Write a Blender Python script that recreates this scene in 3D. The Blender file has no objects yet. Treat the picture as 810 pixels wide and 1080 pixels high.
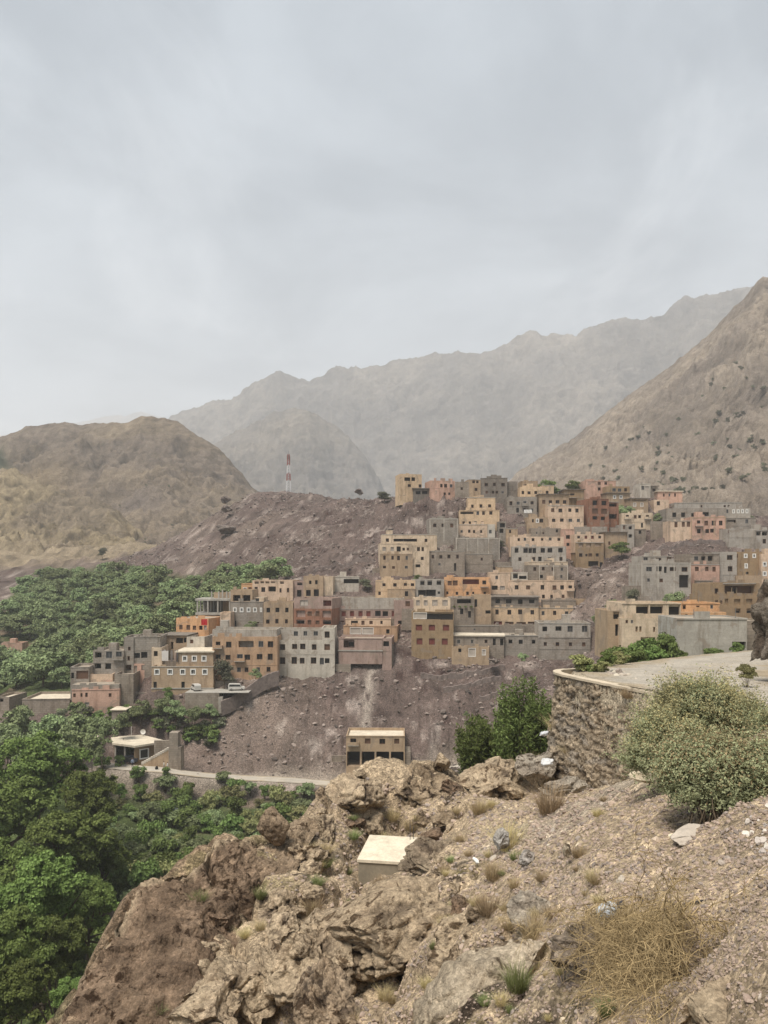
import bpy, bmesh, math, random
import numpy as np
from mathutils import Vector, Matrix
R = math.radians
SC = bpy.context.scene
COL = SC.collection
random.seed(7)
RNG = np.random.default_rng(11)

# ------------------------------------------------------------------ camera, sky, sun, exposure
cam_d = bpy.data.cameras.new('camera'); cam = bpy.data.objects.new('camera', cam_d); COL.objects.link(cam)
cam_d.sensor_width = 36.0; cam_d.lens = 811.0 / 1080.0 * 36.0
cam_d.shift_y = 60.0 / 1080.0
cam_d.clip_start = 0.1; cam_d.clip_end = 30000
cam.location = (0, 0, 0); cam.rotation_euler = (R(90), 0, 0)
SC.camera = cam

HAZE = 2.5e-4
SUN_EL, SUN_AZ = 64.0, 215.0          # azimuth: degrees clockwise from +Y (view direction); 205 = behind the camera, a little left
SC.view_settings.view_transform = 'Standard'; SC.view_settings.look = 'None'
SC.view_settings.exposure = 0.98; SC.view_settings.gamma = 1.0
SC.view_settings.use_curve_mapping = False
w = bpy.data.worlds.new('World'); SC.world = w; w.use_nodes = True
nt = w.node_tree; nt.nodes.clear()
def N(tree, kind, **kw):
    n = tree.nodes.new(kind)
    for k, v in kw.items():
        if k.startswith('i_'):
            key = k[2:]
            n.inputs[int(key) if key.isdigit() else key.replace('_', ' ')].default_value = v
        else: setattr(n, k, v)
    return n
def L(tree, a, b): tree.links.new(a, b)
out = N(nt, 'ShaderNodeOutputWorld'); bg = N(nt, 'ShaderNodeBackground'); bg.inputs['Strength'].default_value = 0.1
sky = N(nt, 'ShaderNodeTexSky', sky_type='NISHITA'); sky.sun_disc = False
sky.sun_elevation = R(SUN_EL); sky.sun_rotation = R(SUN_AZ); sky.air_density = 1.0; sky.dust_density = 4.0
tc = N(nt, 'ShaderNodeTexCoord'); sep = N(nt, 'ShaderNodeSeparateXYZ'); L(nt, tc.outputs['Generated'], sep.inputs[0])
den = N(nt, 'ShaderNodeMath', operation='ADD', i_1=0.22); L(nt, sep.outputs['Z'], den.inputs[0])
mx = N(nt, 'ShaderNodeMath', operation='MAXIMUM', i_1=0.08); L(nt, den.outputs[0], mx.inputs[0])
dx = N(nt, 'ShaderNodeMath', operation='DIVIDE'); L(nt, sep.outputs['X'], dx.inputs[0]); L(nt, mx.outputs[0], dx.inputs[1])
dy = N(nt, 'ShaderNodeMath', operation='DIVIDE'); L(nt, sep.outputs['Y'], dy.inputs[0]); L(nt, mx.outputs[0], dy.inputs[1])
cmb = N(nt, 'ShaderNodeCombineXYZ'); L(nt, dx.outputs[0], cmb.inputs[0]); L(nt, dy.outputs[0], cmb.inputs[1])
n1 = N(nt, 'ShaderNodeTexNoise', i_Scale=1.7, i_Detail=7.0, i_Roughness=0.58, i_Distortion=0.35); L(nt, cmb.outputs[0], n1.inputs['Vector'])
mp = N(nt, 'ShaderNodeMapping'); mp.inputs['Location'].default_value = (3.7, 1.9, 0); mp.inputs['Scale'].default_value = (2.6, 1.5, 1)
mp.inputs['Rotation'].default_value = (0, 0, R(35)); L(nt, cmb.outputs[0], mp.inputs[0])
n2 = N(nt, 'ShaderNodeTexNoise', i_Scale=1.0, i_Detail=5.0, i_Roughness=0.6, i_Distortion=0.8); L(nt, mp.outputs[0], n2.inputs['Vector'])
r1 = N(nt, 'ShaderNodeMapRange', interpolation_type='SMOOTHSTEP'); r1.inputs[1].default_value = 0.36; r1.inputs[2].default_value = 0.66; L(nt, n1.outputs[0], r1.inputs[0])
r2 = N(nt, 'ShaderNodeMapRange', interpolation_type='SMOOTHSTEP'); r2.inputs[1].default_value = 0.50; r2.inputs[2].default_value = 0.78; L(nt, n2.outputs[0], r2.inputs[0])
c1 = N(nt, 'ShaderNodeMixRGB'); c1.inputs[1].default_value = (1.90, 2.21, 2.53, 1); c1.inputs[2].default_value = (3.05, 3.40, 3.74, 1); L(nt, r1.outputs[0], c1.inputs[0])
c2 = N(nt, 'ShaderNodeMixRGB'); c2.inputs[2].default_value = (4.6, 4.85, 5.1, 1); L(nt, c1.outputs[0], c2.inputs[1])
f2 = N(nt, 'ShaderNodeMath', operation='MULTIPLY', i_1=0.5); L(nt, r2.outputs[0], f2.inputs[0]); L(nt, f2.outputs[0], c2.inputs[0])
c3 = N(nt, 'ShaderNodeMixRGB'); c3.inputs[0].default_value = 0.93; L(nt, sky.outputs[0], c3.inputs[1]); L(nt, c2.outputs[0], c3.inputs[2])
L(nt, c3.outputs[0], bg.inputs[0]); L(nt, bg.outputs[0], out.inputs[0])

sl = bpy.data.lights.new('sun', 'SUN'); so = bpy.data.objects.new('sun', sl); COL.objects.link(so)
sl.energy = 2.4; sl.angle = R(22); sl.color = (1.0, 0.945, 0.87)
_a = R(SUN_AZ)
sund = Vector((math.sin(_a) * math.cos(R(SUN_EL)), math.cos(_a) * math.cos(R(SUN_EL)), math.sin(R(SUN_EL))))
so.rotation_euler = sund.to_track_quat('Z', 'Y').to_euler(); so.location = (0, 0, 60)
SC.cycles.use_denoising = True
SC.cycles.max_bounces = 5; SC.cycles.diffuse_bounces = 3; SC.cycles.glossy_bounces = 2
SC.cycles.transmission_bounces = 3; SC.cycles.volume_bounces = 2; SC.cycles.transparent_max_bounces = 6
SC.cycles.caustics_reflective = False; SC.cycles.caustics_refractive = False

# ------------------------------------------------------------------ helpers
F = 811.0
def at(u, v, Y): return Vector(((u - 405.0) / F * Y, Y, (600.0 - v) / F * Y))
def X_at(u, Y): return (u - 405.0) / F * Y
def Z_at(v, Y): return (600.0 - v) / F * Y

def hash3(i, j, k, seed):
    h = (i.astype(np.int64) * 374761393 + j.astype(np.int64) * 668265263 + k.astype(np.int64) * 2147483647 + seed * 974634777) & 0xFFFFFFFF
    h = ((h ^ (h >> 13)) * 1274126177) & 0xFFFFFFFF
    h = ((h ^ (h >> 16)) * 2246822519) & 0xFFFFFFFF
    h = h ^ (h >> 15)
    return (h & 0xFFFFFF).astype(np.float64) / float(0xFFFFFF)
def vnoise(x, y, z, seed=0):
    xi, yi, zi = np.floor(x), np.floor(y), np.floor(z)
    fx, fy, fz = x - xi, y - yi, z - zi
    fx = fx * fx * fx * (fx * (fx * 6 - 15) + 10); fy = fy * fy * fy * (fy * (fy * 6 - 15) + 10); fz = fz * fz * fz * (fz * (fz * 6 - 15) + 10)
    r = 0
    for a in (0, 1):
        for b in (0, 1):
            for c in (0, 1):
                r = r + hash3(xi + a, yi + b, zi + c, seed) * (fx if a else 1 - fx) * (fy if b else 1 - fy) * (fz if c else 1 - fz)
    return r * 2 - 1
def fbm(x, y, z=None, octv=4, seed=0, gain=0.5, lac=2.03):
    x = np.asarray(x, float); y = np.asarray(y, float); z = np.zeros_like(x) if z is None else np.asarray(z, float)
    s, a, t = 0, 1.0, 0
    for o in range(octv):
        s = s + a * vnoise(x + 17.3 * o, y - 9.1 * o, z + 4.7 * o, seed + o); t += a; a *= gain; x = x * lac; y = y * lac; z = z * lac
    return s / t
def ridged(x, y, z=None, octv=4, seed=0, gain=0.5):
    x = np.asarray(x, float); y = np.asarray(y, float); z = np.zeros_like(x) if z is None else np.asarray(z, float)
    s, a, t = 0, 1.0, 0
    for o in range(octv):
        n = 1 - np.abs(vnoise(x + 31.7 * o, y + 3.3 * o, z, seed + o)); s = s + a * n * n; t += a; a *= gain; x = x * 2.07; y = y * 2.07; z = z * 2.07
    return s / t
def worley(x, y, z, seed=0):
    xi, yi, zi = np.floor(x), np.floor(y), np.floor(z)
    d1 = np.full(x.shape, 9.0); d2 = np.full(x.shape, 9.0); cid = np.zeros(x.shape)
    for a in (-1, 0, 1):
        for b in (-1, 0, 1):
            for c in (-1, 0, 1):
                i, j, k = xi + a, yi + b, zi + c
                px = i + hash3(i, j, k, seed + 1); py = j + hash3(i, j, k, seed + 2); pz = k + hash3(i, j, k, seed + 3)
                d = np.sqrt((px - x) ** 2 + (py - y) ** 2 + (pz - z) ** 2)
                m = d < d1
                d2 = np.where(m, d1, np.minimum(d2, d)); cid = np.where(m, hash3(i, j, k, seed + 4), cid); d1 = np.where(m, d, d1)
    return d1, d2, cid
def sstep(a, b, x):
    t = np.clip((x - a) / (b - a), 0, 1); return t * t * (3 - 2 * t)

def mesh_np(name, V, faces, mats=(), midx=None, smooth=False, colours=None):
    """faces: (n,4) or (n,3) int array, or list of such arrays"""
    me = bpy.data.meshes.new(name)
    V = np.ascontiguousarray(V, dtype=np.float32)
    fl = faces if isinstance(faces, list) else [faces]
    fl = [np.asarray(f, dtype=np.int32) for f in fl if len(f)]
    loops = np.concatenate([f.ravel() for f in fl]); sizes = np.concatenate([np.full(len(f), f.shape[1], np.int32) for f in fl])
    starts = np.concatenate([[0], np.cumsum(sizes)[:-1]]).astype(np.int32)
    me.vertices.add(len(V)); me.vertices.foreach_set('co', V.ravel())
    me.loops.add(len(loops)); me.loops.foreach_set('vertex_index', loops.astype(np.int32))
    me.polygons.add(len(sizes)); me.polygons.foreach_set('loop_start', starts); me.polygons.foreach_set('loop_total', sizes)
    if midx is not None: me.polygons.foreach_set('material_index', np.asarray(midx, np.int32))
    me.polygons.foreach_set('use_smooth', np.full(len(sizes), bool(smooth)))
    for m in mats: me.materials.append(m)
    if colours is not None:
        at_ = me.color_attributes.new('tint', 'FLOAT_COLOR', 'POINT')
        c = np.ones((len(V), 4), np.float32); c[:, :3] = colours; at_.data.foreach_set('color', c.ravel())
    me.update(calc_edges=True); me.validate()
    return me
def link(name, me, parent=None, loc=None, label=None, cat=None, group=None, kind=None):
    o = bpy.data.objects.new(name, me); COL.objects.link(o)
    if parent is not None: o.parent = parent
    if loc is not None: o.location = loc
    tag(o, label, cat, group, kind)
    return o
def tag(o, label=None, cat=None, group=None, kind=None):
    if label: o['label'] = label
    if cat: o['category'] = cat
    if group: o['group'] = group
    if kind: o['kind'] = kind
    return o
def empty(name, loc, rz=0, label=None, cat=None, group=None):
    o = bpy.data.objects.new(name, None); COL.objects.link(o); o.location = loc; o.rotation_euler = (0, 0, rz); o.empty_display_size = 0.5
    return tag(o, label, cat, group)

class MB:
    """collects boxes, quads and tubes; build() links them as one mesh object"""
    def __init__(s): s.v = []; s.f = []; s.m = []; s.mats = []
    def mi(s, m):
        if m not in s.mats: s.mats.append(m)
        return s.mats.index(m)
    def quad(s, a, b, c, d, m):
        n = len(s.v); s.v += [tuple(a), tuple(b), tuple(c), tuple(d)]; s.f.append((n, n + 1, n + 2, n + 3)); s.m.append(s.mi(m))
    def poly(s, pts, m):
        n = len(s.v); s.v += [tuple(p) for p in pts]; s.f.append(tuple(range(n, n + len(pts)))); s.m.append(s.mi(m))
    def box(s, x0, x1, y0, y1, z0, z1, m, M=None):
        P = [Vector((x, y, z)) for z in (z0, z1) for x, y in ((x0, y0), (x1, y0), (x1, y1), (x0, y1))]
        if M is not None: P = [M @ p for p in P]
        n = len(s.v); s.v += [tuple(p) for p in P]; k = s.mi(m)
        for f in ((0, 3, 2, 1), (4, 5, 6, 7), (0, 1, 5, 4), (1, 2, 6, 5), (2, 3, 7, 6), (3, 0, 4, 7)):
            s.f.append(tuple(n + i for i in f)); s.m.append(k)
    def tube(s, pts, r, m, k=6, cap=True):
        pts = [Vector(p) for p in pts]; rs = r if isinstance(r, (list, tuple)) else [r] * len(pts)
        mi = s.mi(m); n0 = len(s.v); up = Vector((0.13, 0.31, 0.94)).normalized()
        for i, p in enumerate(pts):
            d = (pts[min(i + 1, len(pts) - 1)] - pts[max(i - 1, 0)]).normalized()
            a = d.cross(up)
            a = a.normalized() if a.length > 1e-4 else Vector((1, 0, 0)); b = d.cross(a)
            for j in range(k):
                t = 2 * math.pi * j / k; s.v.append(tuple(p + (a * math.cos(t) + b * math.sin(t)) * rs[i]))
        for i in range(len(pts) - 1):
            for j in range(k):
                q = n0 + i * k; s.f.append((q + j, q + (j + 1) % k, q + k + (j + 1) % k, q + k + j)); s.m.append(mi)
        if cap:
            s.f.append(tuple(n0 + j for j in range(k))[::-1]); s.m.append(mi)
            e = n0 + (len(pts) - 1) * k; s.f.append(tuple(e + j for j in range(k))); s.m.append(mi)
    def mesh(s, name, smooth=False):
        me = bpy.data.meshes.new(name); me.from_pydata(s.v, [], s.f)
        for m in s.mats: me.materials.append(m)
        me.polygons.foreach_set('material_index', s.m); me.polygons.foreach_set('use_smooth', [smooth] * len(s.f))
        me.update(); return me
    def build(s, name, parent=None, smooth=False, **kw): return link(name, s.mesh(name, smooth), parent, **kw)

# ------------------------------------------------------------------ materials
def mat(name, col, rough=0.9, var=0.25, scale=0.6, spec=0.2, stain=0.0, bump=0.0, bscale=8.0, fine=0.0, tint=False, dark=(0.5, 0.45, 0.4), island=0.0, trans=0.0, pebble=0.0, lichen=0.0, bricks=0.0, patch=0.0, objvar=True):
    m = bpy.data.materials.new(name); m.use_nodes = True; t = m.node_tree; b = t.nodes['Principled BSDF']
    b.inputs['Roughness'].default_value = rough; b.inputs['Specular IOR Level'].default_value = spec
    geo = N(t, 'ShaderNodeNewGeometry')
    if tint:
        a = N(t, 'ShaderNodeVertexColor'); a.layer_name = 'tint'; base = a.outputs['Color']
    else:
        rgb = N(t, 'ShaderNodeRGB'); rgb.outputs[0].default_value = (*col, 1); base = rgb.outputs[0]
    cur = base
    def mul(cur, fac_out, lo, hi):
        mr = N(t, 'ShaderNodeMapRange'); mr.inputs[1].default_value = 0.25; mr.inputs[2].default_value = 0.75; mr.inputs[3].default_value = lo; mr.inputs[4].default_value = hi
        L(t, fac_out, mr.inputs[0])
        x = N(t, 'ShaderNodeMixRGB', blend_type='MULTIPLY'); x.inputs[0].default_value = 1.0; L(t, cur, x.inputs[1]); L(t, mr.outputs[0], x.inputs[2]); return x.outputs[0]
    if var:
        nz = N(t, 'ShaderNodeTexNoise', i_Scale=scale, i_Detail=6.0, i_Roughness=0.65); L(t, geo.outputs['Position'], nz.inputs['Vector']); cur = mul(cur, nz.outputs[0], 1 - var, 1 + var)
    if fine:
        nz = N(t, 'ShaderNodeTexNoise', i_Scale=scale * 9.0, i_Detail=5.0, i_Roughness=0.75); L(t, geo.outputs['Position'], nz.inputs['Vector']); cur = mul(cur, nz.outputs[0], 1 - fine, 1 + fine)
    if stain:
        mpp = N(t, 'ShaderNodeMapping'); mpp.inputs['Scale'].default_value = (0.9, 0.9, 0.16); L(t, geo.outputs['Position'], mpp.inputs[0])
        nz = N(t, 'ShaderNodeTexNoise', i_Scale=1.1, i_Detail=7.0, i_Roughness=0.7); L(t, mpp.outputs[0], nz.inputs['Vector'])
        mr = N(t, 'ShaderNodeMapRange'); mr.inputs[1].default_value = 0.5; mr.inputs[2].default_value = 0.72; mr.inputs[3].default_value = 0; mr.inputs[4].default_value = stain; L(t, nz.outputs[0], mr.inputs[0])
        x = N(t, 'ShaderNodeMixRGB', blend_type='MULTIPLY'); L(t, mr.outputs[0], x.inputs[0]); L(t, cur, x.inputs[1]); x.inputs[2].default_value = (*dark, 1); cur = x.outputs[0]
    if island:
        mr = N(t, 'ShaderNodeMapRange'); mr.inputs[3].default_value = 1 - island; mr.inputs[4].default_value = 1 + island; L(t, geo.outputs['Random Per Island'], mr.inputs[0])
        x = N(t, 'ShaderNodeMixRGB', blend_type='MULTIPLY'); x.inputs[0].default_value = 1.0; L(t, cur, x.inputs[1]); L(t, mr.outputs[0], x.inputs[2]); cur = x.outputs[0]
    if island and objvar:
        oi = N(t, 'ShaderNodeObjectInfo'); hs = N(t, 'ShaderNodeHueSaturation')
        m1 = N(t, 'ShaderNodeMapRange'); m1.inputs[3].default_value = 0.474; m1.inputs[4].default_value = 0.514; L(t, oi.outputs['Random'], m1.inputs[0]); L(t, m1.outputs[0], hs.inputs['Hue'])
        m2 = N(t, 'ShaderNodeMapRange'); m2.inputs[3].default_value = 0.68; m2.inputs[4].default_value = 1.34; L(t, oi.outputs['Random'], m2.inputs[0]); L(t, m2.outputs[0], hs.inputs['Value'])
        L(t, cur, hs.inputs['Color']); cur = hs.outputs[0]
    if patch:
        nz = N(t, 'ShaderNodeTexNoise', i_Scale=.33, i_Detail=6.0, i_Roughness=0.6, i_Distortion=0.8); L(t, geo.outputs['Position'], nz.inputs['Vector'])
        mr = N(t, 'ShaderNodeMapRange'); mr.inputs[1].default_value = .57; mr.inputs[2].default_value = .62; mr.inputs[4].default_value = patch; L(t, nz.outputs[0], mr.inputs[0])
        x = N(t, 'ShaderNodeMixRGB'); L(t, mr.outputs[0], x.inputs[0]); L(t, cur, x.inputs[1]); x.inputs[2].default_value = (.27, .215, .165, 1); cur = x.outputs[0]
    hts = []
    if lichen:
        nm = N(t, 'ShaderNodeTexNoise', i_Scale=.42, i_Detail=3.0); L(t, geo.outputs['Position'], nm.inputs['Vector'])
        mm = N(t, 'ShaderNodeMapRange'); mm.inputs[1].default_value = .42; mm.inputs[2].default_value = .6; mm.inputs[3].default_value = -.07; mm.inputs[4].default_value = .05; L(t, nm.outputs[0], mm.inputs[0])
        for sc_, th in ((3.2, .56),):
            nz = N(t, 'ShaderNodeTexNoise', i_Scale=sc_, i_Detail=5.0, i_Roughness=0.6, i_Distortion=0.6); L(t, geo.outputs['Position'], nz.inputs['Vector'])
            mr = N(t, 'ShaderNodeMapRange'); mr.inputs[1].default_value = th; mr.inputs[2].default_value = th + .08; mr.inputs[4].default_value = lichen; ad = N(t, 'ShaderNodeMath', operation='ADD'); L(t, nz.outputs[0], ad.inputs[0]); L(t, mm.outputs[0], ad.inputs[1]); L(t, ad.outputs[0], mr.inputs[0])
            x = N(t, 'ShaderNodeMixRGB', blend_type='MULTIPLY'); L(t, mr.outputs[0], x.inputs[0]); L(t, cur, x.inputs[1]); x.inputs[2].default_value = (.19, .155, .13, 1); cur = x.outputs[0]
    if pebble:
        for sc_, amt in ((4.5, .8), (12.0, 1.0), (30.0, 1.0)):
            vo = N(t, 'ShaderNodeTexVoronoi', i_Scale=sc_); L(t, geo.outputs['Position'], vo.inputs['Vector']); sp = N(t, 'ShaderNodeSeparateColor'); L(t, vo.outputs['Color'], sp.inputs[0])
            mr = N(t, 'ShaderNodeMapRange'); mr.inputs[3].default_value = 1 - pebble * amt; mr.inputs[4].default_value = 1 + pebble * amt * 1.1; L(t, sp.outputs[0], mr.inputs[0])
            x = N(t, 'ShaderNodeMixRGB', blend_type='MULTIPLY'); x.inputs[0].default_value = 1.0; L(t, cur, x.inputs[1]); L(t, mr.outputs[0], x.inputs[2]); cur = x.outputs[0]
            hts.append((vo.outputs['Distance'], -.35 / sc_)); hts.append((sp.outputs[1], .25 / sc_))
    if bricks:
        mp2 = N(t, 'ShaderNodeMapping'); mp2.inputs['Rotation'].default_value = (R(90), 0, 0); L(t, geo.outputs['Position'], mp2.inputs[0])
        bk = N(t, 'ShaderNodeTexBrick'); bk.inputs['Scale'].default_value = 1.0; bk.inputs['Brick Width'].default_value = .8; bk.inputs['Row Height'].default_value = .4; bk.inputs['Mortar Size'].default_value = .03
        bk.inputs['Color1'].default_value = (1, 1, 1, 1); bk.inputs['Color2'].default_value = (.78, .77, .75, 1); bk.inputs['Mortar'].default_value = (.62, .60, .58, 1); L(t, mp2.outputs[0], bk.inputs['Vector'])
        x = N(t, 'ShaderNodeMixRGB', blend_type='MULTIPLY'); x.inputs[0].default_value = bricks; L(t, cur, x.inputs[1]); L(t, bk.outputs[0], x.inputs[2]); cur = x.outputs[0]
    L(t, cur, b.inputs['Base Color'])
    if bump:
        nz = N(t, 'ShaderNodeTexNoise', i_Scale=bscale, i_Detail=8.0, i_Roughness=0.7); L(t, geo.outputs['Position'], nz.inputs['Vector'])
        bp = N(t, 'ShaderNodeBump'); bp.inputs['Strength'].default_value = 1.0; bp.inputs['Distance'].default_value = bump; hh = nz.outputs[0]
        for so_, k_ in hts:
            ma = N(t, 'ShaderNodeMath', operation='MULTIPLY_ADD', i_1=k_ / bump); L(t, so_, ma.inputs[0]); L(t, hh, ma.inputs[2]); hh = ma.outputs[0]
        L(t, hh, bp.inputs['Height']); L(t, bp.outputs[0], b.inputs['Normal'])
    if trans:
        tr = N(t, 'ShaderNodeBsdfTranslucent'); L(t, cur, tr.inputs[0]); ms = N(t, 'ShaderNodeMixShader'); ms.inputs[0].default_value = trans
        L(t, b.outputs[0], ms.inputs[1]); L(t, tr.outputs[0], ms.inputs[2]); L(t, ms.outputs[0], t.nodes['Material Output'].inputs[0])
    return m
PAL = dict(cream=(.60, .47, .335), ochre=(.58, .42, .27), orange=(.60, .345, .18), pink=(.53, .335, .25), peach=(.61, .45, .32), tan=(.40, .29, .19), brown=(.31, .215, .125),
           redbrown=(.27, .135, .085), grey=(.315, .275, .23), lgrey=(.40, .355, .30), white=(.50, .445, .37), dgrey=(.21, .18, .15), mauve=(.36, .255, .21), stone=(.30, .25, .20), rust=(.45, .29, .18), conc=(.39, .36, .31))
WALL = {k: mat('plaster ' + k, c, var=0.22, scale=0.45, stain=0.85, bump=0.03, bscale=3.0, fine=0.16, patch=.6, bricks=.8 if k in ('grey', 'dgrey', 'stone') else .4 if k == 'lgrey' else .2) for k, c in PAL.items()}
ROOF = mat('roof earth', (.33, .275, .21), var=0.25, scale=0.4, fine=0.15)
ROOFW = mat('pale roof screed', (.60, .52, .40), var=0.25, scale=0.5, fine=0.18, stain=.4)
DARK = mat('unlit opening panel', (.018, .015, .013), rough=0.6, var=0.3, spec=0.3)  # near-black colour stands in for the unlit rooms behind the openings
GLASS = mat('dusty window glass', (.045, .045, .045), rough=0.25, var=0.3, spec=0.5)
BROWNW = mat('brown timber', (.12, .065, .04), rough=0.7, var=0.25)
REDW = mat('red shutter', (.16, .045, .035), rough=0.7, var=0.25)
PALEW = mat('pale curtain', (.42, .36, .30), rough=0.8, var=0.2)
WHITEF = mat('white frame paint', (.72, .69, .63), rough=0.7, var=0.08)
GREYF = mat('grey frame', (.2, .18, .16), rough=0.8, var=0.15)
CONC = mat('concrete', (.36, .335, .29), var=0.2, scale=0.5, stain=0.45, fine=0.1)
METAL = mat('dark metal', (.04, .04, .045), rough=0.5, var=0.1, spec=0.5)
# ------------------------------------------------------------------ terrain
def rbf_fit(P, z, lam):
    P = np.asarray(P, float); z = np.asarray(z, float); n = len(P)
    d = np.sqrt(((P[:, None] - P[None]) ** 2).sum(-1))
    A = np.zeros((n + 3, n + 3)); A[:n, :n] = -d - lam * np.eye(n) * 0 ; A[:n, :n] += np.eye(n) * (-lam) * -1
    A[:n, n] = 1; A[:n, n + 1:] = P; A[n, :n] = 1; A[n + 1:, :n] = P.T
    s = np.linalg.solve(A, np.concatenate([z, np.zeros(3)]))
    return P, s
def rbf_eval(fit, X, Y):
    P, s = fit; n = len(P); o = np.full(X.shape, s[n]) + s[n + 1] * X + s[n + 2] * Y
    for i in range(n): o -= s[i] * np.sqrt((X - P[i, 0]) ** 2 + (Y - P[i, 1]) ** 2 + 1e-6)
    return o
def grid_sample(gx, gy, G, X, Y):
    ix = np.clip((X - gx[0]) / (gx[1] - gx[0]), 0, len(gx) - 1.001); iy = np.clip((Y - gy[0]) / (gy[1] - gy[0]), 0, len(gy) - 1.001)
    i = ix.astype(int); j = iy.astype(int); a = ix - i; b = iy - j
    return (G[j, i] * (1 - a) + G[j, i + 1] * a) * (1 - b) + (G[j + 1, i] * (1 - a) + G[j + 1, i + 1] * a) * b

VALLEY_UVY = [(130,815,150),(250,820,150),(350,823,150),(430,815,152),(520,805,148),(200,790,157),(300,770,160),(400,740,165),(480,722,168),(300,722,171),(560,725,165),(430,790,156),(240,762,159),(245,743,161),(262,733,163.5),(280,723,165.5),(235,749,160),
 (350,790,156),(250,800,154),(200,880,122),(200,840,143),(280,850,138),(100,1000,85),(0,1000,85),(50,900,114),(-150,900,114),(250,900,115),(350,880,118),(450,880,118),(560,860,115),(-300,1000,85),
 (-300,745,190),(300,1050,75),(500,980,85),(640,770,75),(600,815,80),(700,715,84),(900,698,92),(1100,690,100),(620,720,140),(0,1500,45),(-400,1500,45),(200,1500,45),
 (0,745,175),(80,745,172),(0,690,235),(100,690,232),(150,665,240),(200,650,235),(250,612,260),(150,606,320),(60,602,360),(0,620,350),(300,602,242),(350,600,228),(-150,700,230),(-150,630,330),(-350,700,240),(-350,620,350),
 (200,572,330),(250,560,295),(300,560,272),(350,560,258),(400,560,241),(240,532,345),(270,519,360),(304,517,370),(340,518,340),(380,521,300),(412,523,262),(440,524,249),
 (270,575,440),(304,575,450),(400,565,340),(480,560,310),(540,548,300),(600,527,262),(700,532,268),(780,545,266),(810,548,266),(900,545,275),(560,526,268),(130,594,385),(90,592,400),(-100,592,420),(-350,590,430),
 (700,562,340),(900,562,350),(1100,545,280),(1100,620,180),(900,610,178),(620,640,182),(640,615,188),(660,660,140),(690,575,208),(630,600,196),(400,600,214),(330,608,211),(470,605,212),(560,690,173),(620,690,168)]
FG_UVY = [(100,1080,22.5),(60,1080,22),(140,940,28.5),(100,1010,25.2),(200,1080,22.5),(200,1000,26),(200,950,28.5),(220,890,31.5),(300,1080,20),(300,1000,25),(300,950,29),(300,905,33),(300,886,35),(268,897,33),(285,900,33.8),(318,868,36.5),
 (400,1080,17),(400,1000,22),(400,955,26),(380,935,31.5),(395,925,33.5),(430,915,36),(400,870,39),(400,845,41),(400,806,43.5),(350,850,38),(335,838,39.5),(370,812,43),(440,802,44.5),
 (480,1080,13),(480,1000,18),(480,950,22),(480,900,28),(480,850,36),(480,802,44.5),(560,1080,10),(560,1000,13),(560,950,15.5),(560,900,20),(560,850,29),(560,802,43.5),(590,800,43),
 (640,1080,8.2),(640,1000,10),(640,965,11),(640,900,15),(640,850,21),(640,832,28.5),(610,828,37),(720,1080,7.2),(720,1000,8.8),(720,950,10.5),(720,900,13),(720,850,16.5),(720,812,19.5),
 (800,1080,6),(800,1000,7),(800,950,8),(800,900,10.5),(800,870,12.5),(800,800,16.5),(775,775,19),(430,1080,16),(350,1080,19)]
FG_XYZ = [(0,-1,-1.65),(2,2,-2.2),(0,2.5,-2.9),(-3,2,-4),(-3,8,-7.5),(-6,14,-11),(-10,10,-14),(-8,20,-13.5),(4,0,-1.7),
 (8,0,-1.9),(9.5,8,-2.6),(13,16,-3.3),(18,10,-2.2),(22,20,-2.4),(18,32,-4.7),(26,33,-2),(19,40,-5.3),(21.5,45,-5.7),(23,49,-6.1),(17,26,-4.2),(30,45,2),(28,53,-4),(32,30,3),(40,55,2),(36,64,-4),(60,70,-2),(60,40,10),(60,0,10),(20,-8,2)]
ROAD = np.array([(6.5,-8,-1.4),(8.5,0,-1.95),(10.6,8,-2.65),(12.6,16,-3.4),(13.7,22,-4.2),(14.9,28,-4.95),(15.8,35,-5.6),(16.4,42,-5.9),(19.9,49,-6.35),(26,58.5,-6.95),(33,67,-7.5),(40,75,-8.15),(54,80,-8.8),(70,84,-9.4)], float)
TRACK_UVY = [(108,807,148),(130,809,145.8),(170,812,144.6),(210,817,146),(260,820.5,148),(310,823,149.5),(350,826,150),(420,822,150),(470,812,152),(520,800,152)]
def dense(P, step):
    P = np.asarray(P, float); t = np.concatenate([[0], np.cumsum(np.linalg.norm(np.diff(P, axis=0), axis=1))])
    # smooth (Catmull-Rom) resample
    n = max(2, int(t[-1] / step)); o = []
    for s in np.linspace(0, t[-1], n):
        i = min(np.searchsorted(t, s, side='right') - 1, len(P) - 2); a = (s - t[i]) / (t[i + 1] - t[i])
        p0, p1, p2, p3 = P[max(i - 1, 0)], P[i], P[i + 1], P[min(i + 2, len(P) - 1)]
        o.append(0.5 * (2 * p1 + (p2 - p0) * a + (2 * p0 - 5 * p1 + 4 * p2 - p3) * a * a + (3 * p1 - p0 - 3 * p2 + p3) * a ** 3))
    return np.array(o)
ROADC = dense(ROAD, 0.5)
TRACKC = dense([tuple(at(*q)) for q in TRACK_UVY], 0.7)
def road_half(s_y): return np.interp(s_y, [0, 20, 30, 36, 40, 44, 48, 54, 64, 76], [2.7, 2.7, 2.7, 3.3, 5.0, 5.9, 4.9, 4.0, 3.3, 3.0])
FGPOLY = np.array([(-9.7,22),(-9.2,28.2),(-7.5,31.5),(-4.75,36.3),(-3.4,39.8),(-1.9,43.4),(-0.2,44.0),(3.6,45.0),(8.4,45.2),(10.2,45.9),(12.8,46.9),(14.4,48.2),(17.6,53.2),(22.6,60.2),(29.7,69.2),(39,78.0),(53,84),(75,88),(90,60),(90,-12),(-6,-12),(-7,0),(-9,10)], float)
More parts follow.
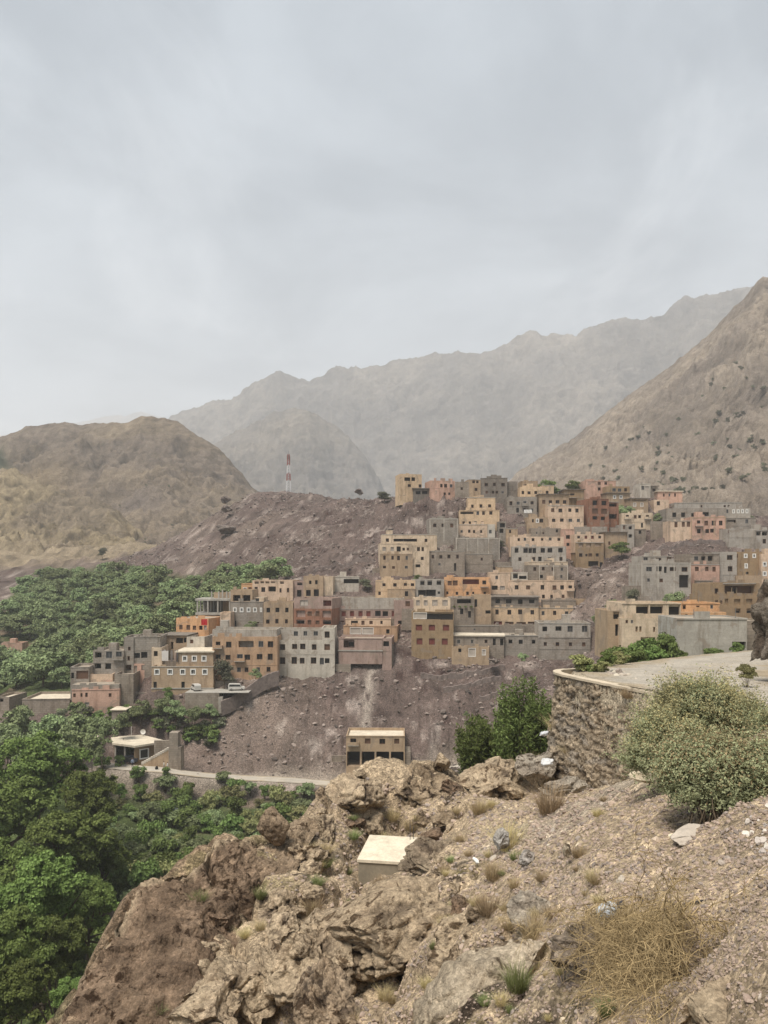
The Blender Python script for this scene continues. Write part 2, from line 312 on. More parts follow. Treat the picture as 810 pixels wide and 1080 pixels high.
def poly_sdf(X, Y, P):
    d = np.full(X.shape, 1e9); ins = np.zeros(X.shape, bool); n = len(P)
    for i in range(n):
        a, b = P[i], P[(i + 1) % n]; e = b - a
        t = np.clip(((X - a[0]) * e[0] + (Y - a[1]) * e[1]) / (e @ e), 0, 1)
        d = np.minimum(d, np.hypot(X - a[0] - t * e[0], Y - a[1] - t * e[1]))
        c = ((a[1] > Y) != (b[1] > Y)); ins ^= c & (X < (b[0] - a[0]) * (Y - a[1]) / (b[1] - a[1] + 1e-12) + a[0])
    return np.where(ins, -d, d)
def near_line(X, Y, C, half):
    """distance to the polyline and the height of its nearest point"""
    d = np.full(X.shape, 1e9); z = np.zeros(X.shape); hw = np.zeros(X.shape)
    for i in range(0, len(C)):
        q = np.hypot(X - C[i, 0], Y - C[i, 1]); m = q < d; d[m] = q[m]; z[m] = C[i, 2]; hw[m] = half[i]
    return d, z, hw

FOOT = []          # house footprints: (cx, cy, rot, half width, depth, base z)
def build_heights(house_pts):
    P = [tuple(at(*q)) for q in VALLEY_UVY] + house_pts
    keep = []
    for p in P:
        if all((p[0] - q[0]) ** 2 + (p[1] - q[1]) ** 2 > 6.0 for q in keep): keep.append(p)
    K = np.array(keep); fv = rbf_fit(K[:, :2], K[:, 2], 6.0)
    gx = np.arange(-300, 341, 4.0); gy = np.arange(20, 501, 4.0); GX, GY = np.meshgrid(gx, gy)
    V = (gx, gy, rbf_eval(fv, GX, GY))
    P2 = np.array([tuple(at(*q)) for q in FG_UVY] + FG_XYZ + [tuple(p) for p in ROAD[1:]]); ff = rbf_fit(P2[:, :2], P2[:, 2], 0.12)
    hx = np.arange(-16, 92, 0.5); hy = np.arange(-14, 92, 0.5); HX, HY = np.meshgrid(hx, hy)
    return V, (hx, hy, rbf_eval(ff, HX, HY))
def wall_x(y): return np.interp(y, [20, 26, 30, 33, 36, 39, 41.5, 43.5, 45, 46.1, 47.2], [11.0, 12.0, 12.8, 12.85, 12.5, 11.4, 10.4, 9.9, 10.1, 11.2, 13.2]) - .12
def height(X, Y, detail=True):
    X = np.asarray(X, float); Y = np.asarray(Y, float)
    hv = grid_sample(*HV, X, Y)
    if detail and Y.max() > 100:
        far = sstep(150, 260, Y)
        lane = sstep(120, 150, Y)
        hv = hv + fbm(X / 9, Y / 9, None, 4, 3) * (0.5 + 0.9 * lane) + (ridged(X / 5.5, Y / 8, None, 4, 5) - 0.5) * 1.8 * lane + fbm(X / 30, Y / 30, None, 3, 9) * 2.0 * far * (1 - np.clip((X + 60) / 60, 0, 1) * 0.8)
        zz = hv / 2.4 + .8 * fbm(X / 12, Y / 12, None, 3, 31); fr = zz - np.floor(zz); hv = hv + lane * (sstep(.55, .95, fr) - fr) * 1.5 * np.clip(.5 + 1.4 * fbm(X / 22, Y / 22, None, 2, 33), 0, 1)
        q1, q2, qc = worley(X / 2.1, Y / 2.6, hv / 3, 35); hv = hv + lane * ((qc - .5) * 1.1 + (.5 - q1) * .8) * np.clip(.4 + 1.5 * fbm(X / 16, Y / 16, None, 2, 37), 0, 1)
    if detail and Y.max() > 360: hv = hv + sstep(365, 405, Y) * (1 - sstep(-95, -60, X)) * (ridged(X / 16, Y / 22, None, 4, 43) * 7 + fbm(X / 4, Y / 4, None, 3, 44) * 1.2 - 2)
    hf = grid_sample(*HF, X, Y)
    sd = poly_sdf(X, Y, FGPOLY)
    if detail and Y.min() < 92:
        rock = rockmask(X, Y)
        wx = X + 0.8 * fbm(X / 2.2, Y / 2.2, None, 3, 21); wy = Y + 0.8 * fbm(X / 2.2 + 40, Y / 2.2, None, 3, 22)
        d1, d2, cid = worley(wx / 2.6, wy / 2.6, hf / 2.6, 40)
        e1, e2, cie = worley(wx / 0.85, wy / 0.85, hf / 0.85, 50)
        blocks = (cid - 0.5) * 0.9 - np.exp(-((d2 - d1) / 0.09) ** 2) * 0.55 + (0.45 - d1) * 0.7
        blocks2 = (cie - 0.5) * 0.26 - np.exp(-((e2 - e1) / 0.12) ** 2) * 0.16 + (0.4 - e1) * 0.22
        s1, s2, sc_ = worley(X / .55, Y / .55, hf / .55, 63); t1, t2, tc_ = worley(X / .2, Y / .2, hf / .2, 64); soil = fbm(X / 1.5, Y / 1.5, None, 5, 61) * 0.30 + (ridged(X / 1.1, Y / 1.8, None, 4, 67) - .55) * .28 + np.clip(sc_ - .55, 0, 1) * (.5 - s1).clip(0, 1) * .5 + np.clip(tc_ - .4, 0, 1) * (.5 - t1).clip(0, 1) * .22
        nearf = sstep(4, 12, Y)
        hf = hf - .55 * np.exp(-((X - 3.5) ** 2 / .22 + (Y - 9.0) ** 2 / .6))
        hf = hf + rock * (blocks + blocks2 * .4 + fbm(X / 0.45, Y / 0.45, None, 4, 71) * 0.08) * nearf + (1 - rock) * soil
    o = np.clip(sd, 0, None)
    hf2 = hf - 1.55 * o - 0.02 * o * o
    wgt = sstep(0, 3.0, o)
    h = np.where(sd <= 0, hf, np.maximum(hf2, hv))
    if detail: h = np.where((sd > 0) & (hf2 > hv), h + (fbm(X / 2.0, Y / 2.0, None, 4, 81)) * 0.9 * wgt, h)
    # road and track benches
    for C, half, soft in ((ROADC, road_half(ROADC[:, 1]), 1.6), (TRACKC, np.full(len(TRACKC), 1.9), 2.5)):
        bx0, bx1, by0, by1 = C[:, 0].min() - 9, C[:, 0].max() + 9, C[:, 1].min() - 9, C[:, 1].max() + 9
        m = (X > bx0) & (X < bx1) & (Y > by0) & (Y < by1)
        if m.any():
            d, z, hw = near_line(X[m], Y[m], C, half); k = 1 - sstep(0.25, soft, d - hw)
            h[m] = h[m] * (1 - k) + (z - 0.06) * k
    # the drop under the retaining wall
    m = (Y > 24) & (Y < 50) & (X > 2) & (X < 14)
    if m.any():
        x, y = X[m], Y[m]; d = wall_x(y) - x
        zf = np.interp(y, [24, 27, 30, 33, 36, 41, 44, 46, 50], [-4.6, -5.9, -7.6, -9.2, -10.4, -11.6, -11.4, -12.0, -13.5]) + .2 * fbm(x / 1.1, y / 1.1, None, 3, 85)
        k = sstep(0.0, 0.14, d) * (1 - sstep(4.0, 7.0, d)); h[m] = h[m] + (np.minimum(h[m], zf - .22 * d) - h[m]) * k
    xa, xb, ya, yb = X.min() - 18, X.max() + 18, Y.min() - 24, Y.max() + 4
    for (cx, cy, ca, sa, hw, dp, zb) in FOOT:
        if not (ya < cy < yb and xa - hw < cx < xb + hw): continue
        m = (np.abs(X - cx) < hw + 12) & (np.abs(Y - cy) < dp + 12)
        if m.any():
            x, y = X[m] - cx, Y[m] - cy; lx = x * ca + y * sa; ly = -x * sa + y * ca
            inside = (np.abs(lx) < hw - 0.1) & (ly > 0.1) & (ly < dp + 0.4)
            front = (np.abs(lx) < hw + 0.3) & (ly > -2.2) & (ly <= 0.1)
            hm = h[m]; hm = np.where(inside, np.minimum(hm, zb - 0.15), hm); hm = np.where(front, np.minimum(hm, zb + 0.25), hm); h[m] = hm
    return h
def rockmask(X, Y):
    # solid rock on the left spur and its crest, earth and rubble on the right-hand bank
    u = 405 + F * X / np.maximum(Y, 1.0)
    n = fbm(X / 3.0, Y / 3.0, None, 3, 91)
    edge = np.interp(Y, [5, 12, 16, 22, 30, 38, 46], [3.0, 2.2, 2.4, 2.6, 2.9, 4.6, 7.5])
    return 1 - sstep(-0.7, 0.9, X - edge + n * 1.3)
def ray_ground(u, v, y0=4.0, y1=450.0, fine=True):
    """where the view ray through pixel (u, v) of the survey photograph meets the terrain"""
    y1 = min(y1, 75.0); ys = np.geomspace(y0, y1, 200); h = height((u - 405) / F * ys, ys, False); g = (600 - v) / F * ys - h; i = np.argmax(g < 0)
    if g[i] >= 0 or i == 0: return None
    if not fine: return Vector(((u - 405) / F * ys[i], ys[i], h[i]))
    y_ = ys[i]; ys = np.linspace(max(3.5, y_ * .93 - .4), y_ * 1.07 + 1.2, 30); h = height((u - 405) / F * ys, ys); g = (600 - v) / F * ys - h; i = np.argmax(g <= 0) if (g <= 0).any() else len(ys) - 1
    return Vector(((u - 405) / F * ys[i], ys[i], h[i]))

def build_ground():
    def line(a, b, s): return list(np.arange(a, b, s))
    xs = line(-12, 21, 0.085)
    x, s = 21.0, 0.1
    while x < 330: xs.append(x); s = min(s * 1.06, 1.3); x += s
    x, s, lft = -12.0, 0.1, []
    while x > -290: s = min(s * 1.06, 1.3); x -= s; lft.append(x)
    xs = np.array(lft[::-1] + xs)
    ys = []; y = -10.0
    while y < 480:
        ys.append(y)
        y += 0.5 if y < 3.5 else max(0.045, y * 0.0062) if y < 50 else min(0.3 + (y - 50) * 0.02, 1.0) if y < 265 else min(1.0 + (y - 265) * 0.03, 4)
    ys = np.array(ys); GX, GY = np.meshgrid(xs, ys); k1, k2 = np.searchsorted(ys, [92, 119]); H = np.concatenate([height(GX[:k1], GY[:k1]), height(GX[k1:k2], GY[k1:k2]), height(GX[k2:], GY[k2:])])
    ny, nx = GX.shape; V = np.stack([GX.ravel(), GY.ravel(), H.ravel()], 1)
    idx = np.arange(ny * nx).reshape(ny, nx); faces = np.stack([idx[:-1, :-1], idx[:-1, 1:], idx[1:, 1:], idx[1:, :-1]], -1).reshape(-1, 4)
    # surface colours: what the ground is made of, place by place
    X, Y = GX, GY; sd = poly_sdf(X, Y, FGPOLY)
    def C(r, g, b): return np.array((r, g, b))
    n1 = fbm(X / 6, Y / 6, None, 5, 101)[..., None]; n2 = fbm(X / 25, Y / 25, None, 4, 105)[..., None]; n3 = fbm(X / 1.2, Y / 1.2, None, 4, 109)[..., None]
    scree = C(.125, .092, .078) * (1 + 0.45 * n1 + .4 * n3) + C(.085, .07, .05) * np.clip(n2 + 0.1, 0, 1) + C(.16, .14, .12) * sstep(.22, .5, fbm(X / 3.5, Y / 5, H / 3, 4, 117))[..., None] - C(.06, .05, .042) * sstep(.2, .5, fbm(X / 4, Y / 4, H / 2, 4, 119))[..., None]
    green = C(.072, .092, .034) * (1 + 0.5 * n1) ; earth = C(.17, .13, .09)
    green = green + (earth - green) * sstep(0.15, 0.5, n2 + 0.5 * n1)
    U = 405 + F * X / np.maximum(Y, 1)
    wood = (1 - sstep(-62, -45, X - (Y - 190) * 0.10 + 6 * n2[..., 0])) * sstep(165, 180, Y) * (1 - sstep(-9, 3, (600 - 0) - 600 + np.interp(U, [-80, 0, 15, 35, 60, 100, 150, 200, 260, 310], [628, 640, 622, 606, 598, 597, 601, 606, 600, 600]) - (600 - F * H / np.maximum(Y, 1))))
    floor = (1 - sstep(136, 147, Y + 3 * n1[..., 0]))
    g = np.clip(wood + floor, 0, 1)[..., None]
    col = scree * (1 - g) + green * g
    pale = np.exp(-((U - (388 + 5 * n1[..., 0] + np.interp(600 - F * H / np.maximum(Y, 1), [700, 765], [6, -4]))) / 7) ** 2)[..., None] * (sstep(686, 700, 600 - F * H / np.maximum(Y, 1)) * (Y > 150))[..., None] * sstep(-.25, .25, n3 + .3); col = col * (1 - .7 * pale) + C(.40, .34, .28) * .7 * pale
    dryhill = (sstep(375, 410, Y) * (1 - sstep(-120, -90, X)))[..., None]; col = col * (1 - dryhill) + C(.25, .195, .13) * (1 + .5 * n1 + .5 * n3) * dryhill
    tan = C(.40, .31, .205) * (1 + 0.28 * n3 + .25 * n1); greyrock = C(.27, .235, .195)
    tan = tan + (greyrock - tan) * sstep(0.1, 0.5, n1 * 1.0 + .5 * n3) * 0.6
    rk = rockmask(X, Y)[..., None]
    rockc = C(.385, .295, .195) * (1 + 0.25 * n3 + .3 * n1)
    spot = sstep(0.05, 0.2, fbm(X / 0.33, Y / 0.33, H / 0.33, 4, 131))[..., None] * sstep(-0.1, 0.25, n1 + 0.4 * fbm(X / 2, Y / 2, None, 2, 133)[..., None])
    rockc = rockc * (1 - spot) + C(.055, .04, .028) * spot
    dk = (1 - sstep(-7.3, -5.0, X + 0.8 * n1[..., 0]))[..., None] * 0.75  # left crag side darkened in the colour, as a shaded face
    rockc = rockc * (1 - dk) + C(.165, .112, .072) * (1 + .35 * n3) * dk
    lush = sstep(0.25, 0.5, n1 + 0.6 * fbm(X / 0.9, Y / 0.9, None, 3, 141)[..., None]) * rk
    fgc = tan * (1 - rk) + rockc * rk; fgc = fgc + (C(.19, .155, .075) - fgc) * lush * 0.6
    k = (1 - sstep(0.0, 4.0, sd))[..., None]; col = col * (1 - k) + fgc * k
    d, z, hw = near_line(X, Y, ROADC[::3], road_half(ROADC[::3, 1])); k = (1 - sstep(0.2, 3.0, d - hw))[..., None]; col = col * (1 - k) + C(.36, .30, .215) * (1 + .15 * n3) * k
    d, z, hw = near_line(X, Y, TRACKC, np.full(len(TRACKC), 1.9)); k = (1 - sstep(0.0, 2.5, d - hw))[..., None]; col = col * (1 - k) + C(.30, .25, .20) * (1 + .2 * n3) * k
    m = mat('ground earth and rock', (1, 1, 1), tint=True, var=0.2, scale=1.3, fine=0.36, bump=0.14, bscale=3.4, rough=0.95, spec=0.1, pebble=.34)
    return link('ground', mesh_np('ground', V, faces, [m], smooth=True, colours=np.clip(col.reshape(-1, 3), 0.01, 0.9)), kind='structure')

def ribbon(name, C, half, m, lift, kind='structure', seed=0):
    D = np.gradient(C[:, :2], axis=0); D /= np.linalg.norm(D, axis=1)[:, None]; Nn = np.stack([-D[:, 1], D[:, 0]], 1)
    k = 25; V = []
    for j in range(k):
        a = (j / (k - 1)) * 2 - 1; wob = 1 + (0.10 * fbm(C[:, 0] / 2 + j * 3, C[:, 1] / 2, None, 3, seed) if j in (0, k - 1) else 0)
        p = C[:, :2] + Nn * (a * half * wob)[:, None]; V.append(np.column_stack([p, C[:, 2] + lift - 0.05 * a * a + 0.02 * fbm(p[:, 0] / 1.5, p[:, 1] / 1.5, None, 3, seed + 4)]))
    V = np.stack(V, 1); n = len(C); idx = np.arange(n * k).reshape(n, k)
    f = np.stack([idx[:-1, :-1], idx[1:, :-1], idx[1:, 1:], idx[:-1, 1:]], -1).reshape(-1, 4)
    A = np.broadcast_to(np.linspace(-1, 1, k)[None], (n, k)); P = V; nz = fbm(P[..., 0] / 1.8, P[..., 1] / 1.8, None, 4, seed + 7); base = np.array((.41, .365, .30)); soil = np.array((.34, .275, .19))
    rut = np.exp(-((np.abs(A) - .42 + .08 * nz) / .13) ** 2); e = np.clip(sstep(.62, 1.0, np.abs(A) + .3 * nz) + .35 * (1 - rut) * sstep(-.2, .4, nz), 0, 1)[..., None]; col = (base * (1 - e) + soil * e) * (1 + .12 * nz + .06 * rut)[..., None]
    return link(name, mesh_np(name, V.reshape(-1, 3), f, [m], smooth=True, colours=np.clip(col.reshape(-1, 3), .01, .9)), kind=kind)

# ------------------------------------------------------------------ mountains
SHEET = {}
def mountain(name, crest, base, Yc, Yb, amp, sx, sy, colr, seed, nu=420, ntv=150, gul=1.0, power=1.0, kind='structure', rough_crest=0.25, tints=None):
    cu = np.array(crest, float); bu = np.array(base, float)
    us = np.linspace(cu[0, 0], cu[-1, 0], nu); ts = np.concatenate([np.linspace(0, 1, ntv), np.linspace(1, 1.35, 16)[1:]])
    U, T = np.meshgrid(us, ts)
    vc = np.interp(us, cu[:, 0], cu[:, 1]); vb = np.interp(us, bu[:, 0], bu[:, 1])
    yc = np.interp(us, *zip(*Yc)); yb = np.interp(us, *zip(*Yb))
    # smoothed kinks on the crest, roughened with small rock steps
    Yg = yb + (yc - yb) * T; Tc = np.minimum(T, 1)
    v = vb + (vc - vb) * Tc ** power
    Z = (600 - v) / F * np.where(T > 1, yc, Yg); Z = np.where(T > 1, Z - (T - 1) * (yc - yb) * 0.9, Z)
    Xg = (U - 405) / F * Yg
    env = sstep(0, 0.25, Tc) * (1 - (1 - rough_crest) * sstep(0.85, 1.0, Tc))
    wx = Xg + 0.4 * sx * fbm(Xg / sx, Yg / sx, None, 3, seed + 50)
    g = ridged(wx / sx, Yg / sy, None, 5, seed) - 0.55
    f = fbm(Xg / (sx * 0.35), Yg / (sx * 0.35), Z / (sx * 0.35), 5, seed + 9)
    f3 = ridged(Xg / (sx * .14), Yg / (sx * .22), Z / (sx * .2), 4, seed + 23) - .55
    Z = Z + amp * env * (g * 1.25 * gul + f * 0.6 + f3 * .5)
    Yg = Yg + amp * 0.8 * env * fbm(Xg / (sx * 0.5), Z / (sx * 0.5), None, 4, seed + 17)
    V = np.stack([Xg.ravel(), Yg.ravel(), Z.ravel()], 1); nt_, n_ = U.shape; idx = np.arange(nt_ * n_).reshape(nt_, n_)
    faces = np.stack([idx[:-1, :-1], idx[:-1, 1:], idx[1:, 1:], idx[1:, :-1]], -1).reshape(-1, 4)
    n1 = fbm(Xg / sx, Yg / sx, Z / sx, 5, seed + 70)[..., None]; n2 = fbm(Xg / (sx * .2), Yg / (sx * .2), Z / (sx * .1), 4, seed + 75)[..., None]
    c = np.array(colr); col = c[0] + (c[1] - c[0]) * sstep(-0.35, 0.35, n1 + 0.6 * n2); n4 = fbm(Xg / (sx * .05), Yg / (sx * .05), Z / (sx * .04), 3, seed + 81)[..., None]; col = col * (1 + 0.5 * n2 + 0.35 * g[..., None] + .45 * f3[..., None] + .45 * n4)
    if tints:
        for (uu, vv, ru, rv, cc, k) in tints:
            w_ = np.exp(-(((U - uu) / ru) ** 2 + ((v - vv) / rv) ** 2))[..., None] * k; w_ = np.clip(w_ * (1 + 0.6 * n1), 0, 1); col = col * (1 - w_) + np.array(cc) * (1 + .2 * n2) * w_
    m = mat(name + ' rock', (1, 1, 1), tint=True, var=0.2, scale=9.0 / sx, fine=0.5, bump=sx * 0.06, bscale=12.0 / sx, rough=1.0, spec=0.05)
    SHEET[name] = (us, V.reshape(nt_, n_, 3), ntv)
    return link(name, mesh_np(name, V, faces, [m], smooth=True, colours=np.clip(col.reshape(-1, 3), .01, .9)), kind=kind)

def build_mountains():
    mountain('far_peak', [(-100,470),(40,455),(85,445),(105,440),(125,437),(132,439),(142,434),(149,433),(160,437),(175,441),(190,443),(230,470),(300,490)], [(-100,600),(300,600)], [(-100,6200),(300,6200)], [(-100,4600),(300,4600)], 60, 420, 700, ((.28,.23,.18),(.20,.17,.14)), 301, nu=160, ntv=50)
    mountain('far_range', [(90,500),(150,462),(185,437),(205,427),(230,415),(250,411),(265,402),(280,397),(292,389),(298,388),(306,393),(318,400),(326,401),(340,393),(352,388),(375,387),(400,383),(425,378),(450,377),(470,374),(478,372),(495,374),(520,373),(530,369),(540,360),(560,353),(580,352),(607,354),(620,344),(640,334),(655,331),(680,335),(700,327),(725,318),(745,311),(765,304),(785,303),(830,280),(900,262),(1000,250)],
             [(90,600),(1000,600)], [(90,3300),(320,3000),(600,2800),(1000,2400)], [(90,2200),(400,2000),(1000,1600)], 70, 300, 620, ((.235,.20,.16),(.15,.13,.11)), 311, nu=620, ntv=170, power=0.9, rough_crest=0.55)
    mountain('hazy_spur', [(110,560),(170,520),(215,475),(245,457),(270,445),(292,434),(312,427),(327,428),(338,437),(350,448),(368,462),(385,478),(398,497),(412,520),(440,545),(500,580)], [(110,610),(500,610)], [(110,2050),(500,1950)], [(110,1400),(500,1400)], 46, 190, 420, ((.225,.19,.15),(.15,.13,.11)), 321, nu=300, ntv=120, rough_crest=.6)
    mountain('mountainside', [(480,560),(520,527),(545,497),(570,481),(600,464),(625,447),(650,427),(675,407),(700,388),(722,373),(745,355),(765,332),(785,314),(798,298),(806,290),(812,290),(850,262),(920,215),(1000,190),(1200,170)],
             [(480,600),(560,585),(700,600),(1200,640)], [(480,1050),(560,950),(700,830),(806,760),(1200,650)], [(480,300),(600,262),(800,262),(1200,240)], 18, 60, 170, ((.31,.25,.19),(.215,.175,.14)), 331, nu=520, ntv=230, power=0.92, rough_crest=0.3,
             tints=[(720, 440, 40, 25, (.20, .165, .13), .6), (790, 380, 30, 20, (.22, .18, .14), .5), (640, 490, 60, 15, (.36, .29, .22), .5)])
    mountain('left_spur', [(-400,470),(-100,482),(-20,486),(10,492),(40,500),(70,510),(95,520),(118,533),(135,548),(150,565),(165,582),(185,600),(215,625)], [(-400,640),(0,632),(120,640),(215,650)], [(-400,640),(0,600),(150,520),(215,470)], [(-400,380),(0,385),(120,400),(215,420)], 17, 55, 120, ((.32,.25,.155),(.21,.165,.115)), 351, nu=360, ntv=130, power=.95, rough_crest=.5)
    mountain('left_hill', [(-400,400),(-250,440),(-100,470),(-40,468),(0,460),(20,454),(40,448),(55,445),(68,443),(85,446),(110,446),(135,444),(148,440),(160,438),(178,439),(188,442),(197,450),(204,455),(215,462),(232,474),(250,492),(268,512),(300,540),(340,560)],
             [(-400,640),(0,640),(150,625),(340,600)], [(-400,900),(0,900),(190,860),(340,760)], [(-400,350),(0,370),(150,390),(340,460)], 24, 95, 210, ((.265,.205,.14),(.185,.145,.11)), 341, nu=420, ntv=200, power=0.95, rough_crest=0.22,
             tints=[(145, 535, 45, 22, (.19, .155, .135), .85), (20, 590, 50, 25, (.23, .175, .12), .5), (30, 520, 50, 30, (.30, .22, .12), .6), (2, 484, 8, 9, (.06, .075, .035), .9)])
# ------------------------------------------------------------------ houses
_unit = {}
def unit_pane(m):
    k = ('pane', m.name)
    if k not in _unit:
        b = MB(); b.quad((-.5, 0, -.5), (.5, 0, -.5), (.5, 0, .5), (-.5, 0, .5), m); _unit[k] = b.mesh('pane')
    return _unit[k]
def frame_mesh(wd, ht, m, t, proud, deep, bars):
    k = ('frame', round(wd, 1), round(ht, 1), m.name, t, bars)
    if k not in _unit:
        b = MB(); wd, ht = round(wd, 1), round(ht, 1); x, z = wd / 2, ht / 2
        b.box(-x, -x + t, -proud, deep, -z, z, m); b.box(x - t, x, -proud, deep, -z, z, m)
        b.box(-x + t, x - t, -proud, deep, z - t, z, m); b.box(-x + t, x - t, -proud, deep, -z, -z + t, m)
        if bars: b.box(-.03, .03, deep - .05, deep - .005, -z + t, z - t, m)
        _unit[k] = b.mesh('window frame')
    return _unit[k]
# kind: recess depth, pane material, frame material, frame thickness, proud, centre bar
WK = dict(d=(.28, DARK, BROWNW, .07, 0, True), v=(.5, DARK, None, 0, 0, False), w=(.18, GLASS, WHITEF, .22, .05, True), b=(.2, BROWNW, BROWNW, .06, 0, False), r=(.2, REDW, BROWNW, .06, 0, False),
          k=(.2, PALEW, GREYF, .06, 0, True), g=(.22, GLASS, GREYF, .07, 0, True), D=(.3, DARK, BROWNW, .06, 0, False), W=(.15, PALEW, WHITEF, .1, 0.02, False), o=(1.7, DARK, None, 0, 0, False), R=(.9, REDW, None, 0, 0, False), T=(1.2, BROWNW, None, 0, 0, False), G=(5.0, DARK, None, 0, 0, False))
def parse_wins(s):
    o = []
    for grp in s.split(';'):
        if not grp.strip(): continue
        head, us = grp.split('@'); p = head.split(':'); v, w_, h_ = map(float, p[:3]); k = p[3] if len(p) > 3 else 'd'
        for u in us.split(','): o.append((float(u), v, w_, h_, k))
    return o
HOUSE_PTS = []; HOUSE_LIST = []
def H(label, Y, blocks, rot=0, name='house', cat='house', group=None, depth=8.5, jit=None):
    if rot == 0 and Y > 130: rot = random.Random(label).uniform(-7, 7)
    HOUSE_LIST.append((label, Y, blocks, rot, name, cat, group, depth))
    b = max(blocks, key=lambda q: q[3]); yy = Y + (b[6] if len(b) > 6 else 0)
    HOUSE_PTS.append(tuple(at((b[0] + b[1]) / 2, b[3], yy)))
def foot_of(label, Y, blocks, rot, name, cat, group, depth):
    u_mid = (min(b[0] for b in blocks) + max(b[1] for b in blocks)) / 2; o = Vector((X_at(u_mid, Y), Y, 0)); ca, sa = math.cos(R(rot)), math.sin(R(rot))
    for b in blocks:
        dy = b[6] if len(b) > 6 else 0; dp = b[7] if len(b) > 7 else depth; yy = Y + dy
        xa, xb = X_at(b[0], yy) - o.x, X_at(b[1], yy) - o.x; xm = (xa + xb) / 2 / ca; cx = o.x + xm * ca - dy * sa; cy = Y + xm * sa + dy * ca
        FOOT.append((cx, cy, ca, sa, (xb - xa) / 2 / ca, dp, Z_at(b[3], yy)))
def build_house(label, Y, blocks, rot, name, cat, group, depth):
    u_mid = (min(b[0] for b in blocks) + max(b[1] for b in blocks)) / 2
    vlow = max(b[3] for b in blocks); org = Vector((X_at(u_mid, Y), Y, Z_at(vlow, Y)))
    ho = empty(name, org, R(rot), label, cat, group); ca = math.cos(R(rot))
    for bi, b in enumerate(blocks):
        u0, u1, vt, vb, colr, wins = b[:6]; dy = b[6] if len(b) > 6 else 0; dp = b[7] if len(b) > 7 else depth; opt = b[8] if len(b) > 8 else ''
        yy = Y + dy; x0, x1 = (X_at(u0, yy) - org.x) / ca, (X_at(u1, yy) - org.x) / ca
        zt, zb = Z_at(vt, yy) - org.z, Z_at(vb, yy) - org.z
        y0, y1 = dy + 0.004 * bi, dy + dp; wm = WALL[colr]; mb = MB()
        ops = []
        for (u, v, pw, ph, k) in parse_wins(wins):
            cx, cz = (X_at(u, yy) - org.x) / ca, Z_at(v, yy) - org.z; hw, hh = pw * (1.14 if k in 'dvbgr' else 1) / 2 / F * yy, ph * (1.12 if k in 'dvbgr' else 1) / 2 / F * yy
            jr = random.Random(u * 31 + v * 17); jw = jr.uniform(.88, 1.12)
            if k in 'dvbg': hw *= jw; hh *= jr.uniform(.9, 1.1); cz += jr.uniform(-.08, .08); k = jr.choice('ddddddgb') if k == 'd' else k
            ops.append((max(cx - hw, x0 + .12), min(cx + hw, x1 - .12), max(cz - hh, zb + .05), min(cz + hh, zt - .15), k))
        zlow = zb - 3.0
        xs = sorted({x0, x1, *[o[0] for o in ops], *[o[1] for o in ops]}); zs = sorted({zlow, zt, *[o[2] for o in ops], *[o[3] for o in ops]})
        # merge cells row by row so that walls stay few-faced
        for zi in range(len(zs) - 1):
            run = None
            for xi in range(len(xs) - 1):
                cxm, czm = (xs[xi] + xs[xi + 1]) / 2, (zs[zi] + zs[zi + 1]) / 2
                hole = any(o[0] < cxm < o[1] and o[2] < czm < o[3] for o in ops)
                if hole:
                    if run is not None: mb.quad((run, y0, zs[zi]), (xs[xi], y0, zs[zi]), (xs[xi], y0, zs[zi + 1]), (run, y0, zs[zi + 1]), wm); run = None
                elif run is None: run = xs[xi]
            if run is not None: mb.quad((run, y0, zs[zi]), (x1, y0, zs[zi]), (x1, y0, zs[zi + 1]), (run, y0, zs[zi + 1]), wm)
        for (a, c, d, e, k) in ops:
            dep = WK[k][0]; y2 = y0 + dep
            mb.quad((a, y0, d), (a, y2, d), (a, y2, e), (a, y0, e), wm); mb.quad((c, y0, e), (c, y2, e), (c, y2, d), (c, y0, d), wm)
            mb.quad((a, y0, e), (a, y2, e), (c, y2, e), (c, y0, e), wm); mb.quad((a, y2, d), (a, y0, d), (c, y0, d), (c, y2, d), wm)
        par = 0.15 if 'f' in opt else 0.55
        if x1 - x0 < 1.6 or zt - zb < 1.5: par = 0.05
        mb.quad((x1, y0, zlow), (x1, y1, zlow), (x1, y1, zt), (x1, y0, zt), wm); mb.quad((x0, y1, zlow), (x0, y0, zlow), (x0, y0, zt), (x0, y1, zt), wm)
        mb.quad((x1, y1, zlow), (x0, y1, zlow), (x0, y1, zt), (x1, y1, zt), wm)
        t = min(.22, (x1 - x0) * .2); zi_ = zt - par
        P = [(x0, y0), (x1, y0), (x1, y1), (x0, y1)]; Q = [(x0 + t, y0 + t), (x1 - t, y0 + t), (x1 - t, y1 - t), (x0 + t, y1 - t)]
        for i in range(4):
            j = (i + 1) % 4
            mb.quad((*P[i], zt), (*P[j], zt), (*Q[j], zt), (*Q[i], zt), wm); mb.quad((*Q[i], zt), (*Q[j], zt), (*Q[j], zi_), (*Q[i], zi_), wm)
        wall = mb.build('wall', ho)
        rb = MB(); rm = ROOFW if 'W' in opt else ROOF
        rb.quad((*Q[0], zi_ + .01), (*Q[1], zi_ + .01), (*Q[2], zi_ + .01), (*Q[3], zi_ + .01), rm)
        if 'o' in opt:     # overhanging roof edge
            rb.box(x0 - .35, x1 + .35, y0 - .45, y1 + .2, zt + .003, zt + .2, WALL['dgrey'])
        if 'e' in opt:     # pale roof edge
            rb.box(x0 - .25, x1 + .25, y0 - .3, y1 + .2, zt + .003, zt + .28, ROOFW)
        rb.build('roof', ho)
        if 's' in opt:     # floor slab showing as a band under the block
            sb = MB(); sb.box(x0 - .12, x1 + .12, y0 - .14, y0 - .004, zb - .1, zb + .14, CONC); sb.build('floor_slab', ho)
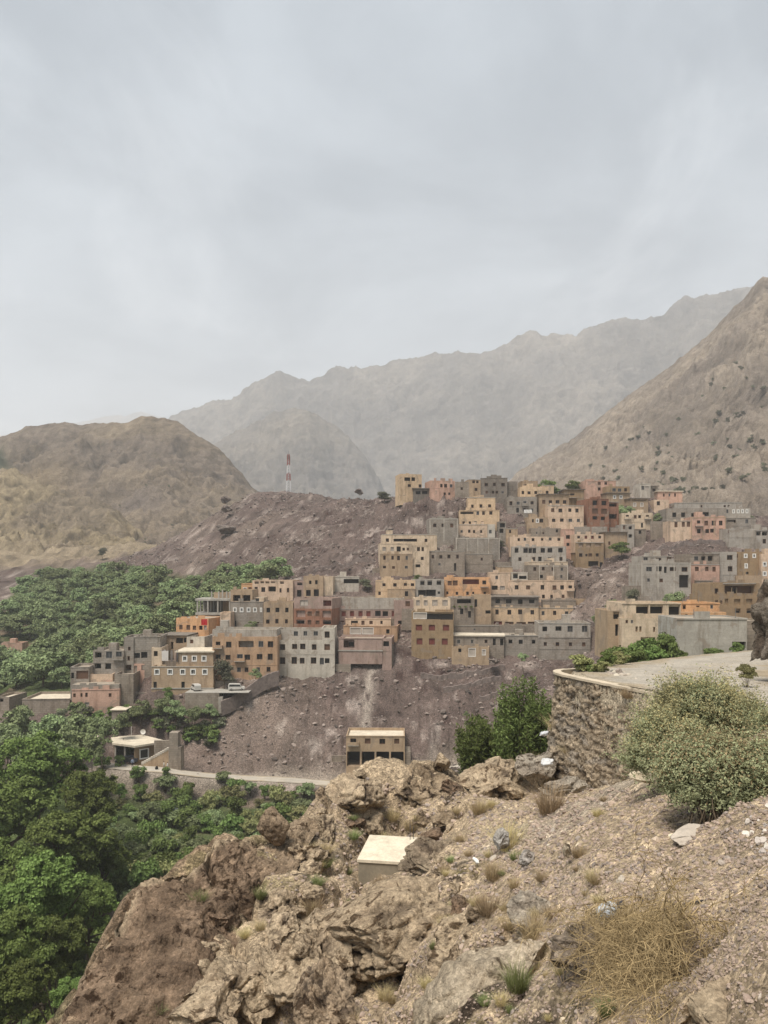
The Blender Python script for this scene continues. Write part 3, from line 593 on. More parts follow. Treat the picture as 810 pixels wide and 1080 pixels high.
        if 'c' in opt:     # frame of pale concrete posts and bands on the facade
            pb = MB(); n = max(2, round((x1 - x0) / 3.4))
            for q in range(n + 1):
                xx = x0 + (x1 - x0) * q / n; pb.box(xx - .10, xx + .10, y0 - .05, y0 - .003, zb, zt - .003, WALL['tan' if colr in ('tan','pink') else 'white'])
            pb.box(x0 + .13, x1 - .13, y0 - .045, y0 - .003, zt - .36, zt - .16, WALL['tan' if colr in ('tan','pink') else 'white']); pb.build('facade_posts', ho)
        if 'p' in opt:     # rain spouts
            for q in range(2):
                xx = x0 + (x1 - x0) * (0.25 + .5 * q); pb = MB(); pb.box(xx - .06, xx + .06, y0 - .5, y0 - .003, zt - par + .03, zt - par + .13, GREYF); pb.build('rain_spout', ho)
        cr = random.Random(int(u0 * 7 + vt * 13))
        if x1 - x0 > 5 and not ('W' in opt and 'f' not in opt) and 'e' not in opt and 'o' not in opt:
            xx = x0 + .25
            for q in range(cr.randint(1, 3)):
                xx += cr.uniform(.3, 1.8); ww = cr.uniform(.5, 1.8)
                if xx + ww > x1 - .3: break
                pb = MB(); pb.box(xx, xx + ww, y0 + .03, y0 + .2, zt + .003, zt + cr.uniform(.25, .8), wm); pb.build('roof_wall', ho); xx += ww
            if Y > 130 and cr.random() < .45: xx = cr.uniform(x0 + .8, x1 - 2.6); pb = MB(); pb.box(xx, xx + 1.8, y0 + dp * .5, y0 + dp * .5 + 1.8, zi_ + .02, zt + cr.uniform(.9, 1.8), wm); pb.build('stair_hut', ho)
            if cr.random() < .5:
                for q in range(cr.randint(2, 4)): xx = cr.uniform(x0 + .1, x1 - .1); pb = MB(); pb.box(xx - .03, xx + .03, y0 + .22, y0 + .28, zi_ + .02, zt + cr.uniform(.5, 1.2), GREYF); pb.build('rebar', ho)
        if 'o' not in opt and 'e' not in opt and x1 - x0 > 3 and cr.random() < .6:
            pb = MB(); pb.box(x0 - .06, x1 + .06, y0 - .08, y0 - .003, zt - .16, zt - .02, CONC if cr.random() < .5 else wm); pb.build('cornice', ho)
        nst = int(round((zt - zb) / 3.0))
        if nst >= 2 and 'c' not in opt and 's' not in opt and cr.random() < .6:
            pb = MB(); zc_ = zb + (zt - zb) * (1 / nst); 
            if not any(o[2] - .1 < zc_ < o[3] + .1 for o in ops): pb.box(x0 + .01, x1 - .01, y0 - .05, y0 - .003, zc_ - .09, zc_ + .09, wm); pb.build('string_course', ho)
        if bi == 0 and 140 < Y < 235:
            for sgn in (-1, 1):
                if cr.random() < .5:
                    ww = cr.uniform(2.0, 5.0); hh_ = cr.uniform(.8, 2.0); xe = x0 - .004 if sgn < 0 else x1 + .004; ys = y0 + cr.uniform(.6, 2.2); pb = MB(); pb.box(min(xe, xe + sgn * ww), max(xe, xe + sgn * ww), ys, ys + .4, zb - 3.5, zb + hh_, WALL['stone']); pb.build('yard_wall', ho)
        nb = 0
        for (a, c, d, e, k) in ops:
            if k in 'dbg' and nb < 2 and 0.8 < c - a < 2.0 and d - zb > 2.2 and Y > 130 and cr.random() < .10:
                nb += 1; pb = MB(); pb.box(a - .5, c + .5, y0 - .85, y0 - .004, d - .32, d - .2, CONC); pb.box(a - .5, c + .5, y0 - .85, y0 - .75, d - .197, d + .45, wm); pb.box(a - .5, a - .4, y0 - .747, y0 - .004, d - .197, d + .45, wm); pb.box(c + .4, c + .5, y0 - .747, y0 - .004, d - .197, d + .45, wm); pb.build('balcony', ho)
        for (a, c, d, e, k) in ops:
            dep, pm, fm, ft, proud, bars = WK[k]; wd, ht = c - a, e - d; cx, cz = (a + c) / 2, (d + e) / 2
            if k in 'vD' or fm is None:
                pn = 'door' if k == 'D' else 'loggia' if k in 'oRT' else 'garage_bay' if k == 'G' else 'window'
                o = link(pn, unit_pane(pm), ho, (cx, y0 + dep - .004, cz)); o.scale = (wd, 1, ht)  # flat sheet closes the recess; DARK ones paint its inner gloom
                if k in 'oRT' and wd > 2.4:    # railing or low parapet of the loggia
                    lb = MB(); lb.box(a, c, y0 + .02, y0 + .12, d + .003, d + .45 * min(1, ht / 2.6), wm); lb.build('parapet', ho)
            else:
                o = link('window', frame_mesh(wd + 2 * proud, ht + 2 * proud, fm, ft, proud, dep - .02, bars), ho, (cx, y0, cz))
                rw, rh = round(wd + 2 * proud, 1), round(ht + 2 * proud, 1); o.scale = ((wd + 2 * proud) / rw, 1, (ht + 2 * proud) / rh)
                p = link('pane', unit_pane(pm), o, (0, dep - .03, 0)); p.scale = (rw, 1, rh)
    return ho
def Yf(v): return float(np.interp(v, [520, 525, 540, 555, 570, 590, 604, 630, 645, 664, 692, 711, 725, 747], [245, 243, 236, 230, 224, 217, 212, 200, 192, 185, 173, 168, 165, 160]))

# --- top row along the ridge
H('ochre two-storey house alone at the left end of the ridge, balconies on its side', 245, [(422, 445, 500, 523, 'ochre', '505.5:5.5:3.6:v@429.7;505.5:3.6:3.6:v@436;512:2.8:3:d@431.7,443.2', 0, 6)], rot=14)
H('low dark lean-to shed between the ridge-end ochre house and the pink house', 244, [(436, 459, 515.5, 523, 'dgrey', '519.5:5:3:v@441,448;519.5:3:4:v@454', 0, 4, 'o')], cat='shed', name='shed')
H('small pink one-storey house on the ridge with three small windows', 243.5, [(454, 480, 507, 522.5, 'pink', '512.5:2.6:3.2:d@465.5,470,476;520.5:2:2.5:d@469,474', 0, 7)], rot=12)
H('grey stone ruin-like wall house right of the small pink ridge house', 243, [(480, 495, 508, 523, 'stone', '515:2:3:d@487', 0, 6), (486, 489, 505.5, 509, 'dgrey', '', 1, 1)])
H('narrow tan house with tiny windows squeezed beside the dark grey block on the ridge', 243, [(494.5, 507, 505.5, 525, 'tan', '508:2.5:2.6:d@499.5,503.5;516:2.5:3:d@502', 0, 7)])
H('dark grey two-storey block of bare concrete on the ridge', 243, [(507, 535, 504, 526, 'dgrey', '511:3:3.2:d@513,521.5,530.5;519:2.2:2.6:d@513.5,520,524,530', 0, 8, 'f'), (535, 545, 508, 526, 'dgrey', '', 1.5, 6)])
H('bright ochre house with stepped roofline in front of the green tree on the ridge', 239, [(548.5, 572, 513.5, 526, 'ochre', '519.5:2.6:3:d@551.5,558,565'), (572, 584, 511.5, 526, 'ochre', '519.3:2.6:2.6:d@577', .8)])
H('tan blank house behind the ochre stepped house', 246, [(549, 567, 507.5, 518, 'tan', '512:1.8:2.2:d@554,561', 0, 6)])
H('grey cinder-block house with a white sheet hanging by its door below the ridge', 235, [(535, 566, 524, 543, 'grey', '530.5:3:3.4:d@539,561;530.5:3:3.4:g@546.5,553.5;538:2.8:5:D@546;538:2.4:3:d@553,561', 0, 8, 'f')])
H('tan-brown house with overhanging dark roof edge and a row of four windows', 234, [(569, 600, 521.5, 543, 'tan', '529.3:3.2:3.4:d@573.5,580.5,588,595.5', 0, 8, 'o')])
H('brown house with one square window above the cream two-storey house', 239, [(595, 616, 516.5, 534, 'brown', '522.5:3.8:3.6:d@603.5', 0, 7, 'o')])
H('cream two-storey house with two rows of four small windows', 229, [(578, 615.5, 533, 557, 'peach', '538.2:3.2:3.4:d@583,591,601,608.5;548.6:3.2:3.4:d@584,592.5,601.5,610', 0, 9, 'p')])
H('low tan annex with a white-framed window left of the cream two-storey house', 228.5, [(556, 578, 545.5, 557, 'tan', '549.2:2:3.4:d@562;549.2:3:4:w@566.8;549.2:3.2:4:d@571', 0, 7)])
H('brown three-storey block with wide dark windows beside the cream two-storey house', 229, [(622, 642.5, 526, 556, 'redbrown', '530.3:5.6:4.4:v@626.8,637;539.2:5.6:4.6:b@626.8,637;546.6:4.6:3.4:v@626.8,635.8', 0, 9), (642.5, 655, 529, 556, 'redbrown', '532.5:9:5:o@648.5;545:9:6:o@648.5', 1.5, 7)], rot=13)
H('pink-brown square house standing highest behind the brown block', 246, [(617, 650, 507, 522, 'pink', '509.8:2.6:2.8:d@632,639;515.6:2.6:3:d@632,639', 0, 8)])
H('brown house with white-framed windows and jutting roof slab on the upper right row', 242, [(640, 665, 513, 520, 'brown', '517:3.4:3.2:g@648,654;516.4:2.5:3:d@660.5', 1), (640, 665, 520.3, 530, 'tan', '524.2:3:3.6:w@648,655', 0, 8, 'o')])
H('small pale rooftop house with a white-framed front on the upper right skyline', 248, [(675, 686, 510, 523, 'white', '514.5:2.6:4:g@677.8;515:5:4.5:k@682.5', 0, 6), (686, 694, 513, 523, 'grey', '517:3:3:d@690', .6, 6, 'o')])
H('low pinkish terrace house with pale roof edge at the upper right', 246, [(694, 720, 518.5, 528, 'pink', '522:1.6:3:d@700,706,712', 0, 7, 'e')])
H('small tan house with shaded porch and two pale windows on the upper right', 238, [(665, 684, 526, 540, 'tan', '532.3:3.4:4:W@669.2,677;527.5:12:2:v@674', 0, 7, 'o')])
H('small tan house with a single dark window on the upper right', 238.5, [(690, 705.5, 527, 540, 'peach', '531:3:3.8:d@694.5', 0, 7)])
H('yellowish one-storey house with four small windows and a narrow door', 228, [(656, 688, 541, 560, 'cream', '544.8:2.6:3.2:d@662,670,674.5,682.5;554:2.2:5:D@677', 0, 8)])
H('low brown-grey yard wall house with greenery behind it', 229, [(688, 706, 546.5, 559, 'stone', '', 0, 5)])
H('long grey house with wide dark windows behind the two-storey pink house', 219, [(704, 765, 536, 556, 'grey', '543:3.6:4.2:v@712,721;543:4.2:3.8:v@731.5;542.5:5.5:3.6:v@744', 0, 9, 'W')])
H('long low pale wall house stretched behind the long grey house', 238, [(712, 782, 530, 541, 'lgrey', '534:2:2:d@764,768;534:1.8:2.4:d@740', 0, 7, 'W')])
H('pink two-storey house with eight framed windows and a long left wing', 211, [(729.5, 764, 545, 568, 'pink', '551.6:3.4:4.6:d@736.8,744.5,752,759.2;560:3.2:4:d@737,745.5,750.5,759.5', 0, 9, 'c'), (708, 729.5, 549, 565, 'peach', '553:3:4.6:b@713.5,721,726.3', .5, 8)])
H('grey house with a strip of white-framed windows right of the pink house', 221, [(764, 791, 536, 546, 'lgrey', '539.3:2.4:3.8:w@774,778.6,783,787.4;539:3:4:g@767', 0, 6), (764, 797, 546, 563, 'grey', '550:12:4:o@771;550:3:4:d@788', -1.5, 7, 'W')])
H('large blank pale grey building right of the pink house', 206, [(768, 797, 557.5, 576, 'lgrey', '561:2.6:3:d@766.5', 0, 9)])
H('pale grey house with dark pergola openings at the right edge', 205, [(797, 826, 559, 584, 'lgrey', '562.5:5:4.5:o@799.8;562.5:6:4.5:o@806.5,814;571:3:4:d@806,815', 0, 8)])
# --- middle of the slope
H('yellow ochre terraced house in four steps with rows of tiny windows high on the slope', 226, [(483, 514, 553, 569, 'peach', '560.4:2.2:2.8:d@487,495,500,507.5', 0, 9, 's'), (514, 522, 553, 569, 'white', '560.5:2.6:3.4:g@517', .2, 8), (484, 526, 538, 554, 'ochre', '551:2.2:2.6:d@488.5,495,501,508;541:14:3.2:o@492;541:2.8:3.4:d@503.3,509.3,517', 3.2, 9), (492, 521, 524.5, 539, 'ochre', '533.8:2.6:3.2:d@497,506,515', 7, 8)])
H('cluttered grey sheds with a small tan hut right of the terraced ochre house', 225, [(526, 534, 550, 566, 'grey', '554:5:4:v@530;560:4:4:v@529', 1, 6), (534, 546, 557, 567, 'tan', '560.3:2.4:3:d@538', 0, 5)])
H('square grey concrete house with pale panel lines and three high windows', 224, [(453.5, 483, 546.5, 571, 'grey', '554.2:3.2:3.4:d@458.5,467.3,476.6', 0, 8, 'fc')])
H('wide grey stone house with four small square windows and a tall narrow door', 213.5, [(452, 490, 581, 604, 'stone', '587.2:2.6:3.4:d@456.5,465,473.5,482.5;595:2.4:2.6:g@463.5;598:2.4:8:D@480', 0, 9)])
H('grey retaining building with pale posts under the terraced ochre house', 220, [(481, 527, 567, 592, 'grey', '', 0, 4, 'c')], cat='retaining building')
H('grey stone house with no windows right of the wide stone house', 216, [(490, 520, 584, 605, 'stone', '590:2:2.6:d@508', 0, 7)])
H('cream terraced house with post-framed ground storey standing alone on the left of the upper slope', 212, [(401, 435, 584, 606, 'tan', '588.5:2.4:4:d@405.5,414,420.3,429;598.3:2.8:2.6:d@405.5,415,428.5', 0, 9, 'c'), (435, 453, 575, 605, 'cream', '589:2.8:3.4:d@445.5;579.3:2.6:3.6:d@441.5,446;597:5:3:v@441', .6, 8), (401, 435, 573, 584, 'cream', '579:3.6:4:k@405.5,414;579:3.6:4.8:v@420.8;579:2.4:2.8:d@426,430.5', 1.2, 9), (404, 462, 563.5, 575, 'cream', '570:2.8:3.2:d@409.6,450.3;570:25:3.6:o@428.5', 4.5, 7)])
H('white-grey house with a row of seven square black openings under a peach top storey', 217, [(540, 597, 576.3, 600, 'lgrey', '580.3:4:4.8:v@545,554.5,572.5,580,591;580.3:3.2:4.8:v@559.3,563.6;589.6:2.8:3.4:d@548.5,563,579.5,591.5;589.6:3.2:4:v@569.5', 0, 9), (538, 594, 566, 576.3, 'peach', '568.8:2.4:2.8:d@547,553.5,562,571.5,580,589', 2.0, 8)])
H('brown house with two-tone front and a wide dark basement opening beside the round green tree', 220, [(607, 637, 572, 605, 'brown', '574.5:4.8:5:v@612.5,620.8;574.5:7:4:o@631;585.3:3.2:3.2:d@612.3,622.5,630;585.3:2:2.6:d@618.5;594.3:9.4:4.6:v@626;596.5:3.6:7:D@634.5', 0, 9), (606, 637, 563.5, 572, 'peach', '566.6:2.6:3:d@610.2,632.8;566.6:2.6:3:r@618,625', .4, 8)], depth=8)
H('small pinkish house with a dark window, left of the brown two-tone house', 224, [(593, 606, 558, 590, 'pink', '566.3:4:3.4:d@599;574:3:3:d@599', 0, 8, '')])
H('tan house with overhanging roof edge behind the round green tree', 223, [(638, 664, 561.5, 590, 'tan', '573:2:3:d@642.5', 0, 7, 'o'), (662, 669, 553.5, 578, 'lgrey', '556.5:3:3.4:v@664.8;565:3:3.4:v@664.8', -.6, 6)])
H('tall narrow grey house with stacked dark windows above the green tree', 224.5, [(655, 669.5, 553, 563, 'lgrey', '556.3:2.6:3.2:d@658.5', 0, 6)])
H('small grey stone hut with a dark window at the edge of the rubble gully', 224, [(669.5, 681, 558, 578, 'stone', '561:2.4:3.4:v@675', 0, 6)])
H('low pinkish-grey row with small openings under the cream two-storey house', 226, [(560, 592, 557, 570, 'stone', '559:2.4:5:D@587.5;562:1.6:2:d@566,573', 0, 6)])
H('flat grey terrace house above the two-tone brown house', 228, [(606, 640, 555.5, 568, 'grey', '', 0, 6, 'W')])
# --- long ochre rows in the centre
H('tan-green house with tall white posts framing its storey, right of the centre', 209, [(569, 598.5, 596, 613, 'stone', '600:2.6:3.6:d@573,583,592.5;608:3.4:3.2:v@571;608:2.4:3:g@592', 0, 8, 'c'), (557, 598.5, 592.4, 596, 'cream', '', 1.2, 7), (557, 569, 596, 613, 'stone', '600:2.6:3.4:d@564', .5, 7)])
H('long peach house with white block annex and a row of six windows, centre right', 203, [(538, 605, 612, 636, 'peach', '619.6:3.4:4:d@545,557,572,584.5,592.5,601;629.2:2.6:3.4:d@573,581.5,593.5', 0, 9), (539, 556, 603.5, 613.5, 'white', '607.6:4:4.6:v@543.3;609:8:3.4:o@551', 3, 7), (517, 538, 603.5, 632, 'peach', '609:2.4:3:g@524;620:5:4:v@522;620:5:4:k@530', .4, 9), (524, 540, 597.5, 604, 'tan', '', 5, 5)])
H('yellow ochre house with a grey top storey and overhanging dark roof, centre', 193, [(518, 567.5, 640, 663, 'ochre', '645.6:3.4:4.6:d@524.5,537.3,548.5,561;657.3:7.6:3.4:r@525.5;657.3:8.6:2.6:b@537.3,549.5,561', 0, 9), (518, 567.5, 630, 640, 'dgrey', '633.8:4.6:4.8:v@525,536.5,548.5,560.3', .3, 9, 'o')])
H('bright ochre house with four small windows over the grey two-storey house', 192.5, [(567.5, 620, 641, 660, 'ochre', '646.6:3:4.2:d@573.2,585.2,597.5,610.3', 0, 9), (571, 605, 633, 641, 'stone', '', 4, 5), (605, 619.5, 632, 641, 'tan', '', 4.5, 5)])
H('grey two-storey block of bare cinder blocks with wide windows, right of the centre', 173, [(568.5, 622, 672, 697, 'grey', '679.6:3.2:4:d@575.5,588,601.5,615.3', 0, 10), (568.5, 622, 657, 672, 'lgrey', '663.2:4.6:4.4:v@574.8;663:5.6:5.6:g@601,616;663:6:4.4:v@589', .5, 9)])
H('low grey cinder-block house with four square windows left of the grey two-storey block', 175, [(532, 568.5, 670, 690, 'grey', '677:3.4:4:v@538.6,549.2,562.6', 0, 8, 'f')])
H('dark stone yard wall building below the yellow ochre house', 186, [(526, 568, 660, 672, 'stone', '', 0, 4), (477, 526, 659.5, 672, 'stone', '664:1.6:2:d@500', -1, 4)], cat='yard building')
H('low stone house with dark doorways and a pale door below the centre row', 175, [(478, 531, 671, 690, 'stone', '676.6:2.6:3.6:d@484,498,512.5;676.6:3:7.6:D@521;677:3.4:7:v@528.8', 0, 6, 'e'), (478, 517, 682, 694.5, 'tan', '686:2.6:3.4:v@486.5;688.2:7.4:9:W@499.3;688:4:6:W@511.5', -2.2, 3)])
H('brown three-storey house with red window frames and a dark open top floor', 175, [(434, 478, 654, 693, 'brown', '662:6:5.6:r@442,455.5,470.3;676.6:5.6:6:r@442.5,455.5,469', 0, 10), (434, 478, 645, 654, 'brown', '649.6:12:7:v@457,470.5;649.5:14:6.6:W@443', .3, 9)])
H('cream house with four tall shuttered windows above the brown three-storey house', 184, [(437, 475, 631, 650, 'cream', '635.8:4:5.6:k@440.8,449;635.8:5.6:6:k@458.7,469.4', 0, 8)])
H('white-grey house with three black square openings over two wide ones, centre', 200, [(438, 468.5, 611, 634, 'lgrey', '614.8:4.4:4.6:v@445.5,453.3,463;625.4:8.4:6:v@445.3,454.6;625:2.6:2.8:g@463', 0, 8)])
H('bright orange house with a deep red-brown loggia in its upper floor', 201, [(468.5, 517, 609, 634, 'orange', '614:17:6.4:R@496.5;615:4.2:4.4:b@474.5,480.2;614.8:4:4.8:d@510.5;625.6:2.2:3:d@472,482,493,499,511', 0, 9)])
H('low ochre house with dark doorway left of the white-grey centre house', 200, [(396, 438, 612, 634, 'ochre', '616.6:3:3:d@405,416.5,427.5,435;626:2.2:3.6:d@400.3', 0, 8), (409, 438, 621, 634, 'tan', '626.4:3:4.6:v@429', -1.2, 3)])
H('small shop house with a dark loggia and plants along its balcony edge', 190, [(475, 500, 630, 662, 'stone', '634.6:15:5.4:o@489.5;645:5:5:v@486;648:3:7:D@495.3', 0, 8, 'f'), (500, 518, 627.5, 662, 'tan', '636:3:8:D@501.8;645.5:5:3.4:v@515', 1.0, 7)])
# --- left of the centre
H('long mauve house with red shutters and a grey walled terrace on top', 192, [(355, 431, 642, 656, 'mauve', '647.2:4:5:r@362.5,371.3,380.2,388.6,415.3;647:5.6:5:v@398.6,406.4;656:3:3:d@361', 0, 9), (356, 427, 630.5, 642, 'lgrey', '', 1.6, 8), (364, 412, 652.3, 663, 'peach', '656.6:6:4:v@373.5;656.8:3.2:3.6:b@382.5,391;656.5:2.2:3:d@402', -2.4, 5)])
H('mauve-grey side house with one wide dark opening right of the long mauve house', 189, [(416, 437, 633, 661, 'mauve', '636.5:4:5:b@430;657:7.6:4:v@424.5', 0, 7)])
H('cream and rust streaked terrace house above the unfinished grey frame', 183, [(362, 419, 660, 678, 'rust', '666:3.4:4.2:v@409;665.4:12:7:W@375,388', 0, 9)])
H('unfinished house frame of open bays on a pinkish brown basement', 173, [(357, 403, 673, 686.3, 'mauve', '679.7:11.6:10.6:T@368;679.5:5.6:5:v@370.2', 0, 9, 's'), (403, 413, 673, 699, 'mauve', '678.6:5.6:5.4:v@407.2', .15, 9)], name='unfinished_house')
H('red-brown house with deep loggias under a faded red and white parapet', 186, [(309, 350, 642, 665, 'redbrown', '647.5:10:7:o@317;647:4.4:4.8:b@326.6,335;647.5:9.6:7:o@345;656:9:4.6:o@316.5,345.2;656:3.8:4:b@326.3,335', 0, 10), (309, 350, 631, 642, 'mauve', '636:9:6:R@345;636:9:6:k@320', .4, 9)], rot=-13)
H('plain tan three-storey block with six small windows left of the red-brown house', 187, [(278, 309, 635.5, 666, 'tan', '643.6:3.4:4.4:v@283,292.5,302.5;655.2:3:4:d@282.5,292,302', 0, 10, 'p')])
H('long peach house with a row of dark roof openings at the back left', 204, [(266, 309, 612, 633, 'peach', '613.9:3.8:2.6:v@270.5,276.5,282,288,297.5;621.6:3.4:4.6:d@270,277.6;621.2:8:5.4:o@287;622.5:2:4:d@296,304', 0, 9), (254, 266, 615.5, 633, 'orange', '621.4:4:3.6:W@258;621.4:3.2:3.6:r@263.3', .4, 8)])
H('tan house with narrow upper windows and tall dark ones below, behind the centre-left row', 204, [(320, 341, 607.5, 632, 'tan', '614:2.2:3.6:v@327.2,333.7;625.5:4.6:6:v@325.2,333.6', 0, 8), (309, 320, 613, 632, 'mauve', '616:5:3:v@316;625.6:4:6:v@315.4', .4, 8), (341, 351, 608, 629, 'cream', '', .8, 7)])
H('small whitish farmhouse with a shaded terrace at the back of the centre row', 209, [(352, 379, 608, 625, 'white', '613.4:16:5.4:o@370.5', 0, 7, 'f')])
H('grey house with an open loggia above a row of white-framed windows, left', 191, [(243, 277.5, 634.5, 667, 'grey', '643.2:3.6:4.6:w@247.6,254.8,262.2,269;643.2:2:4.4:w@275.4;658:3.4:6:v@247;658.5:2.4:4:d@272', 0, 9, 'f'), (243, 266, 622, 634.5, 'tan', '630.8:8:6.4:o@249.5;630.8:8.4:6.4:o@259.7', .6, 8), (266, 278, 630, 635, 'cream', '632.5:4:3:g@271', 2, 6)])
H('narrow blank peach tower between the orange house and the grey house', 186, [(232, 243, 646, 670, 'peach', '', 0, 6)], cat='tower house')
H('orange house with five windows and a red cloth hung on its corner', 184, [(184.5, 221, 652, 673, 'orange', '661.7:3.6:4.6:b@190,198.3,205.3;661.7:3.2:4:v@212.3;661.7:3.4:4.6:k@217.4', 0, 9, 'f')], rot=-14)
H('whitish terrace house with brown curtain and shaded bays under the orange house', 176, [(197, 216, 671.5, 690, 'white', '676.8:3.4:3.8:b@202.4', 0, 8), (168, 197, 670.5, 690, 'tan', '675.4:7:5.4:v@189;675.4:3:5.4:v@195;681:3:8:T@181', .5, 8, 'o')])
H('wide brown house with white-bordered windows on two floors at the foot of the left row', 165, [(160, 225, 702.7, 726, 'tan', '708.6:5.4:6:w@165.6,179.4,192.7,203.6,216;722.3:3.6:6.6:D@163.6,193', 0, 9, 's'), (186, 225, 688, 703, 'tan', '694.6:5:5.8:w@195,205,215.2', 2.5, 8, 'e')])
H('big orange-brown house with a balcony and three floors of windows, left', 168.5, [(224, 292.5, 671.5, 716, 'rust', '679.6:4.8:5.4:d@230,241.2,275.2,285.3;680:16:8:o@259.5;693:4.6:4.4:d@230,240.5;692.8:5:5.6:d@253,260.8,273.8,285;706.2:3.4:4.6:d@252,260,272.3,283.2', 0, 11), (224, 292, 664, 671.5, 'lgrey', '', 1.6, 8)])
H('whitish grey house with rows of five dark windows, beside the big orange-brown house', 172, [(293, 353, 675, 705, 'white', '682.2:4.8:5.4:d@298,310.7,319.3,331.3,345;696.6:4.8:6:d@298,310.3,318.7,330.7;697:4:6:g@339.5;697:4.4:5:v@345', 0, 10), (293, 339, 664, 675, 'lgrey', '668.2:3.8:4.4:g@312,322,333', 3.2, 7), (339, 353, 662, 675, 'white', '669:4.4:5.6:d@345', .5, 8)])
H('unfinished grey house with rebar stubs on its roof slab at the left', 168, [(98, 131, 686, 712, 'grey', '690.6:7:6.4:o@103.5;690.6:6:6:g@115,125.4;702.6:7:5.6:o@103;702.8:6:5.6:v@114', 0, 9)], name='unfinished_house')
H('grey house with a stair tower and pink lower corner, left', 169, [(141, 168.5, 671.5, 700, 'grey', '691:5.4:5.4:v@144.6,152', 0, 9), (131, 141, 672, 711, 'grey', '684:2.4:3.6:d@136.6;694.6:2.2:4:d@136;705.5:7.4:9:T@135', -.3, 8), (141, 160, 700, 714, 'pink', '706:3.6:8:D@143;704:3.8:4.4:b@151.2', -.2, 9)])
H('narrow yellow-cream house slip with one dark window by the hanging laundry', 168, [(160, 170.5, 683, 706, 'cream', '689.2:4:4.6:v@164.2', 0, 7)])
H('pink house with a grey walled terrace at the far left corner of the village', 161, [(77, 125, 727, 747, 'pink', '733:2:3.8:d@86.6,91.6;733:2.6:3.8:b@79.6,115.5;744:4:5:v@84.5;743:5:5:k@92', 0, 9), (77, 125, 722, 727, 'grey', '', .3, 8.5), (97, 121, 711, 723, 'peach', '', 4.5, 5), (78, 97, 703, 723, 'grey', '712:3:6:v@80;711:11:7:b@90', 4, 7)])
H('blank grey-brown curved yard wall beside the pink corner house', 163, [(121, 140.5, 711, 741, 'stone', '', 0, 6)], cat='yard building')
# --- right-hand side, nearer
H('unfinished grey concrete house with balcony and big garage opening on the right', 168, [(677, 728, 593, 627, 'lgrey', '600.3:5.2:4.2:d@684.5,709.5,722;600.3:5:4.4:v@695.3;601:3:6.6:D@701.8;612:2.8:3.2:d@684,697.3;613.5:9:11.5:v@721.4', 0, 9, 'c'), (677, 709, 586.3, 593, 'lgrey', '589.7:4.6:3:d@681,694.6,706;589.7:3:3:k@688', 1.8, 7)], name='unfinished_house')
H('grey-topped pink house with three brown windows on the right slope', 170, [(728, 759.5, 595, 612, 'pink', '600:3.4:4.6:b@734.6,745.5,753.4', 0, 9), (728, 759.5, 584, 595, 'stone', '589:4:4.2:d@734.2;589:3.8:4:v@742;588.5:5:5:v@749.6', .4, 8), (733, 752, 612, 627, 'stone', '', -.6, 5)])
H('tall pale grey narrow house with two windows between the pink and brown houses', 172, [(759.5, 777, 582, 618, 'lgrey', '587.7:4.6:4.8:d@769.6;600.2:4.6:4.8:d@770', 0, 9)])
H('brown house with white-framed windows on the right slope', 172.5, [(777, 803.5, 582, 609, 'brown', '586.2:3.4:4.2:w@786.5,795.3;586.2:2:4:d@777.5;596.8:3:5:w@787;605:2.8:3:v@788.2', 0, 9), (777, 803.5, 607, 620, 'tan', '', -1.2, 4)])
H('pale house with round-topped white windows at the right picture edge', 171, [(803.5, 830, 584, 622, 'peach', '595:3.6:4.6:w@807,816;605:3.6:4.6:w@807,816', 0, 8)])
H('ochre brown house with a deep open terrace behind the concrete wall', 150, [(751, 803, 628, 658, 'brown', '635:4:6.4:v@765.6;635:6.2:5.8:v@777.6,791;644.6:5.2:4.2:v@778.2,791;634.6:2.8:3.4:d@754.5,759.6', 0, 9), (751, 762, 616, 628, 'brown', '623:3.4:5.4:d@754.6', .15, 8), (762, 799, 615, 628, 'brown', '622.5:34:10.6:T@780.5;624:4.6:8:v@775', .3, 8.5), (799, 803, 615, 628, 'brown', '', .15, 8)])
H('bright orange low house with small windows behind the concrete wall', 119, [(719, 759, 635.8, 652, 'orange', '640.4:3:3.8:d@721.5,736,750.6', 0, 6), (719, 766, 645.8, 656, 'orange', '649.6:2.4:3:d@724,731.5,743,752', -1.8, 3)])
H('cream house with dark open loggias and a long balcony above the road bend', 112, [(656, 714.5, 652, 682, 'cream', '664:2:5:v@671.5,675.5,690,705.2;664:4.6:6:g@702.4;661.5:4:12:v@712.2;656:2:3:d@661,666.5;676:13:7:v@683.5', 0, 8), (656, 718, 636, 652, 'cream', '643:12:8.6:v@677.5;643:12.6:8.6:v@692.5;643.5:11.6:9.6:v@711.3', .4, 8), (641, 656, 644, 675, 'tan', '649:7:6.6:v@651;664.5:5:11:v@651.8', 1.6, 7)])
# --- below the village
H('tan garage block with four open bays and pale flat roof on the dirt track', 152, [(365, 427, 776, 809, 'tan', '781.6:5.2:5.2:d@372.6,387.8,403.2,418.4;800.5:13.6:15.6:G@372.7,388.2,403.6,419', 0, 7.8, 'W'), (427.3, 433, 793, 810, 'stone', '', .6, 5)], cat='garage', name='garage_block')
H('long blank concrete wall building with one dark opening, beside the road bend', 87, [(714, 788, 652, 692, 'conc', '680:12:6:v@779.5', 0, 6, 'f'), (788, 800, 655, 692, 'stone', '', 1.0, 5)], cat='concrete building', name='concrete_building')
H('low flat-roofed house wall with a pale roof beyond the trees at the left edge', 164, [(24, 73, 737, 752, 'stone', '', 0, 10, 'W')])
H('small flat roof hut with a dark opening at the left picture edge', 170, [(-6, 10, 735, 748, 'stone', '738.5:5:4:v@1', 0, 7, 'W')], cat='hut', name='hut')
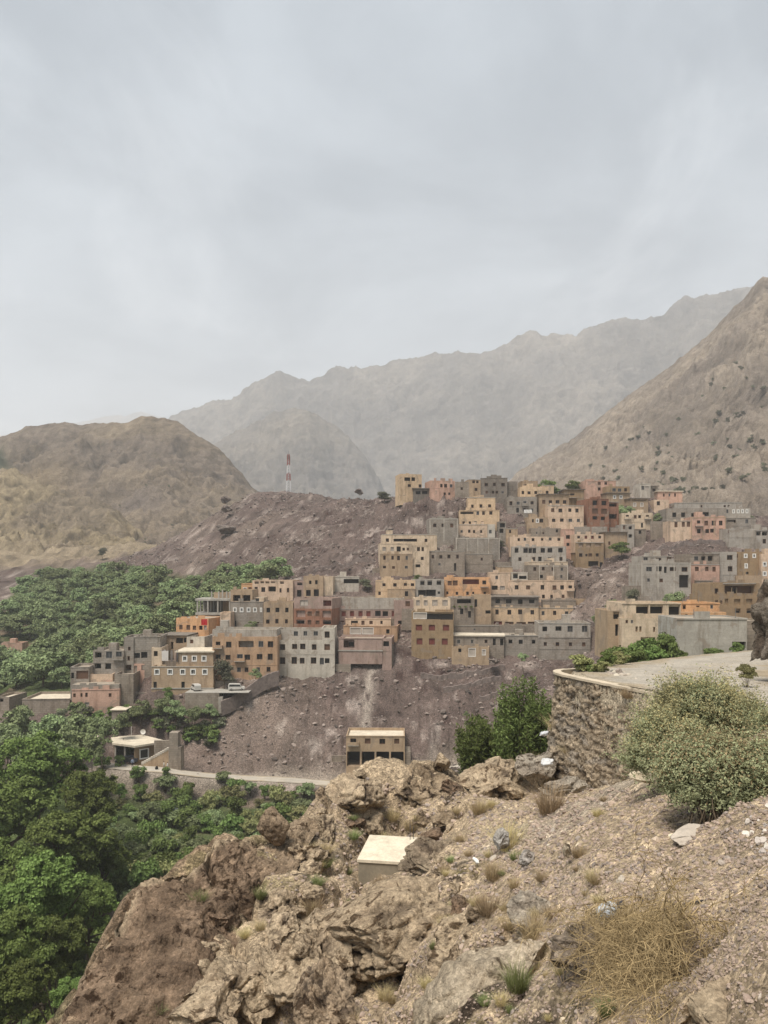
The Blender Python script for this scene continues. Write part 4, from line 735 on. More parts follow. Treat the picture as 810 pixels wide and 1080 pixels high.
H('small roofless pinkish ruin among the trees at the left edge', 240, [(2, 23, 678, 690, 'pink', '', 0, 5)], cat='ruin', name='ruin')
# ------------------------------------------------------------------ vegetation
def leaf_mat(name, col, island=0.35, objvar=True): return mat(name, col, objvar=objvar, rough=0.75, var=0.22, scale=0.25, spec=0.15, island=island, trans=0.18)
LEAF_DARK = leaf_mat('walnut leaves', (.135, .182, .05)); LEAF_MID = leaf_mat('wood leaves', (.22, .265, .125)); LEAF_OLIVE = leaf_mat('olive shrub leaves', (.25, .25, .105))
LEAF_BRIGHT = leaf_mat('cane leaves', (.15, .195, .06), .35, False); LEAF_GREY = leaf_mat('dusty shrub leaves', (.17, .175, .11)); LEAF_GARDEN = leaf_mat('garden leaves', (.135, .185, .055))
LEAF_BUSH = leaf_mat('bush leaves', (.31, .325, .18), .3, False); LEAF_BUSHDRY = leaf_mat('straw tinted bush leaves', (.33, .31, .17), .3, False); LEAF_DRY = leaf_mat('dry flower heads', (.36, .29, .15)); BARK = mat('bark', (.10, .075, .05), var=0.3, scale=2.0)
GRASS_DRY = leaf_mat('dry grass blades', (.43, .35, .19)); GRASS_GREEN = leaf_mat('green grass blades', (.20, .23, .09)); TWIG = mat('golden dry twigs', (.27, .195, .105), var=0.3, scale=6.0, island=0.35)

def quads_from(c, n, size, rng, aspect=0.7, roll=None):
    """leaf quads centred at c with normals n"""
    k = len(c); n = n / np.linalg.norm(n, axis=1)[:, None]
    a = np.cross(n, rng.normal(size=(k, 3))); a /= np.linalg.norm(a, axis=1)[:, None]; b = np.cross(n, a)
    s = size * (0.65 + 0.7 * rng.random(k))[:, None] * 0.5
    bend = n * s * 0.35
    V = np.stack([c - a * s, c - b * s * aspect + bend * .3, c + a * s, c + b * s * aspect + bend], 1).reshape(-1, 3)
    return V, np.arange(4 * k).reshape(k, 4)
def crown_pts(rng, rx, ry, rz, lobes, n, flat=0.0, gap=0.25, lobe_r=(0.28, 0.5)):
    """leaf positions on and inside the lobes of an uneven crown; lowest point about 0, top about 2*rz"""
    C, Rr = [], []
    for i in range(lobes):
        th = rng.uniform(0, 2 * math.pi); q = rng.uniform(0, 1) ** 0.6; zz = rng.uniform(-0.75, 1.0)
        rr = math.sqrt(max(0.05, 1 - zz * zz * (0.8 if zz > 0 else 0.5))) * q
        C.append((rx * rr * math.cos(th) * .8, ry * rr * math.sin(th) * .8, rz * (1 + zz * .72))); Rr.append(min(rx, rz) * rng.uniform(*lobe_r))
    C.append((0, 0, rz)); Rr.append(min(rx, rz) * .6)
    C = np.array(C); Rr = np.array(Rr); pick = rng.choice(len(C), n, p=Rr ** 2 / (Rr ** 2).sum())
    d = rng.normal(size=(n, 3)); d /= np.linalg.norm(d, axis=1)[:, None]; d[:, 2] = np.where(d[:, 2] < -0.3, -d[:, 2] * .6, d[:, 2])
    r = Rr[pick] * (0.55 + 0.45 * rng.random(n) ** 0.5) * (1 + 0.18 * rng.normal(size=n).clip(-2, 2))
    p = C[pick] + d * r[:, None] * np.array([1, 1, .8])
    keep = fbm(p[:, 0] / (rx * .3), p[:, 1] / (rx * .3), p[:, 2] / (rx * .3), 2, int(rng.integers(1000))) > -gap * 1.2
    return p[keep], d[keep], C
def crown_mesh(name, seed, rx, ry, rz, lobes, n, leaf, m, base=0.0, gap=.25, lobe_r=(.28, .5)):
    rng = np.random.default_rng(seed); p, d, C = crown_pts(rng, rx, ry, rz, lobes, n, gap=gap, lobe_r=lobe_r); p[:, 2] += base
    nn = d + rng.normal(size=p.shape) * 0.55 + np.array([0, 0, .35])
    V, Fq = quads_from(p, nn, leaf, rng); return mesh_np(name, V, Fq, [m]), C + np.array([0, 0, base])
def trunk_mesh(name, C, h, r, seed, m=None, nl=7):
    rng = random.Random(seed); b = MB(); m = m or BARK; top = Vector((rng.uniform(-.3, .3), rng.uniform(-.3, .3), h))
    b.tube([(0, 0, -1.5), (0, 0, 0), tuple(top * .5 + Vector((rng.uniform(-.2, .2), 0, 0))), tuple(top)], [r * 1.25, r, r * .8, r * .5], m, 8)
    for c in list(C)[:nl]:
        c = Vector(c); s = top * rng.uniform(.55, .95); mid = (s + c) / 2 + Vector((0, 0, .1 * h * rng.uniform(-.5, .3))); b.tube([tuple(s), tuple(mid), tuple(c)], [r * .45, r * .3, r * .1], m, 5)
    return b.mesh(name, True)
_tk = {}
def tree_kind(key, **k):
    if key not in _tk:
        base = k['base']; cm, C = crown_mesh('crown', k['seed'], k['rx'], k['ry'], k['rz'], k['lobes'], k['n'], k['leaf'], k['m'], base, k.get('gap', .25), k.get('lobe_r', (.28, .5)))
        tm = trunk_mesh('trunk', C, base + k['rz'] * .7, k['tr'], k['seed'], nl=k.get('nl', 8)); _tk[key] = (cm, tm, base + 2 * k['rz'])
    return _tk[key]
def put_tree(kind, loc, scale, rz, label, group=None, name='tree', cat='tree'):
    cm, tm, h = kind; e = empty(name, loc, rz, label, cat, group); e.scale = scale if not isinstance(scale, (int, float)) else (scale,) * 3
    c = link('crown', cm, e); link('trunk', tm, e)
    if not isinstance(scale, (int, float)) and scale[2] > scale[0] * 1.15: k = 1.15 * scale[0] / scale[2]; c.scale = (1, 1, k); c.location = (0, 0, h * (1 - k))
    return e
def big_kinds(): return [tree_kind('walnut%d' % i, seed=400 + i, rx=7.2, ry=7.0, rz=5.4, lobes=64, n=34000, leaf=.40, m=LEAF_DARK, base=4.6, tr=.45, nl=14, lobe_r=(.13, .27)) for i in range(4)]
def wood_kinds(): return [tree_kind('wood%d' % i, seed=430 + i, rx=4.6, ry=4.6, rz=3.0, lobes=22, n=3600, leaf=.60, m=LEAF_MID, base=1.2, tr=.22, nl=6) for i in range(5)]
def small_kinds(): return [tree_kind('small%d' % i, seed=450 + i, rx=2.6, ry=2.6, rz=2.3, lobes=14, n=4500, leaf=.30, m=(LEAF_MID, LEAF_GREY, LEAF_GARDEN)[i % 3], base=1.0, tr=.12, nl=6) for i in range(6)]
_bk = {}
def bush_kind(key, seed, rx, rz, n, leaf, m, lobes=14, stems=14, gap=.25):
    if key not in _bk:
        cm, C = crown_mesh('foliage', seed, rx, rx, rz, lobes, n, leaf, m, 0.0, gap); b = MB(); rng = random.Random(seed)
        for c in list(C)[:stems]:
            c = Vector(c); b.tube([(rng.uniform(-.1, .1) * rx, rng.uniform(-.1, .1) * rx, -.4), tuple(c * .5 + Vector((0, 0, .1 * rz))), tuple(c)], [rx * .022, rx * .015, rx * .006], BARK, 5)
        _bk[key] = (cm, b.mesh('stems', True), 2 * rz)
    return _bk[key]
def put_bush(kind, loc, scale, rz, label, group=None, name='bush', cat='bush'):
    cm, sm, h = kind; e = empty(name, loc, rz, label, cat, group); e.scale = scale if not isinstance(scale, (int, float)) else (scale,) * 3
    link('foliage', cm, e); link('stems', sm, e); return e

def build_trees():
    K = big_kinds(); rng = random.Random(5)
    spots = [(40, 768, 112, 64, 'big dark walnut tree at the left edge, below the flat pale roof'), (96, 808, 106, 38, 'dark round walnut tree just left of the flat-roofed garage house'), (8, 812, 100, 62, 'broad dark tree at the left edge, second from the top of the grove'),
             (72, 850, 90, 58, 'large dark tree in the middle of the left grove'), (10, 880, 80, 55, 'dark tree at the left edge in the lower half of the grove'), (108, 872, 96, 34, 'smaller dark tree on the right flank of the grove above the shrub gardens'),
             (44, 895, 72, 60, 'large bright-topped tree low in the left grove'), (92, 925, 78, 38, 'leafy tree on the right flank of the grove, beside the round grey boulder'), (6, 952, 62, 55, 'tree in the bottom left corner of the grove'),
             (62, 965, 66, 40, 'tree at the foot of the grove touching the big brown crag'), (18, 1010, 54, 45, 'lowest tree of the grove, at the bottom left corner of the photograph'), (-40, 790, 105, 60, 'grove tree cut off by the left picture edge near the top'), (-45, 900, 78, 60, 'grove tree cut off by the left picture edge lower down'), (72, 1030, 60, 26, 'small tree in the shade of the big crag at the bottom left')]
    for i, (u, vt, Y, rpx, lab) in enumerate(spots):
        k = K[i % 4]; x = X_at(u, Y); zg = float(height(np.array([x]), np.array([float(Y)]), False)[0]); zt = Z_at(vt, Y); r = rpx / F * Y
        hgt = max(zt - zg, 6.0); s = r / 7.2
        put_tree(k, (x, Y, zg), (s, s, hgt / k[2]), rng.uniform(0, 6.28), lab, 'dark trees of the left grove')
    # trees between the grove and the lower houses
    S = small_kinds(); W = wood_kinds()
    mids = [(22, 746, 150, 26, 0), (55, 752, 148, 24, 1), (85, 752, 146, 22, 2), (108, 756, 144, 17, 3), (130, 752, 153, 12, 4), (8, 762, 140, 24, 2), (70, 768, 134, 26, 1), (40, 775, 128, 26, 3), (100, 776, 132, 18, 0), (-25, 750, 148, 26, 1)]
    for i, (u, vt, Y, rpx, k) in enumerate(mids):
        kd = W[k % 5]; x = X_at(u, Y); zg = float(height(np.array([x]), np.array([float(Y)]), False)[0]); s = rpx / F * Y / 4.6; hgt = max(Z_at(vt, Y) - zg, 3)
        put_tree(kd, (x, Y, zg), (s, s, hgt / kd[2]), rng.uniform(0, 6.28), 'green tree in the band between the dark grove and the lowest village houses', 'trees between the grove and the houses')
    sm = [(148, 738, 159, 13, 0, 'green tree in front of the pink corner house and the wide brown house'), (170, 734, 160, 12, 3, 'rounded green tree right in front of the wide brown house'), (186, 738, 158, 12, 0, 'light green tree below the white van'), (178, 725, 163, 7, 5, 'small upright tree by the door of the wide brown house'),
          (160, 756, 160, 9, 2, 'dark green tree above the flat roof of the garage house'), (205, 744, 158, 11, 3, 'low green tree under the terrace wall'), (222, 742, 159, 9, 0, 'bushy green tree beside the terrace post'), (128, 762, 160, 9, 4, 'tree between the pale roof sheet and the garage house roof'),
          (236, 697, 165.5, 13.5, 1, 'dusty dark tree covering the lower windows of the big orange-brown house'), (270, 705, 166, 7, 0, 'small green tree at the right foot of the big orange-brown house'), (265, 655, 188, 9, 0, 'green shrub tree growing against the grey house under its white-framed windows'),
          (655, 571, 216, 12.5, 2, 'round dark green tree beside the brown two-tone house'), (385, 611, 206, 9, 1, 'dusty grey-green tree between the small farmhouse and the low ochre house'), (578, 505.5, 248, 14, 2, 'big round dark tree behind the ochre stepped house on the ridge'), (561, 507, 250, 7, 0, 'small tree peeking over the tan blank house on the ridge'),
          (605, 506, 250, 10, 2, 'dark tree on the ridge between the brown house and the pink-brown house'), (622, 513, 247, 5, 3, 'small dark tree in front of the pink-brown house on the ridge'), (405, 519, 258, 9, 1, 'low spreading shrub tree on the bare ridge left of the ochre house'),
          (660, 531, 236, 10, 3, 'green hedge-like tree above the yellowish one-storey house'), (696, 541, 227, 9, 0, 'green bush tree behind the yard wall, between the yellow house and the pink house'), (790, 543, 224, 9, 1, 'dusty tree near the right edge behind the grey house'), (710, 622, 160, 16, 3, 'wide green tree below the unfinished grey house with the garage opening'),
          (738, 626, 157, 8, 0, 'green tree left of the ochre brown house'), (668, 622, 162, 10, 1, 'dusty green tree left of the wide green tree on the right slope'), (647, 632, 158, 9, 0, 'green tree on the rubble left of the cream balcony house'), (628, 648, 172, 6, 3, 'small green shrub tree on the rubble right of the yellow ochre houses'),
          (552, 688, 166, 6, 3, 'lone small green tree on the terraces below the low cinder-block house'), (492, 750, 158, 4, 0, 'tiny dark tree on the bare slope right of the garage block'), (108, 578, 395, 6, 1, 'pointed dark tree at the top edge of the wood'), (440, 606, 209, 5, 2, 'small green tree behind the low ochre house'), (528, 570, 222, 6, 1, 'shrub tree on the grey terrace right of the terraced ochre house')]
    for i, (u, vt, Y, rpx, k, lab) in enumerate(sm):
        kd = S[k]; x = X_at(u, Y); zg = float(height(np.array([x]), np.array([float(Y)]))[0]); s = rpx / F * Y / 2.6; hgt = max(Z_at(vt, Y) - zg, 1.6)
        put_tree(kd, (x, Y, zg - .2), (s, s, hgt / kd[2] + .05), rng.uniform(0, 6.28), lab)
    LB = [bush_kind('low%d' % i, 560 + i, 1.8, 1.3, 2200, .3, (LEAF_MID, LEAF_GARDEN, LEAF_GREY)[i], lobes=12) for i in range(3)]; nr2 = np.random.default_rng(8); c = 0
    while c < 46:
        u, v = nr2.uniform(60, 232), nr2.uniform(746, 774)
        if u > 112 and v > 768: continue
        Y = np.interp(v, [742, 775], [162, 154.5]); x = X_at(u, Y); zg = float(height(np.array([x]), np.array([Y]))[0]); s = nr2.uniform(.6, 1.25); c += 1
        put_bush(LB[c % 3], (x, Y, zg - .3), (s, s, s * nr2.uniform(.8, 1.3)), c, 'green shrub on the slope between the lowest houses and the garage house', 'shrubs below the lowest houses')
    # the wood on the far left slope
    pts = []; nrng = np.random.default_rng(3); tries = 0
    top = lambda u: np.interp(u, [-80, 0, 15, 35, 60, 100, 150, 200, 260, 310], [628, 640, 622, 606, 598, 597, 601, 606, 600, 600])
    while len(pts) < 270 and tries < 26000:
        tries += 1; x, y = nrng.uniform(-215, -22), nrng.uniform(178, 400); u = 405 + F * x / y
        if u < -70 or u > 312: continue
        if any((x - p[0]) ** 2 + (y - p[1]) ** 2 < 36 for p in pts): continue
        z = float(height(np.array([x]), np.array([y]), False)[0]); v = 600 - F * z / y
        if v < top(u) + 17 + 4 * math.sin(u * .21) or v > 752: continue
        if -10 < u < 48 and 674 < v < 704: continue
        if u > 60 and v > 742: continue
        if any(abs((x - q[0])) < q[4] + 5 and -12 < (y - q[1]) < q[5] + 3 for q in FOOT): continue
        pts.append((x, y, z))
    for i, (x, y, z) in enumerate(pts):
        kd = W[i % 5]; s = nrng.uniform(.75, 1.35); put_tree(kd, (x, y, z - .4), (s, s, s * nrng.uniform(.8, 1.1)), nrng.uniform(0, 6.28), 'leafy green tree within the wood on the slope behind the lower left houses', 'trees of the wood behind the village')
    UB = bush_kind('under', 580, 2.0, 1.5, 2600, .32, LEAF_DARK, lobes=14); c = 0
    while c < 40:
        u, Y = nrng.uniform(-60, 125), nrng.uniform(52, 92); x = X_at(u, Y); c += 1; zg = float(height(np.array([x]), np.array([Y]), False)[0]); s = nrng.uniform(.9, 1.8)
        put_bush(UB, (x, Y, zg - .3), (s, s, s * nrng.uniform(.9, 1.5)), c, 'dark leafy bush in the undergrowth beneath the left grove', 'undergrowth bushes of the grove', 'undergrowth_bush', 'undergrowth bush')
    # garden shrubs on the terraces under the track
    GB = [bush_kind('garden%d' % i, 500 + i, 1.6, 1.2, 2600, .26, (LEAF_GARDEN, LEAF_OLIVE, LEAF_GARDEN, LEAF_MID)[i], lobes=12) for i in range(4)]
    placed = 0; tries = 0; q = []
    while placed < 165 and tries < 9000:
        tries += 1; u = nrng.uniform(95, 330); v = nrng.uniform(832, 1030); 
        if v < 834 + 0.0 * u: continue
        if v > np.interp(u, [95, 150, 220, 300, 330], [1040, 1000, 950, 905, 870]): continue
        Y = np.interp(v, [828, 840, 880, 1000], [147, 142, 122, 85]) + nrng.uniform(-3, 3)
        if any((u - a) ** 2 + ((v - b_) * 1.8) ** 2 < 90 for a, b_ in q): continue
        x = X_at(u, Y); zg = float(height(np.array([x]), np.array([Y]), False)[0]); q.append((u, v)); placed += 1; s = nrng.uniform(.6, 1.45)
        put_bush(GB[placed % 4], (x, Y, zg - .2), (s, s, s * nrng.uniform(.8, 1.5)), nrng.uniform(0, 6.28), 'green shrub on the garden terraces between the dirt track and the near crags', 'shrubs of the garden terraces', 'garden_shrub', 'garden shrub')
    for (u, v, Y, wpx, hpx, lab) in [(165, 862, 133, 32, 20, 'bright green leafy hedge on the terrace right of the grove'), (187, 846, 141, 12, 12, 'bright green end of the terrace hedge near the rubble bank'), (303, 846, 140, 14, 14, 'fresh green bush behind the perched boulder')]:
        kd = bush_kind('hedge', 520, 1.6, 1.2, 3500, .22, LEAF_BRIGHT, lobes=18); x = X_at(u, Y); zg = float(height(np.array([x]), np.array([float(Y)]), False)[0]); put_bush(kd, (x, Y, Z_at(v, Y) - .3), (wpx / F * Y / 1.6, 1.2, hpx / F * Y / 2.2), 0.3, lab, name='hedge', cat='hedge')
    # scattered shrubs on the mountainside
    us, V, ntv = SHEET['mountainside']; nrng = np.random.default_rng(21); mk = [bush_kind('mtn%d' % i, 540 + i, 1.5, 1.1, 420, .6, LEAF_GREY, lobes=7, stems=4) for i in range(3)]; c = 0
    while c < 110:
        u = nrng.uniform(570, 830); ti = int(nrng.uniform(0.05, .8) * ntv); ui = int(np.argmin(np.abs(us - u))); p = V[ti, ui]; vv = 600 - F * p[2] / p[1]
        if vv > 528: continue
        dens = np.interp(u, [570, 680, 720, 830], [.08, .5, 1, .8]) * np.interp(vv, [330, 400, 450, 520], [.15, .5, 1, 1])
        if nrng.random() > dens: continue
        s = nrng.uniform(.8, 2.0); c += 1; put_bush(mk[c % 3], tuple(p), s, nrng.uniform(0, 6.28), 'small dark shrub dotted on the bare mountainside above the right end of the village', 'shrubs dotted on the mountainside', 'shrub', 'shrub')
    us, V, ntv = SHEET['left_hill']; c = 0
    while c < 60:
        u = nrng.uniform(0, 190); ti = int(nrng.uniform(0.03, .6) * ntv); ui = int(np.argmin(np.abs(us - u))); p = V[ti, ui]; vv = 600 - F * p[2] / p[1]
        if vv > 600: continue
        s = nrng.uniform(.4, 1.1); c += 1; put_bush(mk[c % 3], tuple(p), s, nrng.uniform(0, 6.28), 'small dark shrub dotted on the dry left hill', 'shrubs dotted on the left hill', 'shrub', 'shrub')

def blades(name, n, rad, h, wid, m, seed, spread=.5, curl=.5, segs=3):
    rng = np.random.default_rng(seed); th = rng.uniform(0, 6.283, n); r0 = rad * np.sqrt(rng.random(n)) * .45; base = np.stack([r0 * np.cos(th), r0 * np.sin(th), np.full(n, -.03)], 1)
    ph = th + rng.normal(size=n) * .7; out = np.stack([np.cos(ph), np.sin(ph), np.zeros(n)], 1); L_ = h * (0.45 + .65 * rng.random(n)); tilt = spread * rng.random(n)
    side = np.stack([-np.sin(ph + rng.normal(size=n)), np.cos(ph), np.zeros(n)], 1); V = []; 
    for k in range(segs + 1):
        t = k / segs; p = base + out * (L_ * (tilt * t + curl * tilt * t * t))[:, None] + np.array([0, 0, 1.0]) * (L_ * (t - .35 * tilt * t * t))[:, None]
        wv = side * (wid * (1 - .85 * t)); V += [p - wv, p + wv]
    V = np.stack(V, 1); m_ = 2 * (segs + 1); idx = np.arange(n * m_).reshape(n, m_)
    f = np.concatenate([np.stack([idx[:, 2 * k], idx[:, 2 * k + 1], idx[:, 2 * k + 3], idx[:, 2 * k + 2]], 1) for k in range(segs)]); return mesh_np(name, V.reshape(-1, 3), f, [m])
# ------------------------------------------------------------------ rocks and near things
_ico = {}
def ico(sub):
    if sub not in _ico:
        bm = bmesh.new(); bmesh.ops.create_icosphere(bm, subdivisions=sub, radius=1.0); bm.verts.ensure_lookup_table()
        _ico[sub] = (np.array([v.co[:] for v in bm.verts]), np.array([[v.index for v in f.verts] for f in bm.faces])); bm.free()
    return _ico[sub]
def rock_mesh(name, seed, sub, dims, m, rough=.22, blocky=.8, freq=1.0, pit=0.0, spotcol=None, cols=None, planes=15):
    V, Fc = ico(sub); rng = np.random.default_rng(seed); P = V.copy()
    for i in range(planes):       # chop flat faces
        n = rng.normal(size=3); n /= np.linalg.norm(n); d = rng.uniform(.55, .92); s = P @ n - d; P = P - np.where(s > 0, s * blocky * 1.6, 0)[:, None] * n
    o = seed * 3.7; x, y, z = P[:, 0] * freq + o, P[:, 1] * freq, P[:, 2] * freq
    nrm = P / np.linalg.norm(P, axis=1)[:, None]
    dsp = fbm(x * 1.3, y * 1.3, z * 1.3, 6, seed, .48) * rough * 1.5
    if sub >= 4:
        d1, d2, c = worley(x * 1.6, y * 1.6, z * 1.6, seed + 3); dsp = dsp + (c - .5) * rough * .75 - np.exp(-((d2 - d1) / .05) ** 2) * rough * .35
        e1, e2, c = worley(x * 5, y * 5, z * 5, seed + 8); dsp = dsp + (c - .5) * rough * .16 - np.exp(-((e2 - e1) / .1) ** 2) * rough * .06 + (ridged(x * 5, y * 5, z * 5, 4, seed + 5) - .55) * rough * .16
        if pit:
            pt = fbm(x * 6, y * 6, z * 6, 3, seed + 31); dsp = dsp - pit * sstep(.12, .3, pt) * sstep(-.2, .25, fbm(x * 1.1, y * 1.1, z * 1.1, 2, seed + 33))
    P = (P + nrm * dsp[:, None]) * np.array(dims)
    colr = None
    if cols is not None:
        a = sstep(-.35, .4, fbm(x * 2, y * 2, z * 2, 5, seed + 11) )[:, None]; colr = np.array(cols[0]) * (1 - a) + np.array(cols[1]) * a
        if pit:
            sp = (sstep(.10, .26, pt) * sstep(-.2, .25, fbm(x * 1.1, y * 1.1, z * 1.1, 2, seed + 33)))[:, None] * .85; colr = colr * (1 - sp) + np.array((.07, .05, .036)) * sp
        colr = np.clip(colr * (1 + .25 * fbm(x * 7, y * 7, z * 7, 3, seed + 13))[:, None], .01, .9)
    return mesh_np(name, P, Fc, [m], smooth=sub >= 4, colours=colr)
ROCKT = mat('crag rock', (1, 1, 1), tint=True, var=.22, scale=1.2, fine=.4, bump=.13, bscale=3.6, rough=.95, spec=.1, lichen=.9, pebble=.16)
STONE = mat('loose stone', (.40, .325, .24), var=.2, scale=2.0, fine=.15, bump=.02, bscale=14.0, island=.3); STONEG = mat('grey stone', (.33, .285, .23), var=.2, scale=2.0, fine=.15, bump=.02, bscale=14.0, island=.28)
STONEP = mat('purple brown scree stone', (.165, .13, .112), var=.2, scale=.5, island=.6); STONEW = mat('pale rubble stone', (.50, .455, .39), var=.15, scale=2.0, island=.15)
TANC = ((.43, .335, .225), (.34, .26, .175)); BRNC = ((.20, .135, .088), (.14, .10, .068)); GRYC = ((.33, .285, .225), (.26, .215, .165))
def crag(u, v, Y, wpx, hpx, deep, seed, label, cols=TANC, sub=6, rot=0, sink=.25, pit=.08, rough=.22, name='rock_outcrop', cat='rock outcrop', freq=1.0, blocky=.85, tilt=(0, 0)):
    a, c = wpx / 2 / F * Y, hpx / 2 / F * Y; me = rock_mesh(name, seed, sub, (a, deep, c), ROCKT, rough, blocky, freq, pit, cols=cols)
    o = link(name, me, None, tuple(at(u, v, Y)), label, cat); o.rotation_euler = (R(tilt[0]), R(tilt[1]), R(rot)); return o
def crag_face():
    # the tilted dark face: crest line, foot line towards the camera, back slope into the valley
    cr = dense([tuple(at(*q)) for q in ((25,1150,22.4),(40,1115,23.2),(62,1078,24),(100,1010,25.5),(128,962,27),(150,933,28.3),(178,922,29),(203,917,29.5),(222,893,31),(250,888,32.5),(272,890,34),(300,880,35.5),(330,868,37))], .09)
    n = len(cr); ft0 = dense([tuple(at(*q)) for q in ((70,1170,20),(90,1150,20.6),(130,1140,21.2),(172,1115,21.9),(206,1090,22.9),(238,1050,24.2),(258,1010,25.8),(272,985,27.4),(288,960,29),(302,935,31),(314,915,32.6),(326,890,34.2),(340,870,36))], .05)
    ft = np.stack([np.interp(np.linspace(0, 1, n), np.linspace(0, 1, len(ft0)), ft0[:, i]) for i in range(3)], 1); m = 150; T = np.linspace(0, 1, m); rows = []
    bk = cr + np.array([-3.5, 4.5, -16.0])
    for t in np.linspace(1, .02, 40): rows.append(cr * (1 - t) + bk * t)
    for t in T: rows.append(cr * (1 - t) + ft * t + np.array([-.25, -.5, .35]) * math.sin(math.pi * t) )
    P = np.array(rows); S = np.broadcast_to(np.arange(n)[None] / n, P.shape[:2]); du = np.gradient(P, axis=1); dv = np.gradient(P, axis=0); nr = np.cross(dv, du); nr /= np.linalg.norm(nr, axis=2, keepdims=True) + 1e-9
    x, y, z = P[..., 0], P[..., 1], P[..., 2]; tt = np.concatenate([np.zeros(40), T])[:, None]
    d = fbm(x / 2.2, y / 2.2, z / 2.2, 6, 11, .55) * .75 + (ridged(x / .8, y / .8, z / 1.6, 5, 12) - .55) * .42 - np.exp(-((S - .56 - .03 * fbm(x, y, z, 2, 14)) / .012) ** 2) * .8 * sstep(0, .15, tt) + fbm(x / .25, y / .25, z / .25, 3, 15) * .07
    w1, w2, wc = worley(x / 1.5, y / 1.5, z / 2.2, 16); d = d + (wc - .5) * .3
    P = P + nr * d[..., None]; k = sstep(.0, .14, tt)[..., None]; a = sstep(-.3, .4, fbm(x * 1.4, y * 1.4, z * .8, 5, 17))[..., None]; dark = np.array((.225, .158, .105)) * (1 - a) + np.array((.135, .093, .062)) * a; lt = np.array((.37, .285, .19)); top = np.clip((1 - k) + sstep(.62, .9, S)[..., None] * .55, 0, 1); col = dark * (1 - top) + lt * top  # shade of the steep face put into the colour, crest kept lighter
    col = col * (1 + .35 * fbm(x / .3, y / .3, z / .3, 4, 18))[..., None]; idx = np.arange(P.shape[0] * n).reshape(P.shape[0], n); f = np.stack([idx[:-1, :-1], idx[1:, :-1], idx[1:, 1:], idx[:-1, 1:]], -1).reshape(-1, 4)
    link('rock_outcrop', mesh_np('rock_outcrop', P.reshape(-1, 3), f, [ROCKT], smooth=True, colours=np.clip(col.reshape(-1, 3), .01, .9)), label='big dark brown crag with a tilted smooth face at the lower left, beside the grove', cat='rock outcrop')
def stones_mesh(name, P, S, m, seed, sub=1):
    rng = np.random.default_rng(seed); V, Fc = ico(sub); k = len(P); nv = len(V); var = 24; lib = []
    for i in range(var):
        Q = V * (1 + .5 * rng.normal(size=(nv, 1)).clip(-1, 1) * .5) * np.array([rng.uniform(.7, 1.3), rng.uniform(.7, 1.3), rng.uniform(.45, .85)])
        for j in range(5):
            n = rng.normal(size=3); n /= np.linalg.norm(n); s = Q @ n - rng.uniform(.4, .7); Q = Q - np.where(s > 0, s, 0)[:, None] * n
        lib.append(Q)
    lib = np.array(lib); pick = rng.integers(var, size=k); th = rng.uniform(0, 6.283, k); c, s = np.cos(th), np.sin(th); B = lib[pick]
    X = B[..., 0] * c[:, None] - B[..., 1] * s[:, None]; Y_ = B[..., 0] * s[:, None] + B[..., 1] * c[:, None]; A = np.stack([X, Y_, B[..., 2]], -1) * S[:, None, None] + P[:, None, :]
    f = (Fc[None] + (np.arange(k) * nv)[:, None, None]).reshape(-1, 3); return mesh_np(name, A.reshape(-1, 3), f, [m])

